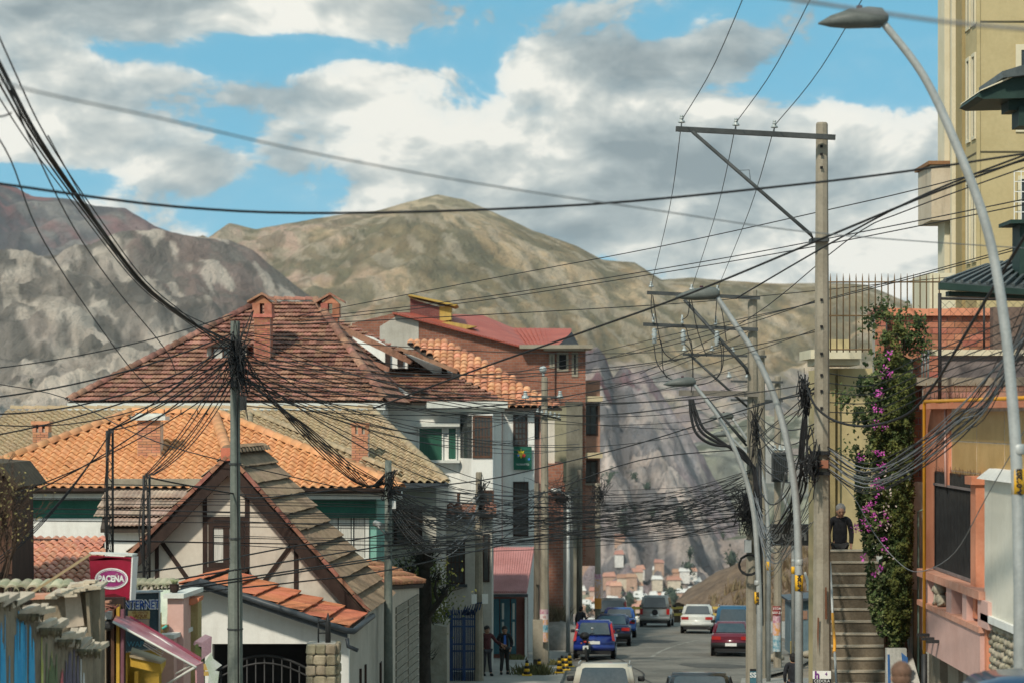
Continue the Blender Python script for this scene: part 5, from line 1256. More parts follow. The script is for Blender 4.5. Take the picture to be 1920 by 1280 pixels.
def smooth(pts, n=6):
    pts = [Vector(p) for p in pts]; out = []
    for i in range(len(pts)-1):
        p0 = pts[max(i-1,0)]; p1 = pts[i]; p2 = pts[i+1]; p3 = pts[min(i+2, len(pts)-1)]
        for k in range(n):
            t = k/n; out.append(.5*((2*p1)+(p2-p0)*t+(2*p0-5*p1+4*p2-p3)*t*t+(3*p1-p0-3*p2+p3)*t**3))
    return out+[pts[-1]]
jm = MB()
for pl_ in ([(1222,552),(1221,580),(1226,600)], [(1224,554),(1234,620),(1245,660),(1268,677)], [(1226,645),(1232,680),(1250,705),(1262,712)], [(1232,638),(1240,642),(1243,690),(1250,708)],
            [(1293,557),(1290,590),(1279,600)], [(1284,645),(1296,660),(1299,700),(1296,735)], [(1284,640),(1294,636),(1298,660),(1300,720)], [(1296,560),(1308,620),(1325,668)], [(1344,560),(1342,590),(1341,605)],
            [(1348,640),(1353,660),(1350,700),(1330,716),(1305,722)], [(1346,642),(1356,650),(1354,690),(1340,712)], [(1225,618),(1280,612),(1290,630),(1300,665)], [(1347,560),(1355,590),(1362,640)]):
    jm.tube(smooth([P(x, y, YB2-.15) for x, y in pl_]), .014, 5)
part('jumper_wire', jm, m_wire, P2)
bk_ = MB()
for o_ in (0, 5, 9):
    bk_.tube(smooth([P(1293+o_*.6,748,YB2-.1), P(1296+o_,780-o_,YB2-.15), P(1306+o_*1.5,812-o_,YB2-.2), P(1335+o_,832-o_*1.2,YB2-.2), P(1380,838+o_,YB2-.2), P(1402,858+o_,YB2-.2), P(1413+o_*.6,885,YB2-.2), P(1417+o_*.5,960,YB2-.25), P(1420+o_*.4, 1150, YB2-.25)]), .042, 6)
part('feeder_cable', bk_, m_wire, P2)
rz_ = MB(); rz_.tube([P(1424,840,69.6), P(1426,1000,69.6), P(1428,1172,69.6)], .06, 8); part('riser_pipe', rz_, m_black, P2)
bx = MB(); bx.fbox(1397, 1012, 1409, 1035, 69.6, .25); part('junction_box', bx, m_steel, P2)
cl = MB()
for k_ in range(4): cl.tube(coil(P(1405, 1058, 69.5-.02*k_), .27+.012*k_, 28), .016, 5)
solo('cable_coil', cl, m_wire, 'round coil of spare black cable hung on the second pole', 'cable coil')
ps = MB(); ps.fbox(1406, 1256, 1418, 1300, 69.45, .02); po = solo('poster', ps, m_teal, 'teal poster with white letters at the foot of the second pole', 'poster')
text('SS', P(1412, 1265, 69.44), .20, m_ink_w, po, bold=.006)
k_ = MB(); k_.fbox(1406, 1253, 1418, 1257, 69.44, .02); part('poster_band', k_, m_ink_k, po)
P3 = pole(1427, 655, 80, 13, 19, 'third grey concrete pole behind the second one', m_concrete)
c_ = MB(); c_.beam(P(1280,664,79.8), P(1437,668,79.8), .09, .08); part('crossarm', c_, m_galv, P3)
for x_, y_ in ((1283,662),(1335,662),(1374,664)): insulator(P3, P(x_, y_, 79.8), .8)
P4 = pole(1458, 704, 90, 11, 15, 'far concrete pole carrying the grey transformer', m_concrete)
for y_ in (714, 749):
    c_ = MB(); c_.beam(P(1370,y_,89.8), P(1468,y_+2,89.8), .09, .08); part('crossarm', c_, m_galv, P4)
insulator(P4, P(1367, 712, 89.8), 1.0); insulator(P4, P(1402, 712, 89.8), 1.0)
TR = thing('transformer', 'grey finned pole transformer hung on the far concrete pole', 'transformer', P(1462, 905, 89.5))
t_ = MB(); t_.fbox(1449, 852, 1477, 903, 89.3, .5); t_.fbox(1451, 848, 1475, 852, 89.25, .6); part('tank', t_, m_galv, TR)
t_ = MB()
for i in range(8): t_.fbox(1449+i*3.6, 856, 1450.5+i*3.6, 898, 89.1, .2)
part('cooling_fin', t_, m_galv, TR)
for x_ in (1453, 1462, 1471): insulator(TR, P(x_, 848, 89.4), .9)
t_ = MB(); t_.fbox(1436, 836, 1450, 905, 90.3, .5); solo('meter_cabinet', t_, m_steel, 'pale grey metal cabinet beside the pole transformer', 'cabinet')
def poster_stack(cx, Y, rows, wpx, label):
    (y0, y1) = rows[0][0], rows[-1][1]
    root = thing('poster_wrap', label, 'posters', P(cx, y1, Y))
    for (a, b, m, txt, tm) in rows:
        s_ = MB(); n_ = 6; rad = wpx*Y/F/2*1.06
        pts = [(math.cos(R(200+140*i/n_))*rad, math.sin(R(200+140*i/n_))*rad) for i in range(n_+1)]
        zA, zB = ZP(b, Y), ZP(a, Y); cxw = XP(cx, Y)
        for i in range(n_): s_.poly([(cxw+pts[i][0], Y+pts[i][1], zA), (cxw+pts[i+1][0], Y+pts[i+1][1], zA), (cxw+pts[i+1][0], Y+pts[i+1][1], zB), (cxw+pts[i][0], Y+pts[i][1], zB)], True)
        pp = part('poster', s_, m, root)
        for j, tx in enumerate(txt): text(tx, Vector((cxw, Y-rad-.012, zB+(zA-zB)*(j+.6)/(len(txt)+.2))), (zB-zA)/(len(txt)+.3)*.8, tm, pp)
m_pm = mat('maroon_poster', (.22,.03,.03), (.28,.05,.05)); m_po = mat('multicolour_poster', (.62,.28,.05), (.55,.45,.5), scale=9, var=.5); m_pp = mat('pinkish_poster', (.62,.5,.5), (.4,.12,.2), scale=12); m_pb = mat('blue_poster', (.03,.22,.32), (.5,.55,.55), scale=8)
poster_stack(1456, 89.75, [(1135,1152,m_pm,['ETOR','850121'],m_ink_w), (1153,1166,m_pp,[],None), (1166,1190,m_po,[],None), (1190,1220,m_pb,[],None)], 15, 'stack of torn posters wrapped round the far concrete pole')
# ---- street lamps
def lamp(head, pts, Y, sc, label, tag=None, code=None):
    """head (px of the arm end), pts: shaft from base to arm end in px; the arm swings over the street"""
    base = P(*pts[0], Y); base.z = gz(Y)
    t = thing('street_lamp', label, 'street lamp', base)
    w = [P(x, y, Y) for x, y in pts]; w = [base]+smooth(w[1:], 6); n = len(w)
    mb = MB(); mb.tube(w, [(.072-.03*i/(n-1)) for i in range(n)], 10); part('shaft', mb, m_steel, t)
    tip = w[-1]; d = Vector((-1, 0, .0)); L = .74
    hb = MB(); prof = [(-.02,.05,.05),(.05,.11,.13),(.2,.14,.155),(.42,.145,.14),(.62,.10,.085),(.76,.02,.012)]
    secs = []
    for (l, hw, hh) in prof:
        c = tip+Vector((-l+.04, 0, .035-l*.07)); secs.append([c+Vector((0, math.cos(a)*hw, (math.sin(a)*hh if math.sin(a) > 0 else math.sin(a)*hh*.55))) for a in [2*math.pi*k/10 for k in range(10)]])
    base_i = len(hb.v)
    for s_ in secs: hb.v += [tuple(p) for p in s_]
    for i in range(len(secs)-1):
        for j in range(10): a = base_i+i*10+j; b = base_i+i*10+(j+1) % 10; hb.f.append((a, b, b+10, a+10)); hb.sm.append(True)
    hb.f.append(tuple(base_i+j for j in range(9,-1,-1))); hb.sm.append(False); hb.f.append(tuple(base_i+(len(secs)-1)*10+j for j in range(10))); hb.sm.append(False)
    hd = part('lamp_head', hb, m_lh, t)
    g_ = MB(); g_.ball(tip+Vector((-.38,0,-.005)), .17, .10, .045, 10, 6); part('lens', g_, m_gutter, hd)
    g_ = MB(); c = tip+Vector((-.26,0,.125)); g_.cyl(c, .035, .06, 8); part('photocell', g_, mat('photocell', (.05,.02,.03)), hd)
    g_ = MB(); g_.box(tip.x-.17, tip.x-.02, tip.y-.05, tip.y+.05, tip.z-.06, tip.z); part('gear_cover', g_, m_lh, hd)
    if tag:
        g_ = MB(); q = P(*tag, Y); rad = .075; g_.lathe(q+Vector((0,0,-.14)), [(rad,0),(rad,.28)], 10); tg = part('tag', g_, m_tag, t)
        if code: text(code, q+Vector((0,-rad-.004,0)), .085, m_ink_k, tg, rot=Matrix.Rotation(R(90),4,'X') @ Matrix.Rotation(R(90),4,'Z'), bold=.004)
        g_ = MB(); zc = q.z; g_.lathe(Vector((q.x, q.y, zc+.30)), [(.068,0),(.078,.02),(.078,.10),(.066,.12)], 10); part('collar', g_, m_steel, t)
    return t
m_lh = mat('lamp_housing', (.085,.096,.088), (.125,.138,.128), rough=.5, scale=3)
lamp(None, [(1912,1500),(1912,1100),(1907,900),(1899,760),(1880,580),(1848,420),(1790,265),(1730,140),(1655,42)], 27, 1, 'nearest tall curved street lamp at the right edge', (1909,902), 'A-06203')
lamp(None, [(1498,1420),(1498,1080),(1494,960),(1482,860),(1458,760),(1420,672),(1380,610),(1343,556)], 42.5, 1, 'curved street lamp just left of the tall concrete pole', (1498,1092), 'A-06204')
lamp(None, [(1424,1420),(1424,1150),(1421,1060),(1413,960),(1393,880),(1358,800),(1330,757),(1300,719)], 58, 1, 'curved street lamp in front of the second pole', (1420,1120), 'A-06205')
lamp(None, [(1441,1300),(1441,1030),(1436,930),(1415,850),(1372,782)], 78, 1, 'lower street lamp half hidden behind the pole cables', (1440,1060))
lamp(None, [(1487,1240),(1487,1000),(1480,960),(1452,900),(1420,868),(1366,815)], 93, 1, 'slim far street lamp with white arm', (1487,1068))
# ---- left poles
L1 = thing('utility_pole', 'green-grey steel pole in front of the timbered house with cable nest', 'utility pole', Vector((XP(441,45),45,gz(45))))
s_ = MB(); zb = gz(45); x_ = XP(441,45); s_.lathe((x_,45,zb-.1), [(.150,0),(.135,ZP(1085,45)-zb),(.135,ZP(1083,45)-zb+.1),(.098,ZP(1055,45)-zb+.1),(.092,ZP(800,45)-zb),(.088,ZP(602,45)-zb+.1)], 8, smooth=False); part('shaft', s_, m_greenpole, L1)
s_ = MB()
for y_ in (870, 1010, 1180, 640, 720): q = ZP(y_,45); s_.lathe((x_,45,q), [(.12 if y_ < 1050 else .15,0),(.12 if y_ < 1050 else .15,.03)], 8, smooth=False)
part('band', s_, m_galv, L1)
s_ = MB(); s_.fbox(450, 742, 461, 768, 44.8, .15); s_.fbox(432, 705, 449, 725, 44.82, .1); part('junction_box', s_, m_black, L1)
s_ = MB(); s_.tube([P(447,606,44.85), P(445,800,44.84), P(446,1000,44.82), P(447,1300,44.8)], .014, 5); part('down_cable', s_, m_wire, L1)
L2 = pole(728, 862, 54.5, 13, 20, 'grey wooden pole at the right end of the timbered house', m_greenpole, 8)
s_ = MB(); s_.tube([P(722,1000,54.2), P(708,985,54.15)], .02, 6); s_.tube([P(703,980,54.35), P(718,986,54.15)], .07, 8); part('camera', s_, m_steel, L2)
s_ = MB(); s_.fbox(735, 938, 742, 953, 54.15, .12); part('meter_box', s_, m_white, L2)
L3 = pole(898, 884, 78, 11, 17, 'square concrete pole beside the blue steel fence')
for x0_, x1_ in ((884,894), (904,915)):
    s_ = MB(); s_.fbox(x0_, 1113, x1_, 1131, 77.75, .05); part('sign_plate', s_, m_white, L3)
s_ = MB(); s_.lathe((XP(898,78),78,ZP(935,78)), [(.2,0),(.2,.07)], 8); s_.lathe((XP(898,78),78,ZP(1130,78)), [(.17,0),(.17,.04)], 8); part('band', s_, m_galv, L3)
s_ = MB()
for i in range(7): s_.lathe(P(910+i*.8, 960+i*5, 77.6), [(.03,0),(.12,.02),(.03,.05)], 8)
part('cable_stack', s_, m_black, L3)
L4 = pole(1006, 905, 84, 9, 14, 'dark weathered wooden pole on a concrete footing', m_polew, 8)
s_ = MB(); s_.fbox(999, 1162, 1018, 1235, 83.6, .5); part('footing', s_, m_concrete, L4)
s_ = MB(); s_.fbox(1004, 1030, 1012, 1095, 83.75, .12); part('splice', s_, m_polew, L4)
L5 = pole(1021, 706, 86, 11, 17, 'slim concrete pole with round lamp globe and crossarm')
s_ = MB(); s_.ball(P(1018,692,86), .14, .14, .12, 12, 8); s_.tube([P(1019,706,86), P(1018,698,86)], .05, 6); part('globe', s_, m_porc, L5)
s_ = MB(); s_.beam(P(978,742,85.8), P(1056,744,85.8), .08, .07); part('crossarm', s_, m_galv, L5)
for x_ in (985, 1050): insulator(L5, P(x_, 748, 85.7)-Vector((0,0,.1)), 1.3)
for i in range(6): insulator(L5, P(1008+i*8, 776+i*2, 85.7), .7)
s_ = MB(); s_.beam(P(1004,774,85.8), P(1052,786,85.8), .06, .06); part('crossarm', s_, m_galv, L5)
poster_stack(1020, 85.7, [(1141,1150,m_pp,[],None), (1150,1160,mat('white_poster', (.6,.58,.56), (.66,.5,.48), scale=10),['10'],mat('red_print', (.45,.03,.04))), (1160,1170,m_po,[],None), (1170,1184,m_pb,[],None), (1184,1202,m_po,[],None)], 16, 'colourful torn posters on the slim concrete pole')
L6 = pole(1065, 930, 100, 6, 9, 'thin steel pole near the parked blue hatchback', m_steel, 8)
L7 = pole(1121, 905, 112, 10, 13, 'far left concrete pole with orange posters', m_concrete, 8)
poster_stack(1121, 111.8, [(1075,1085,m_pp,[],None), (1085,1120,m_po,[],None), (1120,1140,mat('orange_poster', (.55,.2,.03), (.62,.3,.06)),[],None)], 13, 'orange and pink posters on the far left concrete pole')
L8 = pole(1086, 880, 118, 8, 12, 'dark pole in front of the brick building', m_polew, 8)
s_ = MB(); s_.ball(P(1042,918,90), .2, .15, .08, 10, 6); s_.tube([P(1042,916,90), P(1068,930,90), P(1072,1000,90)], .03, 6); solo('wall_lamp', s_, m_white, 'small white lamp head on a bent arm among the cables', 'street lamp')
# ---- lattice antenna masts at left
def lattice(cx, top, bot, Y, label, wpx=15):
    t = thing('antenna_mast', label, 'mast', P(cx, bot, Y)); mb = MB()
    for dx in (-wpx/2, wpx/2): mb.tube([P(cx+dx, bot, Y), P(cx+dx, top, Y)], .022, 5)
    part('upright', mb, m_black, t); z = MB(); n = int((bot-top)/16)
    for i in range(n):
        a, b = top+i*(bot-top)/n, top+(i+1)*(bot-top)/n; s_ = 1 if i % 2 else -1; z.tube([P(cx-s_*wpx/2, a, Y), P(cx+s_*wpx/2, b, Y)], .010, 4)
    part('lacing', z, m_black, t)
    z = MB()
    for i in range(5): z.tube(smooth([P(cx+random.uniform(-5,5), top-4, Y-.1), P(cx+random.uniform(-16,4), (top+bot)/2, Y-.15), P(cx+random.uniform(-9,9), bot, Y-.1)]), .009, 4)
    part('loose_cable', z, m_wire, t)
lattice(206, 806, 1040, 41, 'taller black lattice mast behind the red sign', 11); lattice(275, 890, 1096, 41, 'shorter black lattice mast in front of the timbered gable', 11)
# ---- cables
NW = [0]
def cable(pts, r=.012, m=None, label='black overhead cable strung across the street between poles', group='overhead cables', n=5, sides=5):
    mb = MB(); mb.tube(smooth(pts, n), r, sides); o = solo('cable', mb, m or m_wire, label, 'cable', group); NW[0] += 1; return o
def sag(a, b, s, n=12):
    a = Vector(a); b = Vector(b); return [a+(b-a)*(i/n)-Vector((0,0,4*s*(i/n)*(1-i/n))) for i in range(n+1)]
def span(p, q, s=.6, r=.012, m=None, j=0, **k):
    o = random.uniform(-j, j); return cable(sag(P(*p), P(*q), s+o), r, m, n=2, **k)
def pxcable(pts, r, m=None, **k): return cable([P(*p) for p in pts], r, m, **k)
gA = dict(label='thick black cable crossing high in front of the mountain', group='thick high cables')
pxcable([(-60,338,22),(0,345,22),(330,388,23),(640,400,24),(1100,384,25),(1500,346,26),(1740,316,27),(2000,276,28)], .0135, **gA)
pxcable([(-80,120,12),(40,165,13),(300,222,14),(600,290,16),(900,345,18),(1200,390,20),(1560,440,24),(1990,470,30)], .006, m_wire_g, label='thin blurred grey cable running down from upper left', group='thin high cables')
pxcable([(1300,-30,12),(1560,10,12),(1780,42,12),(1990,60,12)], .010, m_wire_g, label='blurred grey cable across the top right corner', group='top corner cables')
gB = dict(label='heavy dark cable of the bundle falling from upper left', group='upper left cable bundle')
for i, (dx, dy, r) in enumerate(((0,0,.015),(2,-3,.013),(-3,4,.012),(5,-1,.011),(-8,9,.008),(10,-9,.009))):
    pxcable([(-60+dx*3,30+dy*3,22),(0+dx*2.2,140+dy*2,24),(70+dx*1.6,265+dy,28),(165+dx,400+dy*.8,33),(265+dx*.7,530+dy*.5,38),(350+dx*.4,598+dy*.3,42),(440,642+i*6,44.8)], r, **gB)
gC = dict(label='thin cable swinging down past the left mountain', group='thin left cables')
pxcable([(-30,220,24),(20,300,26),(70,430,30),(150,560,34),(245,690,40),(300,745,44)], .009, **gC)
pxcable([(20,170,24),(60,270,26),(140,430,31),(220,545,36),(310,655,41),(330,700,44)], .009, **gC)
pxcable([(90,255,26),(160,380,31),(250,520,37),(340,585,42),(440,630,44.8)], .008, **gC)
pxcable([(0,720,60),(120,745,60),(300,830,52),(600,905,53),(728,930,54.3)], .012, **gC)
pxcable([(-40,215,20),(0,219,20),(22,212,20)], .008, **gC)
gD = dict(label='high voltage wire between the insulators of two concrete poles', group='high voltage wires')
for (x0, y0, x1, y1, x2, y2) in ((1278,226,1393,-4,1221,536),(1380,230,1520,-4,1297,541),(1452,236,1614,2,1345,543)):
    pxcable([(x1+(x1-x0)*.35,y1+(y1-y0)*.42,33),((x0+x1)/2+(x1-x0)*.05,(y0+y1)/2+6,38.2),(x0,y0,YA)], .0075, **gD)
    pxcable([(x0,y0+3,YA),((x0+x2)/2+7,(y0+y2)/2+4,56),(x2,y2,YB2)], .008, **gD)
gE = dict(label='long cable slanting up to the right towards the yellow building', group='cables to the upper right')
for a in ([(560,592,60),(880,530,56),(1240,462,50),(1560,392,44),(1740,350,40),(2000,280,34)], [(560,598,60),(900,558,56),(1300,494,50),(1560,446,44),(1930,372,36),(2000,355,34)], [(560,604,60),(900,564,56),(1300,502,50),(1560,456,44),(1930,382,36)],
          [(460,612,48),(800,596,52),(1230,572,56),(1420,556,58),(1780,520,60)], [(850,735,90),(1000,690,80),(1300,618,66),(1560,560,50),(1900,470,40)], [(850,720,90),(1020,700,80),(1400,600,60),(1700,520,48),(1990,440,40)]):
    pxcable(a, .010, **gE)
pxcable([(700,765,40),(900,690,38),(1100,620,36),(1300,548,34),(1560,440,31),(1760,358,29),(2000,270,27)], .016, **gE)
pxcable([(1380,560,44),(1560,455,38),(1740,362,33),(2000,262,28)], .014, **gE)
pxcable([(1200,700,70),(1400,600,55),(1590,450,42),(1700,395,38),(1990,290,30)], .010, **gE)
# fan of cables from the left pole to the right-hand poles
gF = dict(label='thin cable of the fan between left and right poles', group='left pole fan cables')
for i in range(19):
    y0 = random.uniform(615, 760); px, top, Y = random.choice(((1541,0,42),(1411,0,70),(1411,0,70),(1427,0,80)))
    y1 = random.uniform(620, 800) if px != 1541 else random.uniform(520, 740)
    span((452, y0, 45), (px-8, y1, Y), random.uniform(.3, 1.1), random.uniform(.007, .0105), **gF)
for i in range(12):
    span((450, random.uniform(640, 720), 45), (random.choice((898, 1006, 1021, 1086)), random.uniform(735, 940), random.choice((78, 84, 86))), random.uniform(.3, 1.0), random.uniform(.008,.011), **gF)
gG = dict(label='cable drooping from the left pole to the smaller pole', group='drooping cables to small pole')
for i in range(7):
    pxcable([(452,655+i*14,45),(520+i*6,760+i*4,48),(590+i*9,840+i*3,50.5),(660+i*5,900+i*1.5,53),(700,912-i*.5,53.8),(722,905-i*3,54.2)], random.uniform(.010,.014), **gG)
for i in range(3): pxcable([(452,700,45),(620,842+i*6,51),(720,905+i*2,54.2)], .010, **gG)
gH = dict(label='cable running left from the left pole out of the picture', group='cables to the left')
for (x, y, dy) in ((0,750,0),(0,775,2),(0,790,5),(-40,830,5),(-40,960,8),(-40,980,3),(-60,700,-4)):
    span((x-60, y, 40), (436, 620+dy*9+random.uniform(0,30), 45), random.uniform(.15,.5), random.uniform(.010,.015), **gH)
for i in range(5): span((205, 806, 41), (436, 625+i*14, 45), random.uniform(.05,.3), .011, **gH)
for i in range(6): span((272+i*3, 890, 41), (436, 650+i*14, 45), random.uniform(.05,.35), .010, **gH)
for i in range(3): span((-60, 1080+i*8, 38), (206, 812, 41), .3, .009, **gH)
pxcable([(275,893,41),(330,905,43),(440,925,45),(500,932,50),(725,906,54.2)], .016, **gH)
# dense sheaf across the street
gI = dict(label='cable in the dense sheaf crossing the street at eave height', group='cable sheaf across the street')
for i in range(38):
    ya = random.uniform(898, 1052); yb = random.gauss(955, 27)
    x0 = random.choice((-80, 200, 400, 728, 728)); Y0 = {-80: 47, 200: 47, 400: 46, 728: 54.3}[x0]
    ym = ya if x0 == 728 else ya+(yb-ya)*.25
    pxcable([(x0, ym-4+random.uniform(-6,6), Y0), *(((728, ya*.75+yb*.25+6, 54.2),) if x0 != 728 else ((860, ya*.75+yb*.25+6, 60.5),)), (1000, (ya+yb)/2+14, 67), (1200, (ya*.3+yb*.7)+9, 69), (1400, yb, 69.6)], random.uniform(.007, .0115), **gI)
gJ = dict(label='thick black trunk cable crossing the street low to the right pole', group='thick trunk cables')
for a in ([(180,1078,43),(345,1062,44),(560,1022,50),(728,1000,54.2),(1000,930,66),(1200,862,68),(1390,842,69.6)], [(180,1110,43),(440,1068,44.5),(728,1022,54.2),(1000,986,66),(1180,962,68),(1400,915,69.6)],
          [(180,1120,43),(440,1085,44.5),(728,1042,54.2),(900,1018,66),(1040,1000,67),(1200,982,68),(1400,940,69.6)], [(180,1128,43),(440,1090,44.5),(728,1046,54.2),(900,1022,66),(1060,1003,67),(1220,986,68),(1400,946,69.6)],
          [(340,1112,44),(560,1090,50),(728,1068,54.2),(960,1018,66),(1200,975,68),(1400,925,69.6)], [(728,920,54.3),(900,900,60),(1000,880,62),(1200,830,64),(1420,760,54),(1530,735,42.2)]):
    pxcable(a, .016, **gJ)
gK = dict(label='loose low cable running along the left facades', group='facade cables')
for i in range(22):
    a = random.choice(((728,862,54.5),(728,880,54.5),(728,905,54.5))); b = random.choice(((898,905,78),(898,930,78),(1006,940,84),(1021,900,86),(1086,920,118)))
    span((a[0], a[1]+random.uniform(0,110), a[2]-.1), (b[0], b[1]+random.uniform(-10,80), b[2]-.1), random.uniform(.2,1.2), random.uniform(.009,.015), **gK)
for i in range(20):
    a = random.choice(((898,900,78),(1006,930,84),(1021,900,86),(1086,930,118))); b = (1405, random.uniform(880,985), 69.6)
    span((a[0], a[1]+random.uniform(0,80), a[2]-.1), b, random.uniform(.2,1.0), random.uniform(.009,.013), **gK)
for i in range(8): span((728, 920+i*5, 54.2), (900, 930+random.uniform(-5,40), 77.8), random.uniform(.5,1.3), .012, m_wire_g, label='sagging pale grey cable between the left poles', group='pale grey cables')
# from the tall pole to the right edge: heavy swag and fan
gL = dict(label='cable sweeping up from the tall pole past the salmon house', group='right swag cables')
pxcable([(1512,722,42),(1530,762,41.5),(1570,790,41),(1630,798,40),(1700,776,38),(1745,730,36),(1790,660,33),(1850,560,30),(1905,470,28),(1990,330,26)], .022, **gL)
for i in range(20):
    y0 = 855+random.uniform(-18,30); ye = random.uniform(560, 800)
    pxcable([(1552, y0, 41.9), (1620, y0+30+random.uniform(0,20), 40), (1700, y0+random.uniform(0,26), 37.5), (1790, y0-60+random.uniform(-14,14), 34), (1860, y0-130+random.uniform(-16,16), 31.5), (1990, ye-150, 27)], random.uniform(.005,.0105), random.choice((m_wire, m_wire, m_wire_g)), **gL)
for i in range(6): pxcable([(1556, 700+i*18, 42), (1640, 705+i*16, 40.5), (1760, 655+i*15, 36), (1990, 560+i*20, 28)], .009, **gL)
pxcable([(1552,880,41.9),(1600,930,41.5),(1640,1000,41),(1690,1058,40),(1730,1070,38.5),(1790,1035,36),(1850,930,33),(1930,790,29)], .007, m_wire_g, **gL)
pxcable([(1410,760,69.6),(1480,742,60),(1530,728,42.3)], .014, **gL)
for i in range(12): span((1420, random.uniform(760,900), 69.5), (1532, random.uniform(700,900), 42.2), random.uniform(-.1,.7), random.uniform(.008,.014), **gL)
# grey drop bundle between second pole and lamp
gM = dict(label='loose grey cable looping below the cable nest', group='grey looping cables')
for i in range(26):
    x0, y0 = 1415+random.uniform(-4,6), 930+random.uniform(-10,50); x1, y1 = 1465+random.uniform(0,70), 880+random.uniform(0,120)
    xm, ym = (x0+x1)/2+random.uniform(-10,4), max(y0,y1)+random.uniform(15,90)
    pxcable([(x0,y0,69),(x0+(xm-x0)*.55,(y0+ym*1.25)/2.2,64),(xm,ym,58),(xm+(x1-xm)*.6,(ym+y1)/2,50),(x1,y1,44)], random.uniform(.006,.011), random.choice((m_wire_g, m_wire_g, m_wire)), n=5, **gM)
pxcable([(1418,868,69),(1425,915,66),(1445,945,60),(1475,925,52),(1500,850,46),(1512,760,42.5)], .018, **gM)
for i in range(10): pxcable([(1512+random.uniform(-6,8),735+random.uniform(-10,15),42.3),(1505+random.uniform(-10,10),850,42.4),(1495+random.uniform(-15,15),920,43),(1470+random.uniform(-25,20),1000,45)], random.uniform(.010,.016), **gM)
# cable nests: tangled slack around the pole heads
def nest(cx, cy, Y, rx, ry, n, label, r=.012, m=None):
    mb = MB()
    for i in range(n):
        k = random.randint(4, 8); a = random.uniform(0, 6.28); pts = []
        for j in range(k):
            a = random.uniform(0, 6.28); q = abs(random.gauss(0, .62))
            pts.append(P(cx+math.cos(a)*rx*q, cy+math.sin(a)*ry*q, Y+random.uniform(-.25,.2)))
        mb.tube(smooth(pts, 5), r*random.uniform(.6,1.1), 4)
    return solo('cable_nest', mb, m or m_wire, label, 'cable nest')
nest(445, 680, 44.8, 19, 60, 34, 'tangle of slack black cable around the head of the left pole')
nest(1402, 955, 69.4, 26, 42, 46, 'dense black cable tangle on the second concrete pole')
nest(1522, 870, 41.7, 20, 40, 26, 'cable tangle strapped to the tall concrete pole')
nest(1508, 735, 42.2, 12, 42, 16, 'small bunch of cables and clamps beside the tall pole')
nest(1418, 800, 69.5, 16, 70, 16, 'loose loops of cable on the second pole below the long beam')
nest(730, 910, 54.2, 14, 34, 16, 'cable loops around the small pole by the orange roof')
nest(902, 935, 77.7, 14, 40, 18, 'cable loops on the square pole beside the steel fence')
nest(1050, 935, 90, 50, 34, 40, 'cable tangle in front of the brick building', .011)
nest(1124, 930, 111, 22, 40, 26, 'cable tangle on the far left concrete pole')
# ================================================================== LEFT FOREGROUND: MUD WALL, SIGNS, AWNING
m_mud = mat('mud_wall', (.16,.13,.09), (.29,.24,.17), scale=1.6, streak=.75, scol=(.07,.06,.045), bump=.5, bscale=9, stretch=(1,1,.45))
m_capt = mat('cap_tile_pale', (.42,.35,.26), (.55,.475,.37), scale=4, rnd=.15, bump=.3)
MW = thing('mud_wall', 'stepped rough mud wall with pale cap tiles and paint splashes at lower left', 'wall', (-5.9, 31, gz(31)))
def MWY(px): return 28.8+5.2*px/190.
mtop = [(-60,1124),(-10,1124),(38,1128),(38,1150),(76,1152),(76,1176),(112,1178),(112,1198),(148,1200),(148,1216),(186,1218),(190,1420),(-60,1420)]
for (xa_, xb_, ya_, yb_) in ((-60,-10,1124,1126),(-10,38,1124,1128),(38,76,1150,1152),(76,112,1176,1178),(112,148,1198,1200),(148,188,1216,1218)):
    w = MB(); w.prism([P(xa_,1420,MWY(xa_)), P(xb_,1420,MWY(xb_)), P(xb_,yb_,MWY(xb_)), P(xa_,ya_,MWY(xa_))], (-.35,.35,0)); part('wall', w, m_mud, MW)
for (x0_, x1_, yt) in ((-50,40,1126),(36,80,1150),(74,116,1176),(108,152,1198),(146,188,1216)):
    for i in range(4):
        xa, xb = x0_+(x1_-x0_)*i/4., x0_+(x1_-x0_)*(i+1)/4.; Y_ = MWY((xa+xb)/2); k_ = Y_/F; t_ = MB()
        t_.box(-(xb-xa)*.62*k_, (xb-xa)*.62*k_, -.30, .42, -.03, .035, Matrix.Translation(P((xa+xb)/2, yt-4+i*1.2, Y_)) @ Matrix.Rotation(random.gauss(.10,.05),4,'X') @ Matrix.Rotation(random.gauss(.05,.05),4,'Y') @ Matrix.Rotation(random.gauss(-.1,.12),4,'Z')); part('cap_tile', t_, m_capt, MW)
    ed = MB()
    for i in range(16):
        xx = x0_+(x1_-x0_)*(i+random.random())/16.; ed.tube([P(xx, yt+2, MWY(xx)-.24), P(xx+random.uniform(-1,1), yt+8+random.uniform(2,12), MWY(xx)-.18)], [.035,.008], 4)
    part('dry_fringe', ed, mat('dry_moss', (.10,.085,.05), (.17,.14,.09), rnd=.3), MW, kind='stuff')
w = MB(); w.fprism([(60,1125),(188,1105),(188,1300),(60,1300)], 34.6, .4); w2 = part('end_wall', w, m_mud, MW)
w = MB(); w.fprism([(121,1112),(150,1110),(158,1172),(125,1176)], 34.5, .2); part('plaster_pier', w, mat('pinkish_render', (.42,.35,.27), (.52,.43,.34), scale=2, streak=.25), MW)
w = MB(); w.prism([P(160,1110,34.4), P(190,1098,36.2), P(190,1230,36.2), P(168,1225,34.4)], (.04,.0,0)); part('return_wall', w, m_mud, MW)
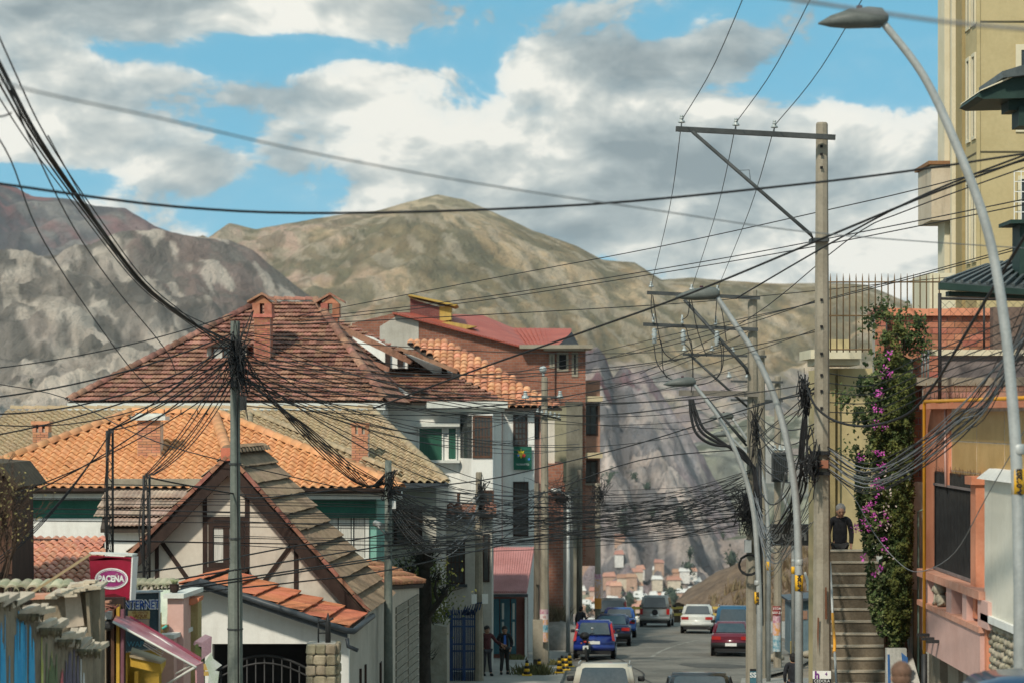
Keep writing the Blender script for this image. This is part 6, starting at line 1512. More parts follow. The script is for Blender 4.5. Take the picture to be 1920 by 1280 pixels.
for i in range(9):
    x_ = 108+i*9.5; t_ = MB(); t_.box(-.09, .09, -.3, .3, -.02, .02, Matrix.Translation(P(x_, 1112-i*1.9, 34.5)) @ Matrix.Rotation(random.gauss(.05,.05),4,'X') @ Matrix.Rotation(random.gauss(0,.15),4,'Y') @ Matrix.Rotation(random.gauss(0,.2),4,'Z')); part('cap_tile', t_, m_capt, MW)
for i in range(5):
    x_ = 140+i*8; t_ = MB(); t_.box(-.08, .08, -.25, .25, -.02, .02, Matrix.Translation(P(x_, 1098-i*2.2, 34.8)) @ Matrix.Rotation(random.gauss(.02,.08),4,'X') @ Matrix.Rotation(random.gauss(0,.1),4,'Z')); part('cap_tile', t_, m_capt, MW)
t_ = MB(); t_.fprism([(-40,1118),(110,1113),(110,1121),(-40,1128)], 34.5, .4); part('tile_course', t_, MATS['salmon_tile'], MW)
hm = tile_profile('half', .20, .42).mesh('moss_tile', m_tile_moss)
for i in range(9): inst('moss_tile', hm, Matrix.Translation(P(-34+i*20, 1103, 35.2)) @ Matrix.Rotation(R(14), 4, 'X') @ Matrix.Rotation(random.gauss(0,.06),4,'Z'), MW)
# splashes of paint on the mud wall
def splash(x0_, y0_, x1_, y1_, Y_, m, n):
    mb = MB()
    for i in range(n):
        x = random.uniform(x0_, x1_); w_ = random.uniform(2, 7); top = y0_+random.uniform(0, (y1_-y0_)*.6); 
        pts = [(x, y1_)]+[(x+w_*.15*random.random(), top+(y1_-top)*.5), (x+w_*.3, top), (x+w_*.7, top+random.uniform(0,14)), (x+w_, y1_)]
        mb.prism([P(px_, py_, MWY(px_)-.03-.004*(i % 4)) for px_, py_ in pts][::-1], (0, .002, 0))
    part('paint_splash', mb, m, MW)
splash(0, 1130, 50, 1300, 28.6, mat('sky_blue_paint', (.03,.30,.58), (.07,.40,.66), scale=4), 17); splash(52, 1165, 60, 1300, 29.6, MATS['sky_blue_paint'], 4)
splash(76, 1170, 82, 1300, 30.8, mat('lime_paint', (.42,.45,.10), (.55,.55,.2), scale=4), 2); splash(92, 1180, 100, 1300, 30.8, MATS['lime_paint'], 2)
splash(108, 1225, 120, 1300, 30.8, mat('pink_red_paint', (.62,.10,.12), (.6,.18,.18)), 4); splash(150, 1205, 158, 1300, 33.2, mat('grey_white_paint', (.5,.5,.5), (.62,.62,.6)), 3); splash(84,1200,106,1300,30.8, mat('dull_green_paint', (.10,.14,.06), (.15,.19,.1)), 10)
splash(118,1210,148,1300,32.0, mat('dull_violet_paint', (.10,.09,.13), (.15,.13,.17)), 8)
m_redsign = mat('crimson_sign', (.24,.008,.025), (.30,.012,.04), rough=.4, scale=1)
Ysg = 38.
SG = thing('beer_sign', 'crimson box sign reading PACEÑA in a white oval above the mud wall', 'sign', P(210, 1125, Ysg))
w = MB(); w.prism([P(167,1040,Ysg), P(247,1044,Ysg), P(243,1124,Ysg), P(172,1124,Ysg)], (0,.03,0)); part('face', w, m_redsign, SG)
w = MB(); w.prism([P(247,1042,Ysg), P(257,1042,Ysg+.25), P(252,1124,Ysg+.25), P(243,1124.5,Ysg)], (.02,.0,0)); part('side', w, m_white, SG)
w = MB(); w.prism([P(167,1038,Ysg-.02), P(248,1042,Ysg-.02), P(258,1040,Ysg+.3), P(180,1037,Ysg+.3)], (0,0,.03)); part('top', w, m_gutter, SG)
def ellipse_ring(cx, cy, rx, ry, t, Y, m, par, nm='ring'):
    mb = MB(); n = 40
    for i in range(n):
        a, b = 2*math.pi*i/n, 2*math.pi*(i+1)/n
        mb.poly([P(cx+rx*math.cos(a),cy+ry*math.sin(a),Y), P(cx+rx*math.cos(b),cy+ry*math.sin(b),Y), P(cx+(rx-t)*math.cos(b),cy+(ry-t)*math.sin(b),Y), P(cx+(rx-t)*math.cos(a),cy+(ry-t)*math.sin(a),Y)])
    part(nm, mb, m, par)
def disc(cx, cy, rx, ry, Y, m, par, nm='oval'):
    part(nm, MB().fprism([(cx+rx*math.cos(2*math.pi*i/36), cy+ry*math.sin(2*math.pi*i/36)) for i in range(36)], Y, .004), m, par)
disc(209, 1084, 29, 18, Ysg-.008, mat('violet_oval', (.24,.02,.12), (.30,.05,.18), scale=3, rough=.35), SG)
ellipse_ring(209, 1084, 31, 20, 2.6, Ysg-.012, m_ink_w, SG); ellipse_ring(209, 1084, 27.2, 16.4, .9, Ysg-.014, m_ink_w, SG)
fe = thing('x', 'x', 'x'); bpy.data.objects.remove(fe)
text('PACEÑA', P(208, 1084.5, Ysg-.018), .135, m_ink_w, SG, sx=.78, bold=.006)
w = MB(); w.fprism([(168,1050),(200,1044),(246,1052),(246,1047),(168,1043)], Ysg-.004, .003); w.fprism([(173,1118),(214,1112),(243,1121),(243,1124),(173,1124)], Ysg-.004, .003); part('dark_wave', w, mat('dark_crimson', (.12,.005,.012)), SG)
Yin = 38.8
IN = thing('internet_sign', 'dark blue-grey sign reading INTERNET with yellow DE VENTA AQUI strip', 'sign', P(265, 1222, Yin))
w = MB(); w.prism([P(228,1112,Yin), P(298,1110,Yin), P(298,1214,Yin), P(226,1222,Yin)], (0,.12,0)); part('face', w, mat('slate_sign', (.025,.045,.055), (.05,.075,.085), scale=3), IN)
w = MB(); w.tube([P(227,1111,Yin-.02), P(299,1109,Yin-.02), P(299,1215,Yin-.02), P(226,1223,Yin-.02), P(227,1111,Yin-.02)], .022, 6); w.prism([P(228,1111,Yin), P(299,1109,Yin), P(306,1108,Yin+.3), P(236,1108,Yin+.3)], (0,0,.02)); part('frame', w, m_steel, IN)
text('INTERNET', P(264.5, 1133, Yin-.018), .185, m_ink_w, IN, sx=.72, bold=.016); text('INTERNET', P(264, 1133, Yin-.024), .185, m_ink_b, IN, sx=.72, bold=.003)
w = MB(); w.fbox(240, 1144, 281, 1159, Yin-.012, .01); part('strip', w, mat('ochre_strip', (.42,.27,.05), (.55,.4,.2), scale=3), IN)
text('DE VENTA', P(263, 1147.5, Yin-.018), .055, mat('brown_print', (.2,.08,.03)), IN); text('¡AQUI!', P(263, 1154.5, Yin-.018), .075, MATS['brown_print'], IN, bold=.002)
w = MB(); w.fbox(255, 1160, 280, 1178, Yin-.012, .01); part('patch', w, mat('tan_patch', (.28,.19,.15), (.36,.26,.2)), IN)
text('WAP', P(254, 1207, Yin-.012), .12, mat('teal_print', (.08,.22,.28)), IN)

AW = thing('awning', 'crimson and pink plastic shop awning sloping down over the street', 'awning', P(300, 1260, 37))
w = MB(); q = [P(216,1150,37.2), P(231,1152,38.0), P(382,1240,36.4), P(375,1252,35.6), P(213,1164,36.6)]
w.prism([P(219,1152,37.6), P(243,1156,38.3), P(376,1236,36.8), P(378,1244,36.0), P(368,1248,35.7), P(212,1164,36.4)], (0,0,.012)); part('cover', w, mat('awning_plastic', (.36,.055,.07), (.55,.26,.28), rough=.3, scale=1.6, spec=.5), AW)
w = MB(); w.prism([P(244,1155,38.28), P(377,1234,36.78), P(377,1240,36.5), P(244,1162,38.0)], (0,0,.02)); part('red_edge', w, m_redsign, AW)
w = MB(); w.tube([P(212,1165,36.38), P(368,1250,35.68)], .018, 6); w.tube([P(365,1250,35.7), P(300,1290,36.5)], .02, 6); w.tube([P(358,1246,35.8), P(330,1262,36.2)], .014, 6); part('frame', w, m_gutter, AW)
w = MB(); w.prism([P(366,1246,35.72), P(379,1240,36.2), P(381,1300,36.2), P(367,1310,35.72)], (.02,0,0)); part('valance', w, mat('pink_valance', (.45,.2,.22), (.54,.28,.29)), AW)
w = MB(); w.tube(smooth([P(258,1176,37.38), P(300,1196,37.0), P(340,1226,36.4), P(352,1240,36.1), P(345,1242,36.0)]), .012, 5); part('swoosh', w, m_ink_w, AW)
for i in range(6): 
    w = MB(); a = P(277-1.5*i, 1199+3.6*i-6, 36.9-.06*i)+Vector((0,0,.025)); w.beam(a, a+(P(322,1226,36.4)-P(277,1199,36.9))*.75, .02, .012); part('print_stripe', w, m_ink_w, AW)
# things below and behind the signs
YK = thing('yellow_kiosk', 'yellow painted kiosk front with wooden box canopy below the signs', 'kiosk', P(270, 1300, 38.9))
m_yk = mat('yellow_ochre_paint', (.45,.27,.03), (.56,.36,.06), scale=3, streak=.35)
w = MB(); w.fbox(222, 1150, 298, 1400, 39.2, .3); part('wall', w, m_yk, YK)
w = MB(); w.fbox(231, 1222, 239, 1400, 39.0, .2); w.fbox(252, 1258, 259, 1400, 39.0, .2); part('post', w, mat('dark_yellow', (.33,.19,.02), (.42,.26,.04)), YK)
w = MB(); w.hexa([P(244,1248,37.6),P(303,1262,37.6),P(248,1222,38.4),P(311,1244,38.4),P(244,1232,37.6),P(301,1244,37.6),P(248,1217,38.4),P(311,1238,38.4)]); part('canopy', w, m_yk, YK)
w = MB(); w.prism([P(243,1231,37.55),P(302,1244,37.55),P(312,1237,38.45),P(248,1216,38.45)], (0,0,.03)); part('canopy_top', w, mat('weathered_wood', (.30,.25,.16), (.42,.35,.24), scale=6), YK)
DW = thing('dark_doorway', 'dark weathered doorway and timber posts beside the mud wall', 'doorway', P(205, 1290, 37.0))
w = MB(); w.fbox(190, 1120, 232, 1400, 37.6, .2); part('panel', w, m_wood, DW)
for x_, m_ in ((193, m_mud), (208, m_wood2), (218, m_yk), (226, mat('purple_paint', (.16,.06,.08), (.2,.1,.12)))):
    w = MB(); w.fbox(x_, 1125+random.uniform(0,40), x_+6, 1400, 37.45, .12); part('post', w, m_, DW)
w = MB(); w.fbox(194, 1146, 208, 1160, 37.2, .15); mb2_ = part('meter_box', w, m_steel, DW)
w = MB(); w.lathe(P(204, 1171, 37.3), [(.07,-.12),(.09,-.05),(.09,.03),(.04,.1)], 8, axis=(0,-1,0)); part('siren', w, m_black, DW)
w = MB(); 
for i in range(4): w.box(-.11,.11,-.12,.12,-.015,.015, Matrix.Translation(P(194+i*5, 1128+i*4, 37.0)) @ Matrix.Rotation(random.gauss(0,.25),4,'Y')) 
part('broken_tile', w, m_verge, DW)
st_ = MB(); st_.beam(P(60,1110,34), P(170,1038,34), .035, .035); solo('leaning_stick', st_, mat('bamboo', (.3,.22,.12), (.38,.29,.17)), 'long thin wooden pole leaning beside the red sign', 'stick')
def gatepost(x0_, x1_, yt, Y_, label, yb=1420):
    t = thing('gate_pillar', label, 'pillar', P((x0_+x1_)/2, yb, Y_)); w = MB(); w.fbox(x0_, yt+8, x1_, yb, Y_, .9); part('shaft', w, m_pink, t)
    w = MB(); a, b = P(x0_-6, yt+8, Y_), P(x1_+2, yt, Y_); w.hexa([(a.x,Y_-.1,a.z),(b.x,Y_-.1,a.z),(a.x+.25,Y_+1.5,a.z),(b.x+.12,Y_+1.5,a.z),(a.x,Y_-.1,a.z+.07),(b.x,Y_-.1,a.z+.07),(a.x+.25,Y_+1.5,a.z+.07),(b.x+.12,Y_+1.5,a.z+.07)]); part('cap', w, m_gutter, t); return t
gatepost(314, 344, 1112, 40, 'taller pale pink gate pillar with white cap and potted plant'); gatepost(300, 326, 1188, 39.6, 'lower pale pink gate pillar with white cap and small bowl')
def pot(px, py, Y, label, plant):
    t = thing('plant_pot', label, 'plant pot', P(px, py, Y)); w = MB(); w.lathe(P(px, py, Y), [(.045,0),(.075,.04),(.085,.10),(.075,.13),(.088,.14)], 10); part('pot', w, m_wood if plant else mat('clay_bowl', (.25,.15,.07), (.33,.21,.11)), t)
    if plant:
        w = MB(); 
        for i in range(7): a = i*.9; w.tube([P(px,py-14,Y), P(px,py-14,Y)+Vector((math.cos(a)*.05,math.sin(a)*.05,.07)), P(px,py-14,Y)+Vector((math.cos(a)*.08,math.sin(a)*.08,.10))], [.02,.015,.003], 5)
        part('plant', w, mat('succulent', (.22,.27,.12), (.3,.33,.18)), t)
    else:
        w = MB(); w.tube([P(px-4,py-8,Y-.1), P(px+5,py-14,Y-.1)], .02, 6); part('bottle', w, mat('turquoise', (.1,.45,.38)), t)
pot(327, 1110, 40.2, 'small dark plant pot with succulent on the taller pink pillar', True); pot(308, 1186, 39.9, 'clay bowl holding a turquoise bottle on the lower pink pillar', False)
w = MB(); w.fbox(348, 1128, 371, 1330, 41, .5); solo('ochre_pillar', w, mat('mustard_plaster', (.34,.26,.11), (.43,.34,.16), streak=.4, scale=2), 'mustard plaster pillar with broken tile cap beside the pink pillar', 'pillar')
w = MB(); w.prism([P(345,1122,40.7), P(374,1120,40.7), P(372,1128,40.7), P(360,1134,40.7), P(345,1130,40.7)], (0,.6,0)); solo('pillar_tile', w, m_tile_porch, 'broken red roof tile lying on the mustard pillar', 'roof tile')
for i in range(6): inst('moss_tile', hm, Matrix.Translation(P(254+i*13, 1099, 40.6)) @ Matrix.Rotation(R(14),4,'X') @ Matrix.Rotation(random.gauss(0,.08),4,'Z'), MW)
w = MB(); 
for i in range(7): w.prism([P(298+i*3,1105,40.4), P(301+i*3,1105,40.4), P(299+i*3-6,1178,40.2), P(296+i*3-6,1178,40.2)], (0,.02,.0))
solo('plastic_sheet', w, mat('pale_green_plastic', (.42,.52,.42), (.6,.66,.56), scale=5, rough=.4), 'crumpled pale green plastic sheet hanging behind the internet sign', 'sheet')
BXC = thing('purple_awning', 'small dusty purple box awning over a dark stall opening', 'awning', P(383, 1230, 39))
w = MB(); w.hexa([P(379,1212,38.6),P(395,1200,38.6),P(362,1208,39.6),P(384,1194,39.6),P(379,1204,38.6),P(396,1192,38.6),P(364,1202,39.6),P(385,1188,39.6)]); part('cover', w, mat('dusty_purple', (.24,.15,.18), (.33,.22,.25), scale=3), BXC)
w = MB(); w.prism([P(378,1204,38.58),P(397,1192,38.58),P(396,1222,38.58),P(378,1236,38.58)], (0,.02,0)); part('valance', w, MATS['dusty_purple'], BXC)
w = MB(); w.fbox(366, 1208, 380, 1400, 39.0, .3); part('stall', w, mat('green_black', (.02,.035,.015), (.07,.09,.03), scale=4), BXC)
w = MB(); w.fbox(380, 1244, 392, 1256, 38.8, .05); w.fbox(381, 1258, 391, 1266, 38.8, .05); part('price_sign', w, MATS['ochre_strip'], BXC)
w = MB(); pts_ = [(396,1222),(400,1234),(416,1246),(403,1256),(411,1258),(406,1300),(388,1300),(392,1262),(384,1240)]
w.fprism(pts_, 38.5, .01); solo('torn_banner', w, mat('greenish_banner', (.33,.40,.30), (.50,.52,.52), scale=4), 'torn pale plastic banner flapping under the purple box awning', 'banner')
# ---- twiggy tree on the left edge
def twig_tree(name, label, cat, base, h, spread, n0, rmat, depth, seed, leafm=None, nleaf=0, up=.9, r0=.05, leafs=.03, shrink=.66):
    rg = random.Random(seed); t = thing(name, label, cat, base); tr = MB(); br = MB(); tips = []
    def grow(p, d, L, r, k):
        q = Vector(p); pts = [q.copy()]; rs = [r]; dd = d.copy()
        for i in range(4):
            dd = (dd+Vector((rg.gauss(0,.16), rg.gauss(0,.16), rg.gauss(0,.10)+.03*up))).normalized(); q = q+dd*L/4; pts.append(q.copy()); rs.append(r*(1-.45*(i+1)/4))
            if k > 0 and i >= 1:
                for _ in range(rg.randint(1, 2)):
                    dv = (dd+Vector((rg.uniform(-1,1), rg.uniform(-1,1), rg.uniform(-.3,.9)))*spread).normalized(); grow(q, dv, L*shrink*rg.uniform(.7,1.1), r*.55, k-1)
            if k <= 1: tips.append(q.copy())
        (tr if k == depth else br).tube(pts, rs, 6 if k == depth else 4)
    for i in range(n0):
        d = Vector((rg.uniform(-.5,.5)*spread*(n0 > 1), rg.uniform(-.3,.3)*spread*(n0 > 1), 1)).normalized(); grow(Vector(base)+Vector((rg.uniform(-.1,.1)*(n0 > 1), 0, 0)), d, h, r0, depth)
    part('trunk', tr, rmat, t); part('branches', br, rmat, t)
    if nleaf:
        lf = MB()
        for _ in range(nleaf): leaf(lf, rg.choice(tips)+Vector((rg.gauss(0,.05), rg.gauss(0,.05), rg.gauss(0,.05))), leafs*rg.uniform(.6,1.2))
        part('foliage', lf, leafm, t, kind='stuff')
    return t
m_bark = mat('dark_bark', (.022,.018,.015), (.045,.038,.03), rough=.95, scale=6, bump=.4)
twig_tree('twiggy_shrub', 'thin twiggy tree with sparse yellowing leaves at the left edge', 'tree', P(-4, 1110, 36.2), 1.02, .74, 14, mat('reddish_bark', (.05,.032,.022), (.09,.058,.04), scale=8), 3, 5, mat('sparse_leaf', (.13,.12,.045), (.24,.19,.08), scale=5, rnd=.35), 520, r0=.018, leafs=.030, shrink=.62)
# ---- bare pollarded tree
b0 = Vector((XP(793,68), 68, gz(68)))
BT = thing('bare_tree', 'dark bare pollarded tree with fine twigs before the garden bush', 'tree', b0)
tr = MB(); tr.tube(smooth([b0, P(790,1250,68), P(794,1170,68), P(797,1110,68), P(795,1060,68)]), [.30-.006*i for i in range(25)], 9)
tr.tube(smooth([P(797,1160,68), P(808,1145,67.9), P(822,1128,67.8), P(834,1112,67.8)]), [.13-.004*i for i in range(19)], 7)
tr.tube(smooth([P(822,1128,67.8), P(816,1108,67.7), P(818,1085,67.7)]), [.06-.003*i for i in range(13)], 6)
tr.tube(smooth([P(793,1130,68), P(780,1105,68), P(770,1080,68)]), [.10-.005*i for i in range(13)], 6)
tr.ball(P(795,1052,68), .24, .24, .28, 9, 7, jit=.2); tr.ball(P(770,1078,68), .12, .12, .13, 8, 6, jit=.2); tr.ball(P(834,1110,67.8), .10, .10, .12, 8, 6, jit=.2)
part('trunk', tr, m_bark, BT)
tw = MB(); rg = random.Random(2)
for (cx_, cy_, n_, L_) in ((795,1050,95,.75), (770,1078,45,.6), (834,1110,26,.55), (818,1085,22,.5), (790,1170,26,.5), (785,1215,20,.45), (800,1230,20,.45)):
    for _ in range(n_):
        p = P(cx_, cy_, 68)+Vector((rg.gauss(0,.1), rg.gauss(0,.1), rg.gauss(0,.08))); d = Vector((rg.uniform(-1,1), rg.uniform(-.8,.8), rg.uniform(-.25,1))).normalized(); L = L_*rg.uniform(.5,1.15)
        pts = [p]
        for i in range(4): d = (d+Vector((rg.gauss(0,.25), rg.gauss(0,.25), rg.gauss(0,.2)+.1))).normalized(); pts.append(pts[-1]+d*L/4)
        tw.tube(pts, [.016,.013,.010,.007,.004], 4)
        e = pts[2]; d2 = (d+Vector((rg.gauss(0,.5), rg.gauss(0,.5), rg.gauss(0,.4)))).normalized(); tw.tube([e, e+d2*L*.3], [.009,.003], 3)
part('twigs', tw, m_bark, BT, kind='stuff')
GB = thing('garden_bush', 'yellow-green leafy bush behind the bare tree', 'bush', P(785, 1200, 72)); lf = MB()
for _ in range(5200):
    x = rng.normal()*26+788; y = rng.normal()*34+1120
    if fbm(np.array([x/9.]), np.array([y/9.]), 3, 5)[0] < .38: continue
    leaf(lf, P(x, y, 71+rng.uniform(-.7,.6)), rng.uniform(.03,.07))
part('foliage', lf, mat('bush_leaf', (.075,.095,.02), (.17,.17,.045), scale=5, rnd=.4), GB, kind='stuff')
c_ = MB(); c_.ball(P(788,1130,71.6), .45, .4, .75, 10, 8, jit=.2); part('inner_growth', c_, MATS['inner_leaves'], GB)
c_ = MB(); c_.tube([P(786,1300,71.5), P(788,1100,71.5)], [.05,.02], 6); part('stem', c_, m_bark, GB)
# verge weeds
def tuft(px, py, Y, w_, h_, n_, label, m):
    mb = MB()
    for _ in range(n_):
        p = P(px+rng.normal()*w_, py, Y+rng.normal()*.25); d = Vector((rng.normal()*.5, rng.normal()*.4, 1)).normalized()*h_*rng.uniform(.4,1.1); s = Vector((.012+rng.uniform(0,.02),0,0)); mb.poly([p-s, p+s, p+d*.6+s*.7, p+d+Vector((rng.normal()*.04,0,0))])
    return solo('weeds', mb, m, label, 'weeds', kind='stuff')
m_grass = mat('dry_grass', (.075,.085,.03), (.16,.15,.065), scale=5, rnd=.4)
tuft(1000, 1265, 82.4, 16, .45, 420, 'tuft of weeds around the striped cones', m_grass); tuft(966, 1236, 86, 8, .25, 150, 'grass patch by the pavement edge', m_grass); tuft(1038, 1165, 104, 12, .9, 300, 'dry weeds on the rubble heap', mat('dry_brown_weed', (.10,.08,.05), (.19,.15,.09), rnd=.4)); tuft(1040,1246,86,6,.25,90,'grass at the foot of the poster pole', m_grass)
rh = MB(); rh.ball(P(1050, 1205, 103), 1.5, .9, .9, 14, 8, jit=.13); solo('rubble_heap', rh, mat('grey_gravel', (.20,.19,.165), (.29,.27,.24), scale=5, bump=.8, bscale=18), 'heap of grey rubble behind the posters pole', 'rubble')
# ================================================================== VEHICLES
m_tyre = mat('tyre', (.012,.012,.012), (.02,.02,.02), rough=.9); m_rim = mat('rim', (.3,.31,.32), (.4,.41,.42), metal=.6, rough=.4)
m_cglass = mat('car_glass', (.035,.045,.05), (.06,.07,.075), rough=.06, spec=.9, coat=.5); m_tail = mat('tail_lamp', (.30,.012,.01), (.38,.02,.016), rough=.15, spec=.6); m_plate = mat('plate', (.62,.63,.6)); m_trimk = mat('black_trim', (.015,.015,.016), rough=.6); m_amber = mat('amber_lamp', (.55,.16,.02))
def paint(nm, c): return mat(nm, tuple(x*.93 for x in c), c, rough=.28, var=.05, scale=1.5, spec=.5, coat=.6, streak=.12, scol=tuple(min(1, x*.6+.05) for x in c))
def bev_part(name, mb, m, par, off=.05, seg=2, label=None):
    bm = bmesh.new(); me = mb.mesh(name, None); bm.from_mesh(me); bpy.data.meshes.remove(me); bmesh.ops.remove_doubles(bm, verts=bm.verts, dist=1e-5)
    bmesh.ops.recalc_face_normals(bm, faces=bm.faces)
    ed = [e for e in bm.edges if len(e.link_faces) == 2 and e.calc_face_angle(0) > .35]
    bmesh.ops.bevel(bm, geom=ed, offset=off, segments=seg, affect='EDGES', clamp_overlap=True)
    me = bpy.data.meshes.new(name); bm.to_mesh(me); bm.free(); me.polygons.foreach_set('use_smooth', [True]*len(me.polygons))
    if m: me.materials.append(m)
    o = link(bpy.data.objects.new(name, me)); setp(o, par)
    if label: o['label'] = label
    return o
def car(kind, px, Y, m, label, name='parked_car', cat='car', W_=1.66, L=4.1, H=1.43, dark_bumper=False, rack=False, spare=False, yaw=.057, lamps='h', plate=True, rearhi=.95, x=None, zoff=0):
    X = XP(px, Y) if x is None else x
    rz = -math.atan(yaw); base = Vector((X, Y+L/2, gz(Y+.5)+.0+zoff))
    pitch = math.atan2(gz(Y+L)-gz(Y), L)
    t = thing(name, label, cat, (0,0,0)); t['group'] = 'cars parked along the street'
    hw = W_/2; bt = rearhi
    # body: side profile swept across, slightly narrower at sill and belt
    if kind == 'sedan': prof = [(-L/2+.02,.34),(-L/2-.02,.55),(-L/2+.03,bt-.04),(-L/2+.75,bt),(L/2-1.2,bt-.02),(L/2-.1,bt-.22),(L/2,.55),(L/2-.06,.30)]
    else: prof = [(-L/2+.02,.34),(-L/2-.03,.58),(-L/2+.04,bt),(L/2-1.1,bt),(L/2-.12,bt-.2),(L/2,.55),(L/2-.06,.30)]
    n = len(prof); b = MB()
    def wz(z): return hw*(1-.055*max(0, (z-.62)/.35)**1.5-.04*max(0,(.5-z)/.2))
    for sg in (-1, 1): b.v += [(sg*wz(z), y, z) for y, z in prof]
    b.f.append(tuple(range(n))); b.f.append(tuple(range(2*n-1, n-1, -1))); b.sm += [False]*2
    for i in range(n): j = (i+1) % n; b.f.append((i, n+i, n+j, j)); b.sm.append(False)
    body = bev_part('body', b, m, t, .07, 3)
    if kind == 'sedan': y0, y1, t0, t1 = -L/2+.62, L/2-1.15, -L/2+1.15, L/2-1.85
    elif kind == 'hatch': y0, y1, t0, t1 = -L/2+.05, L/2-.95, -L/2+.38, L/2-1.8
    else: y0, y1, t0, t1 = -L/2+.05, L/2-1.15, -L/2+.24, L/2-1.75
    wb, wt = hw*.955, hw*.80
    c = MB(); z0 = bt-.05; z1 = H
    c.hexa([(-wb,y0,z0),(wb,y0,z0),(-wb,y1,z0),(wb,y1,z0),(-wt,t0,z1),(wt,t0,z1),(-wt,t1,z1),(wt,t1,z1)])
    cab = bev_part('cabin', c, m, t, .085, 3)
    def onrear(fx, fz, out=.012):   # point on the rear screen plane, fx -1..1, fz 0..1
        w = wb+(wt-wb)*fz; return Vector((fx*w, y0+(t0-y0)*fz-out, z0+(z1-z0)*fz))
    g_ = MB(); nn = .0
    lo, hi = .14, .87
    fx = .80; pts = [onrear(-fx, lo), onrear(fx, lo), onrear(fx*.97, hi-.06), onrear(fx*.86, hi), onrear(-fx*.86, hi), onrear(-fx*.97, hi-.06)]
    g_.prism(pts, (0,.03,0)); part('rear_window', g_, m_cglass, t)
    s_ = MB(); s_.tube([onrear(-fx-.03,lo-.03,.018), onrear(fx+.03,lo-.03,.018)], .012, 4); part('window_seal', s_, m_trimk, t)
    for sg in (-1, 1):
        w = MB()
        def sd(fy, fz): 
            yy = (y0+(t0-y0)*fz)+((y1+(t1-y1)*fz)-(y0+(t0-y0)*fz))*fy; return Vector((sg*(wb+(wt-wb)*fz+.006), yy, z0+(z1-z0)*fz))
        for a_, b_ in ((.07,.30),(.33,.60),(.63,.92)): w.poly([sd(a_,.16), sd(b_,.16), sd(b_,.86), sd(a_,.86)])
        part('side_window', w, m_cglass, t)
    # lamps
    yr = -L/2
    if lamps == 'h':
        for sg in (-1, 1): w = MB(); w.box(min(sg*hw*.93, sg*hw*.50), max(sg*hw*.93, sg*hw*.50), yr-.015, yr+.08, bt-.26, bt-.12); tl_ = part('tail_lamp', w, m_tail, t)
        w = MB(); w.box(-hw*.5, hw*.5, yr-.005, yr+.05, bt-.25, bt-.13); part('trunk_panel', w, m, t)
    elif lamps == 'v':
        for sg in (-1, 1):
            w = MB(); o = Vector((0,-.02,0)); w.prism([onrear(sg*.86,-.25)+o, onrear(sg*.99,-.30)+o, onrear(sg*1.0,.9)+o, onrear(sg*.88,.72)+o], (0,.06,0)); part('tail_lamp', w, m_tail, t)
    else:
        for sg in (-1, 1): w = MB(); w.box(min(sg*hw*.95, sg*hw*.76), max(sg*hw*.95, sg*hw*.76), yr-.025, yr+.1, bt-.34, bt-.02); part('tail_lamp', w, m_tail, t)
    w = MB(); w.box(-hw*.97, hw*.97, yr-.09, yr+.1, .36, .58); bp_ = bev_part('bumper', w, m_trimk if dark_bumper else m, t, .035, 2)
    w = MB(); w.box(-hw*.8, hw*.8, yr-.03, L/2-.15, .20, .36); part('underside', w, m_trimk, t)
    if plate: 
        pz = .66 if kind != 'sedan' else .50; w = MB(); w.box(-.23, .23, yr-.105 if kind == 'sedan' else yr-.04, yr, pz-.06, pz+.06); part('number_plate', w, m_plate, t)
    for sg in (-1, 1):
        for yy_ in (-L/2+.72, L/2-.75):
            w = MB(); w.lathe((sg*(hw-.20), yy_, .31), [(.29,0),(.31,.03),(.31,.17),(.29,.19)], 16, axis=(sg,0,0)); wh = part('wheel', w, m_tyre, t)
            w = MB(); w.lathe((sg*(hw-.03), yy_, .31), [(.20,0),(.20,.03),(.06,.045)], 12, axis=(sg,0,0)); part('rim', w, m_rim, wh)
            w = MB(); w.lathe((sg*(hw-.06), yy_, .33), [(.37,0),(.37,.055)], 16, axis=(sg,0,0)); part('wheel_arch', w, m_trimk, t)
        w = MB(); w.box(min(sg*hw,sg*(hw+.17)), max(sg*hw,sg*(hw+.17)), y1-.25, y1-.15, bt+.02, bt+.15); bev_part('mirror', w, m_trimk, t, .02, 1)
        w = MB(); w.tube([(sg*wt*.95, t0+.15, H+.02), (sg*wt*.95, t0+.25, H+.035), (sg*wt*.95, t1-.2, H+.035), (sg*wt*.95, t1-.1, H+.02)], .02, 5)
        if rack: part('roof_rail', w, m_steel, t)
    if spare:
        w = MB(); w.lathe((hw*.02, yr-.02, .80), [(.16,0),(.17,.02),(.17,.06),(.12,.07)], 10, axis=(0,-1,0)); part('badge_holder', w, m_trimk, t)
    t.location = base; t.rotation_euler = (pitch, 0, rz); return t
car('hatch', 1119, 95.5, paint('blue_paint_car', (.012,.03,.19)), 'bright blue hatchback with tall red tail lamps parked at left kerb', W_=1.68, L=3.8, H=1.52, lamps='v')
car('sedan', 1153, 107, paint('navy_paint_car', (.008,.014,.055)), 'dark navy sedan parked just beyond the blue hatchback', W_=1.64, H=1.38, dark_bumper=True)
car('sedan', 1165, 116, paint('mid_blue_car', (.015,.085,.33)), 'brighter blue sedan with silver bumper, third in the left row', W_=1.66, H=1.42)
car('van', 1152, 124, paint('red_silver_van', (.22,.19,.17)), 'brown-grey estate van with red tail lamps at the end of left row', W_=1.68, H=1.70, lamps='v')
car('van', 1236, 133, paint('silver_suv', (.33,.32,.29)), 'dusty silver SUV standing across the far end of the street', name='parked_suv', cat='SUV', W_=1.72, L=4.3, H=1.72, lamps='b', rack=True, spare=True, yaw=.12, rearhi=1.02)
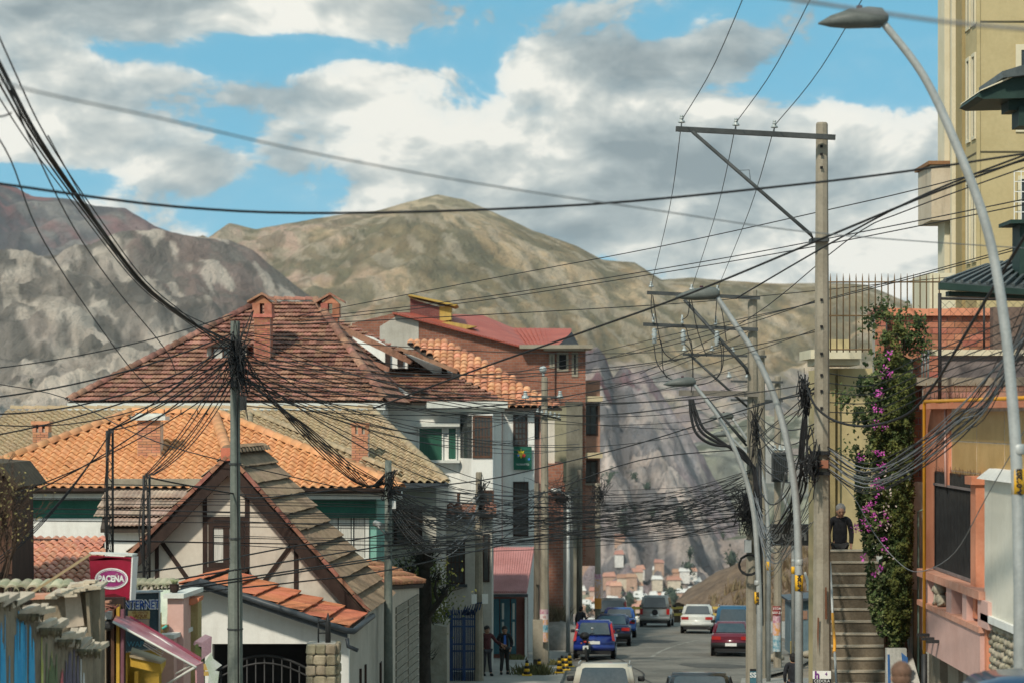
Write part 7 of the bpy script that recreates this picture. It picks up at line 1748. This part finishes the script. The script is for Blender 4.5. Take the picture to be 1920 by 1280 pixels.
car('sedan', 1315, 121, paint('white_sedan_paint', (.58,.58,.53)), 'white sedan facing away at the far end of the street', W_=1.68, H=1.42, yaw=.11)
car('van', 1384, 106, paint('steel_blue_van', (.02,.09,.17)), 'steel blue van with roof load parked ahead of the maroon sedan', name='parked_van', cat='van', W_=1.72, L=4.2, H=1.78, rack=True, lamps='b', yaw=.1)
car('sedan', 1380, 97.5, paint('maroon_paint', (.12,.008,.022)), 'maroon sedan with black bumper parked at the right side', W_=1.64, H=1.38, dark_bumper=True, yaw=.1)
est = car('van', 1141, 57.6, paint('beige_estate', (.56,.53,.44)), 'beige estate car with roof rails at the bottom of the picture', W_=1.60, L=4.1, H=1.46, rack=True, lamps='b', zoff=.0)
car('sedan', 1324, 51.5, paint('black_car', (.012,.012,.013)), 'black car, only its roof showing at the bottom edge', W_=1.66, H=1.40)
an = MB(); an.tube([Vector((2.6, 62.6, gz(62)+1.45)), Vector((2.58, 62.4, gz(62)+1.85))], .008, 4); a_ = part('aerial', an, m_trimk, None); bpy.data.objects.remove(a_)
# out-of-focus blue car at the lower right
bc = thing('blue_car_roof', 'blurred dark blue car roof in the bottom right corner', 'car', P(1905, 1330, 22)); w = MB(); w.fprism([(1838,1330),(1852,1300),(1885,1284),(1960,1278),(2060,1290),(2090,1330)], 22, 1.3); bev_part('roof', w, paint('deep_blue_car', (.012,.045,.10)), bc, .05, 3); w = MB(); w.fprism([(1860,1330),(1872,1308),(2040,1302),(2060,1330)], 21.98, .02); part('rear_window', w, m_cglass, bc)
# ---- motorcycle
MC = thing('motorcycle', 'black motorcycle leaning beside the blue hatchback', 'motorcycle', (0,0,0))
for yy_ in (-.62, .66):
    w = MB(); n_ = 18; w.tube([(0, yy_+math.cos(2*math.pi*i/n_)*.27, .30+math.sin(2*math.pi*i/n_)*.27) for i in range(n_+1)], .05, 6); wh = part('wheel', w, m_tyre, MC)
    w = MB(); w.lathe((-.03, yy_, .30), [(.05,0),(.05,.06)], 8, axis=(1,0,0))
    for i in range(6): w.tube([(0,yy_,.30),(0,yy_+math.cos(i)*.26,.30+math.sin(i)*.26)], .008, 4)
    part('rim', w, m_rim, wh)
w = MB(); w.tube([(0,.62,.30),(0,.45,.82),(0,.40,.98)], .035, 6); w.tube([(0,.42,.85),(0,0,.55),(0,-.6,.32)], .03, 6); w.tube([(0,.38,.78),(0,-.35,.76)], .03, 6); part('frame', w, m_trimk, MC)
w = MB(); w.ball((0,.16,.82), .13, .26, .12, 10, 7); part('tank', w, m_trimk, MC)
w = MB(); w.box(-.12,.12,-.62,-.02,.76,.84); bev_part('seat', w, m_trimk, MC, .03, 2)
w = MB(); w.box(-.15,.15,-.12,.22,.30,.58); bev_part('engine', w, m_galv, MC, .03, 1)
w = MB(); w.tube([(-.36,.36,1.02),(0,.42,.98),(.36,.36,1.02)], .018, 6); part('handlebar', w, m_trimk, MC)
for sg in (-1,1): w = MB(); w.tube([(sg*.26,.40,1.03),(sg*.30,.42,1.16)], .009, 4); w.ball((sg*.30,.40,1.20), .07, .02, .05, 8, 6); part('mirror', w, m_rim, MC)
w = MB(); w.ball((0,-.66,.80), .07, .05, .05, 8, 6); part('tail_lamp', w, m_tail, MC)
for sg in (-1,1): w = MB(); w.ball((sg*.15,-.6,.76), .035, .035, .03, 6, 5); part('indicator', w, m_amber, MC)
w = MB(); w.box(-.11,.11,-.72,-.70,.52,.66); part('number_plate', w, m_plate, MC)
w = MB(); w.ball((0,-.40,1.02), .20, .24, .15, 10, 7); part('luggage_bag', w, m_trimk, MC)
MC.location = (XP(1103, 94.2), 94.2+.7, gz(94)); MC.rotation_euler = (0, R(-6), -.06)
# ---- yellow and black striped cones
m_cy = mat('cone_yellow', (.70,.40,.02), (.76,.46,.04), rough=.5)
CO = thing('striped_cone', 'tmp', 'traffic cone', (0,0,0), 'striped cones along the left kerb')
w = MB(); w.box(-.17,.17,-.17,.17,0,.05); bev_part('base', w, m_cy, CO, .015, 1)
for i in range(5):
    z0 = .05+i*.095; r0_ = .115-.0135*i; w = MB(); w.lathe((0,0,z0), [(r0_,0),(r0_-.0135,.095)], 12); part('band', w, m_cy if i % 2 else m_trimk, CO)
cones = [(988,1274,81.5,'nearest striped cone in the weeds, left of the pair'), (1011,1268,82.6,'striped cone right of the nearest one in the weeds'), (1049,1264,83.3,'nearest striped cone of the kerb row'), (1054,1254,85.2,'second striped cone of the kerb row'), (1061,1244,88.2,'third striped cone of the kerb row'), (1068,1236,90.6,'farthest cone of the kerb row, near the hatchback')]
for i, (x_, y_, Y_, lb) in enumerate(cones):
    loc = Vector((XP(x_, Y_), Y_, gz(Y_)+(.14 if XP(x_, Y_) < left_kerb(Y_) else .0)))
    if i == 0: CO.location = loc; CO['label'] = lb
    else: copy_tree(CO, loc, random.uniform(-.3,.3), lb)
# ---- end of the street: yellow rail, shack, rubble, dry bank
RL = thing('guard_rail', 'low yellow guard rail closing off the end of the street', 'rail', (9, 146, gz(146)))
m_yr = mat('faded_yellow_paint', (.48,.33,.06), (.58,.42,.12), scale=3, streak=.3)
for z_ in (.95, .55):
    w = MB(); w.beam((5.2,146,gz(146)+z_), (15,146,gz(146)+z_), .08, .14); part('beam', w, m_yr, RL)
for i in range(6): w = MB(); w.box(5.5+i*1.8, 5.64+i*1.8, 145.95, 146.1, gz(146)-.3, gz(146)+1.05); part('post', w, m_yr, RL)
SK = thing('tin_shack', 'pale blue corrugated tin shack with small brown window right of the poles', 'shack', (12, 100, gz(100)))
m_tin = mat('blue_tin', (.11,.17,.20), (.17,.24,.27), scale=2, streak=.45, scol=(.12,.10,.08), rough=.6)
w = MB(); w.fbox(1482, 1122, 1545, 1225, 99, 2); part('wall', w, m_tin, SK)
w = MB()
for i in range(22): w.fbox(1482+i*2.9, 1124, 1483.3+i*2.9, 1224, 98.97, .03)
part('corrugation', w, m_tin, SK)
w = MB(); w.fprism([(1478,1124),(1552,1117),(1552,1121),(1478,1128)], 98.6, 3); part('roof', w, m_slate, SK)
w = MB(); w.fbox(1502, 1144, 1514, 1160, 98.94, .05); part('window', w, mat('brown_board_window', (.22,.12,.08), (.28,.17,.12)), SK)
w = MB(); w.fbox(1484, 1203, 1493, 1245, 94, .4); solo('yellow_post', w, m_yr, 'short faded yellow post in front of the tin shack', 'post')
SN = thing('white_hand_sign', 'white hand-shaped cut-out sign behind the tall concrete pole', 'sign', P(1520, 1110, 88))
w = MB(); w.fprism([(1513,1107),(1512,1090),(1507,1073),(1511,1071),(1516,1086),(1518,1070),(1522,1069),(1523,1084),(1527,1068),(1531,1069),(1530,1085),(1534,1078),(1535,1107)], 88, .05); part('hand', w, m_white, SN)
w = MB(); w.tube([P(1524,1107,88.1), P(1524,1240,88.1)], .03, 6); part('post', w, m_steel, SN)
BG_ = thing('black_signboard', 'long black signboard with grey rings spanning beside the tall pole', 'sign', P(1490, 1022, 86))
w = MB(); w.fbox(1422, 982, 1556, 1022, 86, .25); part('board', w, mat('black_board', (.012,.012,.012), (.02,.02,.02), rough=.5), BG_)
def ring(cx, cy, r, t, Y): ellipse_ring(cx, cy, r, r, t, Y, mat('grey_letter', (.10,.10,.095), (.15,.15,.14)), BG_, 'ring')
for x_ in (1451, 1479, 1540): ring(x_, 1002, 13, 3.2, 85.97); ring(x_, 1002, 7, 1.8, 85.97)
text("' n o", P(1511, 1003, 85.96), .55, MATS['grey_letter'], BG_, bold=.02)
for x_ in (1424, 1552): w = MB(); w.fbox(x_-3, 1022, x_+3, 1260, 86.1, .15); part('post', w, m_black, BG_)
bk = MB(); nx, ny = 40, 26
bx0, bx1, by0, by1 = 13.0, 60., 150., 215.
for j in range(ny+1):
    for i in range(nx+1):
        x = bx0+(bx1-bx0)*i/nx; y = by0+(by1-by0)*j/ny
        s_ = min(1, (x-bx0)/12.); zz = -14.0+5.2*s_**.8*(1+.08*math.sin(x*.5+y*.3))+ (x-bx0)*.05
        zz = zz*1.0-max(0,(y-190))*.3+3.4*(float(fbm(np.array([x/5.]), np.array([y/5.]), 5, 11)[0])-.5); bk.v.append((x, y, zz if 0 < j else -14.))
for j in range(ny):
    for i in range(nx): a = j*(nx+1)+i; bk.f.append((a, a+1, a+nx+2, a+nx+1)); bk.sm.append(True)
struct('dry_bank', bk, mat('brown_earth_bank', (.085,.055,.036), (.20,.135,.085), scale=.7, bump=.9, bscale=2.5), label='brown earth bank rising behind the parked cars')
tb = MB()
for _ in range(5200):
    x = rng.uniform(bx0+.3, bx0+20); y = rng.uniform(151, 175); i = int((x-bx0)/(bx1-bx0)*nx); j = int((y-by0)/(by1-by0)*ny); z = bk.v[j*(nx+1)+i][2]
    d = Vector((rng.normal()*.5, rng.normal()*.3, 1))*rng.uniform(.25,1.0); s = Vector((.05,0,0)); tb.poly([(x-.11,y,z-.1),(x+.11,y,z-.1),(x+d.x*.5+.03,y+d.y,z+d.z)])
solo('dry_scrub', tb, mat('dry_scrub', (.10,.075,.045), (.19,.14,.08), rnd=.4), 'dry brown scrub on the earth bank', 'scrub', kind='stuff')
# right-hand low kerb stones and rubble at the junction
for x_, y_, Y_, lb in ((1450,1232,93,'pale kerb boulder left of the slim far lamp'), (1522,1226,95,'pale kerb boulder in front of the tin shack')):
    w = MB(); w.ball(P(x_, y_, Y_), .45, .3, .16, 10, 6, jit=.1); solo('kerb_boulder', w, m_concrete, lb, 'stone')
# ---- town and trees in the valley
m_hw = [mat('valley_wall_%s' % n, c) for n, c in (('white', (.62,.60,.56)), ('pink', (.50,.38,.32)), ('brick', (.42,.28,.21)), ('cream', (.55,.48,.38)))]
m_hr = mat('valley_roof', (.38,.19,.13), (.48,.27,.2), rnd=.3)
k = 0
for i in range(110):
    Y_ = random.uniform(870, 1070); px = random.uniform(1085, 1420); x = XP(px, Y_); z = th(x, Y_); s = random.uniform(1.4, 3.2); h_ = random.uniform(1.8, 3.0)
    hh = thing('valley_house', 'tiny distant valley house far beyond the end of the street', 'house', (x, Y_, z), 'distant houses in the valley')
    w = MB(); w.box(x-s, x+s, Y_-3, Y_+3, z-3, z+h_); part('wall', w, random.choice(m_hw), hh)
    w = MB(); w.prism([(x-s-.4, Y_-3.4, z+h_), (x+s+.4, Y_-3.4, z+h_), (x+s*.9, Y_, z+h_+random.uniform(.8,1.8)), (x-s*.9, Y_, z+h_+1.2)], (0, 3.2, .1)); part('roof', w, m_hr if random.random() < .6 else m_hw[0], hh)
    w = MB(); w.box(x-s*.6, x-s*.2, Y_-3.06, Y_-2.98, z+.9, z+2.2); w.box(x+s*.2, x+s*.6, Y_-3.06, Y_-2.98, z+.9, z+2.2); 
m_vt = mat('valley_leaf', (.03,.045,.035), (.06,.08,.055), scale=.3, rnd=.3)
for i in range(52):
    Y_ = random.uniform(820, 1250); px = random.choice((random.uniform(1085, 1480), random.uniform(-40, 330))) if i % 3 == 0 else random.uniform(1085, 1480)
    x = XP(px, Y_); z = th(x, Y_); h_ = random.uniform(4, 11); t = thing('valley_tree', 'small dark distant tree in the valley', 'tree', (x, Y_, z), 'distant trees in the valley')
    w = MB(); w.tube([(x,Y_,z-1),(x,Y_,z+h_*.4)], .3, 5); part('trunk', w, m_bark, t)
    w = MB()
    for _ in range(70): c = Vector((x+rng.normal()*h_*.16, Y_+rng.normal()*h_*.16, z+h_*(.55+rng.normal()*.2))); leaf(w, c, h_*rng.uniform(.06,.12))
    w.ball((x,Y_,z+h_*.5), h_*.18, h_*.18, h_*.32, 7, 5, jit=.25); part('crown', w, m_vt, t)
# ================================================================== PEOPLE
m_skin = mat('skin', (.30,.16,.10), (.36,.20,.13), rough=.6, scale=8); m_hair = mat('black_hair', (.012,.010,.009), (.03,.026,.024), rough=.6, scale=30)
def skin_mesh(name, nodes, edges, m, sub=1):
    """nodes: {key: ((x,y,z), (rx, ry))}; one continuous surface grown over the skeleton"""
    keys = list(nodes); me = bpy.data.meshes.new(name); me.from_pydata([nodes[k][0] for k in keys], [(keys.index(a), keys.index(b)) for a, b in edges], [])
    o = bpy.data.objects.new(name, me); COL.objects.link(o)
    md = o.modifiers.new('s', 'SKIN'); md.use_smooth_shade = True
    sv = me.skin_vertices[0].data
    for i, k_ in enumerate(keys): sv[i].radius = nodes[k_][1] if isinstance(nodes[k_][1], tuple) else (nodes[k_][1],)*2; sv[i].use_root = (i == 0)
    ms = o.modifiers.new('b', 'SUBSURF'); ms.levels = sub; ms.render_levels = sub
    bpy.context.view_layer.update(); dg = bpy.context.evaluated_depsgraph_get()
    nm = bpy.data.meshes.new_from_object(o.evaluated_get(dg)); bpy.data.objects.remove(o); bpy.data.meshes.remove(me)
    nm.name = name; nm.materials.clear(); nm.materials.append(m); nm.polygons.foreach_set('use_smooth', [True]*len(nm.polygons)); return nm
def hand(N, E, wrist, key, d, side):
    d = Vector(d).normalized(); w = Vector(wrist); s = Vector(side).normalized(); N[key+'p'] = (tuple(w+d*.07), (.034,.022)); E.append((key, key+'p'))
    for i, (o_, L) in enumerate(((-.026,.062),(-.009,.072),(.009,.068),(.026,.052))):
        a = w+d*.11+s*o_; b = a+d*L*.5; c = b+(d*.7+Vector((0,.5,-.3))).normalized()*L*.5
        N[key+'f%d' % i] = (tuple(a), .0095); N[key+'g%d' % i] = (tuple(b), .009); N[key+'h%d' % i] = (tuple(c), .0075); E += [(key+'p', key+'f%d' % i), (key+'f%d' % i, key+'g%d' % i), (key+'g%d' % i, key+'h%d' % i)]
    a = w+d*.05-s*.04; b = a+(d*.8-s*.6).normalized()*.045; N[key+'t'] = (tuple(a), .012); N[key+'u'] = (tuple(b), .009); E += [(key+'p', key+'t'), (key+'t', key+'u')]
def person(loc, rz, label, H=1.68, jacket=(.05,.02,.02), trousers=(.03,.03,.035), inner=None, hair=(.012,.010,.009), arms=None, legs=None, headtilt=0., lean=0., cap=False, bag=None, group=None):
    t = thing('person', label, 'person', (0,0,0))
    k = H/1.7
    def v(x, y, z): return (x*k, (y+lean*max(0, z-.9))*k, z*k)
    arms = arms or {'l': ((-.24,.02,1.12), (-.22,-.08,.88)), 'r': ((.24,.02,1.12), (.22,-.08,.88))}
    legs = legs or {'l': ((-.10,-.04,.50), (-.11,.06,.09)), 'r': ((.10,.03,.50), (.11,-.10,.09))}
    N = {'pelvis': (v(0,0,.93), (.135*k,.10*k)), 'waist': (v(0,0,1.08), (.125*k,.09*k)), 'chest': (v(0,.0,1.28), (.15*k,.105*k)), 'neckb': (v(0,0,1.42), (.075*k,.065*k)), 'neck': (v(0,-.01,1.475), .052*k), 'head': (v(0,-.025-headtilt*.5,1.56), (.074*k,.088*k)), 'top': (v(0,-.02-headtilt,1.635), (.062*k,.075*k))}
    E = [('pelvis','waist'),('waist','chest'),('chest','neckb'),('neckb','neck'),('neck','head'),('head','top')]
    JN = {'w0': (v(0,0,.80), (.175*k,.135*k)), 'w1': (v(0,0,1.08), (.158*k,.118*k)), 'w2': (v(0,0,1.28), (.172*k,.128*k)), 'w3': (v(0,0,1.445), (.088*k,.08*k))}; JE = [('w0','w1'),('w1','w2'),('w2','w3')]
    TN = {'p': (v(0,0,.93), (.15*k,.115*k))}; TE = []
    for s, sg in (('l',-1), ('r',1)):
        el, wr = arms[s]; kn, an = legs[s]
        N['sh'+s] = (v(sg*.185,0,1.385), .058*k); N['el'+s] = (v(*el), .042*k); N['wr'+s] = (v(*wr), .030*k); E += [('neckb','sh'+s),('sh'+s,'el'+s),('el'+s,'wr'+s)]
        d = Vector(v(*wr))-Vector(v(*el)); sd = d.cross(Vector((0,1,0))); sd = sd if sd.length > .01 else Vector((0,1,0)); hand(N, E, v(*wr), 'wr'+s, d, Vector((0,1,0)) if abs(d.normalized().z) > .8 else sd)
        JN['s'+s] = (v(sg*.19,0,1.375), .077*k); JN['e'+s] = (v(*el), .058*k); we = Vector(v(*el))+(Vector(v(*wr))-Vector(v(*el)))*.93; JN['c'+s] = (tuple(we), .046*k); JE += [('w3','s'+s),('s'+s,'e'+s),('e'+s,'c'+s)]
        N['hp'+s] = (v(sg*.085,0,.88), .085*k); N['kn'+s] = (v(*kn), .056*k); N['an'+s] = (v(*an), .038*k); N['to'+s] = (v(an[0], an[1]-.15, .035), (.04*k,.03*k)); E += [('pelvis','hp'+s),('hp'+s,'kn'+s),('kn'+s,'an'+s),('an'+s,'to'+s)]
        TN['h'+s] = (v(sg*.088,0,.86), .100*k); TN['k'+s] = (v(*kn), .074*k); a_ = Vector(v(*kn))+(Vector(v(*an))-Vector(v(*kn)))*.98; TN['a'+s] = (tuple(a_), .062*k); TE += [('p','h'+s),('h'+s,'k'+s),('k'+s,'a'+s)]
        sh = MB(); q = Vector(v(an[0], an[1]-.07, .05)); sh.ball(q, .052*k, .14*k, .055*k, 10, 6); part('shoe', sh, m_trimk, t)
    def add(name, nm): o = link(bpy.data.objects.new(name, nm)); setp(o, t); return o
    body = add('body', skin_mesh('body', N, E, m_skin))
    add('jacket', skin_mesh('jacket', JN, JE, mat('cloth_%02d%02d%02d' % tuple(int(c*99) for c in jacket), jacket, tuple(min(1,c*1.7+.008) for c in jacket), rough=.9, scale=14)))
    add('trousers', skin_mesh('trousers', TN, TE, mat('trouser_%02d%02d%02d' % tuple(int(c*99) for c in trousers), trousers, tuple(min(1,c*1.5+.005) for c in trousers), rough=.9, scale=14)))
    hc = Vector(v(0,-.022-headtilt*.72,1.60)); hm_ = mat('hair_%02d' % int(hair[0]*99), hair, tuple(c*1.8 for c in hair), rough=.7, scale=40)
    h = MB(); tilt = Matrix.Rotation(headtilt*4, 4, 'X')
    h.ball(hc+Vector((0,.018,.036))*k, .102*k, .122*k, .104*k, 14, 9, tilt, jit=.03); h.ball(hc+Vector((0,.05,-.03))*k, .092*k, .085*k, .10*k, 12, 8, tilt, jit=.03); part('hair', h, hm_, t)
    f = MB(); fc = hc+Vector((0,-.075,-.035))*k; f.ball(hc+Vector((0,-.02,-.03))*k, .082*k, .098*k, .110*k, 14, 10, tilt); f.ball(fc+tilt @ Vector((0,-.055,-.02))*k, .016*k, .022*k, .026*k, 8, 6)
    for sg in (-1,1): f.ball(hc+Vector((sg*.085,.0,-.03))*k, .014*k, .025*k, .033*k, 7, 5)
    part('face', f, m_skin, t)
    e = MB()
    for sg in (-1,1): e.ball(hc+tilt @ (Vector((sg*.034,-.113,-.012))*k), .013*k, .008*k, .008*k, 7, 5); e.box(-.022*k,.022*k,-.006,.006,-.004,.004, Matrix.Translation(hc+tilt @ (Vector((sg*.034,-.116,.014))*k)))
    part('eyes', e, m_hair, t)
    e = MB(); e.ball(hc+tilt @ (Vector((0,-.112,-.085))*k), .028*k, .012*k, .008*k, 8, 5); part('mouth', e, mat('lips', (.22,.08,.065)), t)
    if inner:
        s_ = MB(); s_.prism([v(-.035,-.128,1.40), v(.035,-.128,1.40), v(.045,-.136,1.06), v(-.045,-.136,1.06)], (0,.03,0)); part('shirt', s_, inner, t)
    if bag:
        s_ = MB(); s_.ball(v(*bag), .15*k, .09*k, .10*k, 10, 7); part('bag', s_, m_trimk, t)
    t.location = loc; t.rotation_euler = (0, 0, rz); return t
def g2(px, Y, up=0.): return Vector((XP(px, Y), Y, gz(Y)+up))
person(g2(946, 82.2, .15), .12, 'man in black jacket and blue shirt walking with a dark bag on the left pavement', H=1.62, jacket=(.008,.008,.010), trousers=(.022,.020,.020), inner=mat('bright_blue_shirt', (.03,.10,.42), (.05,.15,.5)), headtilt=.05, cap=True, bag=(.06,-.22,.92),
       arms={'l': ((-.27,-.02,1.14), (-.12,-.22,1.03)), 'r': ((.28,.0,1.12), (.20,-.20,.95))}, legs={'l': ((-.10,-.10,.50), (-.13,-.04,.09)), 'r': ((.10,.03,.50), (.12,.06,.09))})
person(g2(913, 81.2, .15), .35, 'man in maroon checked jacket half hidden by the square concrete pole', H=1.66, jacket=(.055,.014,.015), trousers=(.03,.03,.035), arms={'l': ((-.24,.02,1.12), (-.24,-.06,.88)), 'r': ((.33,-.02,1.16), (.52,-.12,1.08))})
person(g2(1089, 111, .05), 2.6, 'man in dark jumper and blue jeans standing by the far left facade', H=1.68, jacket=(.02,.018,.02), trousers=(.035,.06,.14), arms={'l': ((-.25,.0,1.12), (-.3,-.18,1.2)), 'r': ((.25,.03,1.12), (.26,.0,.86))})
person(Vector((XP(1577,47.9), 48.1, -2.5-.92)), .0, 'grey-haired person in black standing with bowed head at the top of the stairs', H=1.66, jacket=(.010,.009,.010), trousers=(.02,.02,.02), hair=(.16,.15,.14), headtilt=.09, lean=-.10)
person(g2(1487, 63, .12), math.pi, 'dark-haired person in a black coat at the bottom edge beside the curved lamp', H=1.55, jacket=(.010,.011,.014), trousers=(.02,.02,.03))
person(Vector((XP(1690,22.), 22., ZP(1246,22.)-1.62)), math.pi, 'blurred person with short brown hair whose head shows at the bottom edge', H=1.62, jacket=(.10,.08,.07), trousers=(.03,.03,.04), hair=(.10,.055,.035))
# ------------------------------------------------------------------ thin mountain air
hz = MB(); hz.box(-1750, 1750, -60, 4900, -135, 420)
hm = bpy.data.materials.new('air'); hm.use_nodes = True; t = hm.node_tree; t.nodes.clear()
pv = t.nodes.new('ShaderNodeVolumePrincipled'); pv.inputs['Color'].default_value = (.96, .98, 1, 1); pv.inputs['Density'].default_value = .000045; pv.inputs['Anisotropy'].default_value = .2
mo = t.nodes.new('ShaderNodeOutputMaterial'); t.links.new(pv.outputs[0], mo.inputs['Volume'])
h_ = part('haze', hz, hm, None); h_['kind'] = 'stuff'; h_['label'] = 'thin haze in front of the mountains'
# ------------------------------------------------------------------ which cable is which
ORD = ['topmost', 'second from the top', 'third from the top', 'fourth from the top', 'fifth from the top', 'sixth from the top', 'seventh from the top', 'eighth from the top', 'ninth from the top']
gr_ = {}
for o in COL.objects:
    if o.name.split('.')[0] == 'cable' and o.parent is None: gr_.setdefault((o['group'], o['label']), []).append(o)
for (g_, l_), os_ in gr_.items():
    os_.sort(key=lambda o: -sum((v.co.z/max(v.co.y, 1) for v in o.data.vertices))/len(o.data.vertices)); n = len(os_)
    for i, o in enumerate(os_):
        if n == 1: continue
        o['label'] = l_+', '+(ORD[i] if n <= 9 else ('among the upper ones', 'among the middle ones', 'among the lower ones')[min(2, i*3//n)])
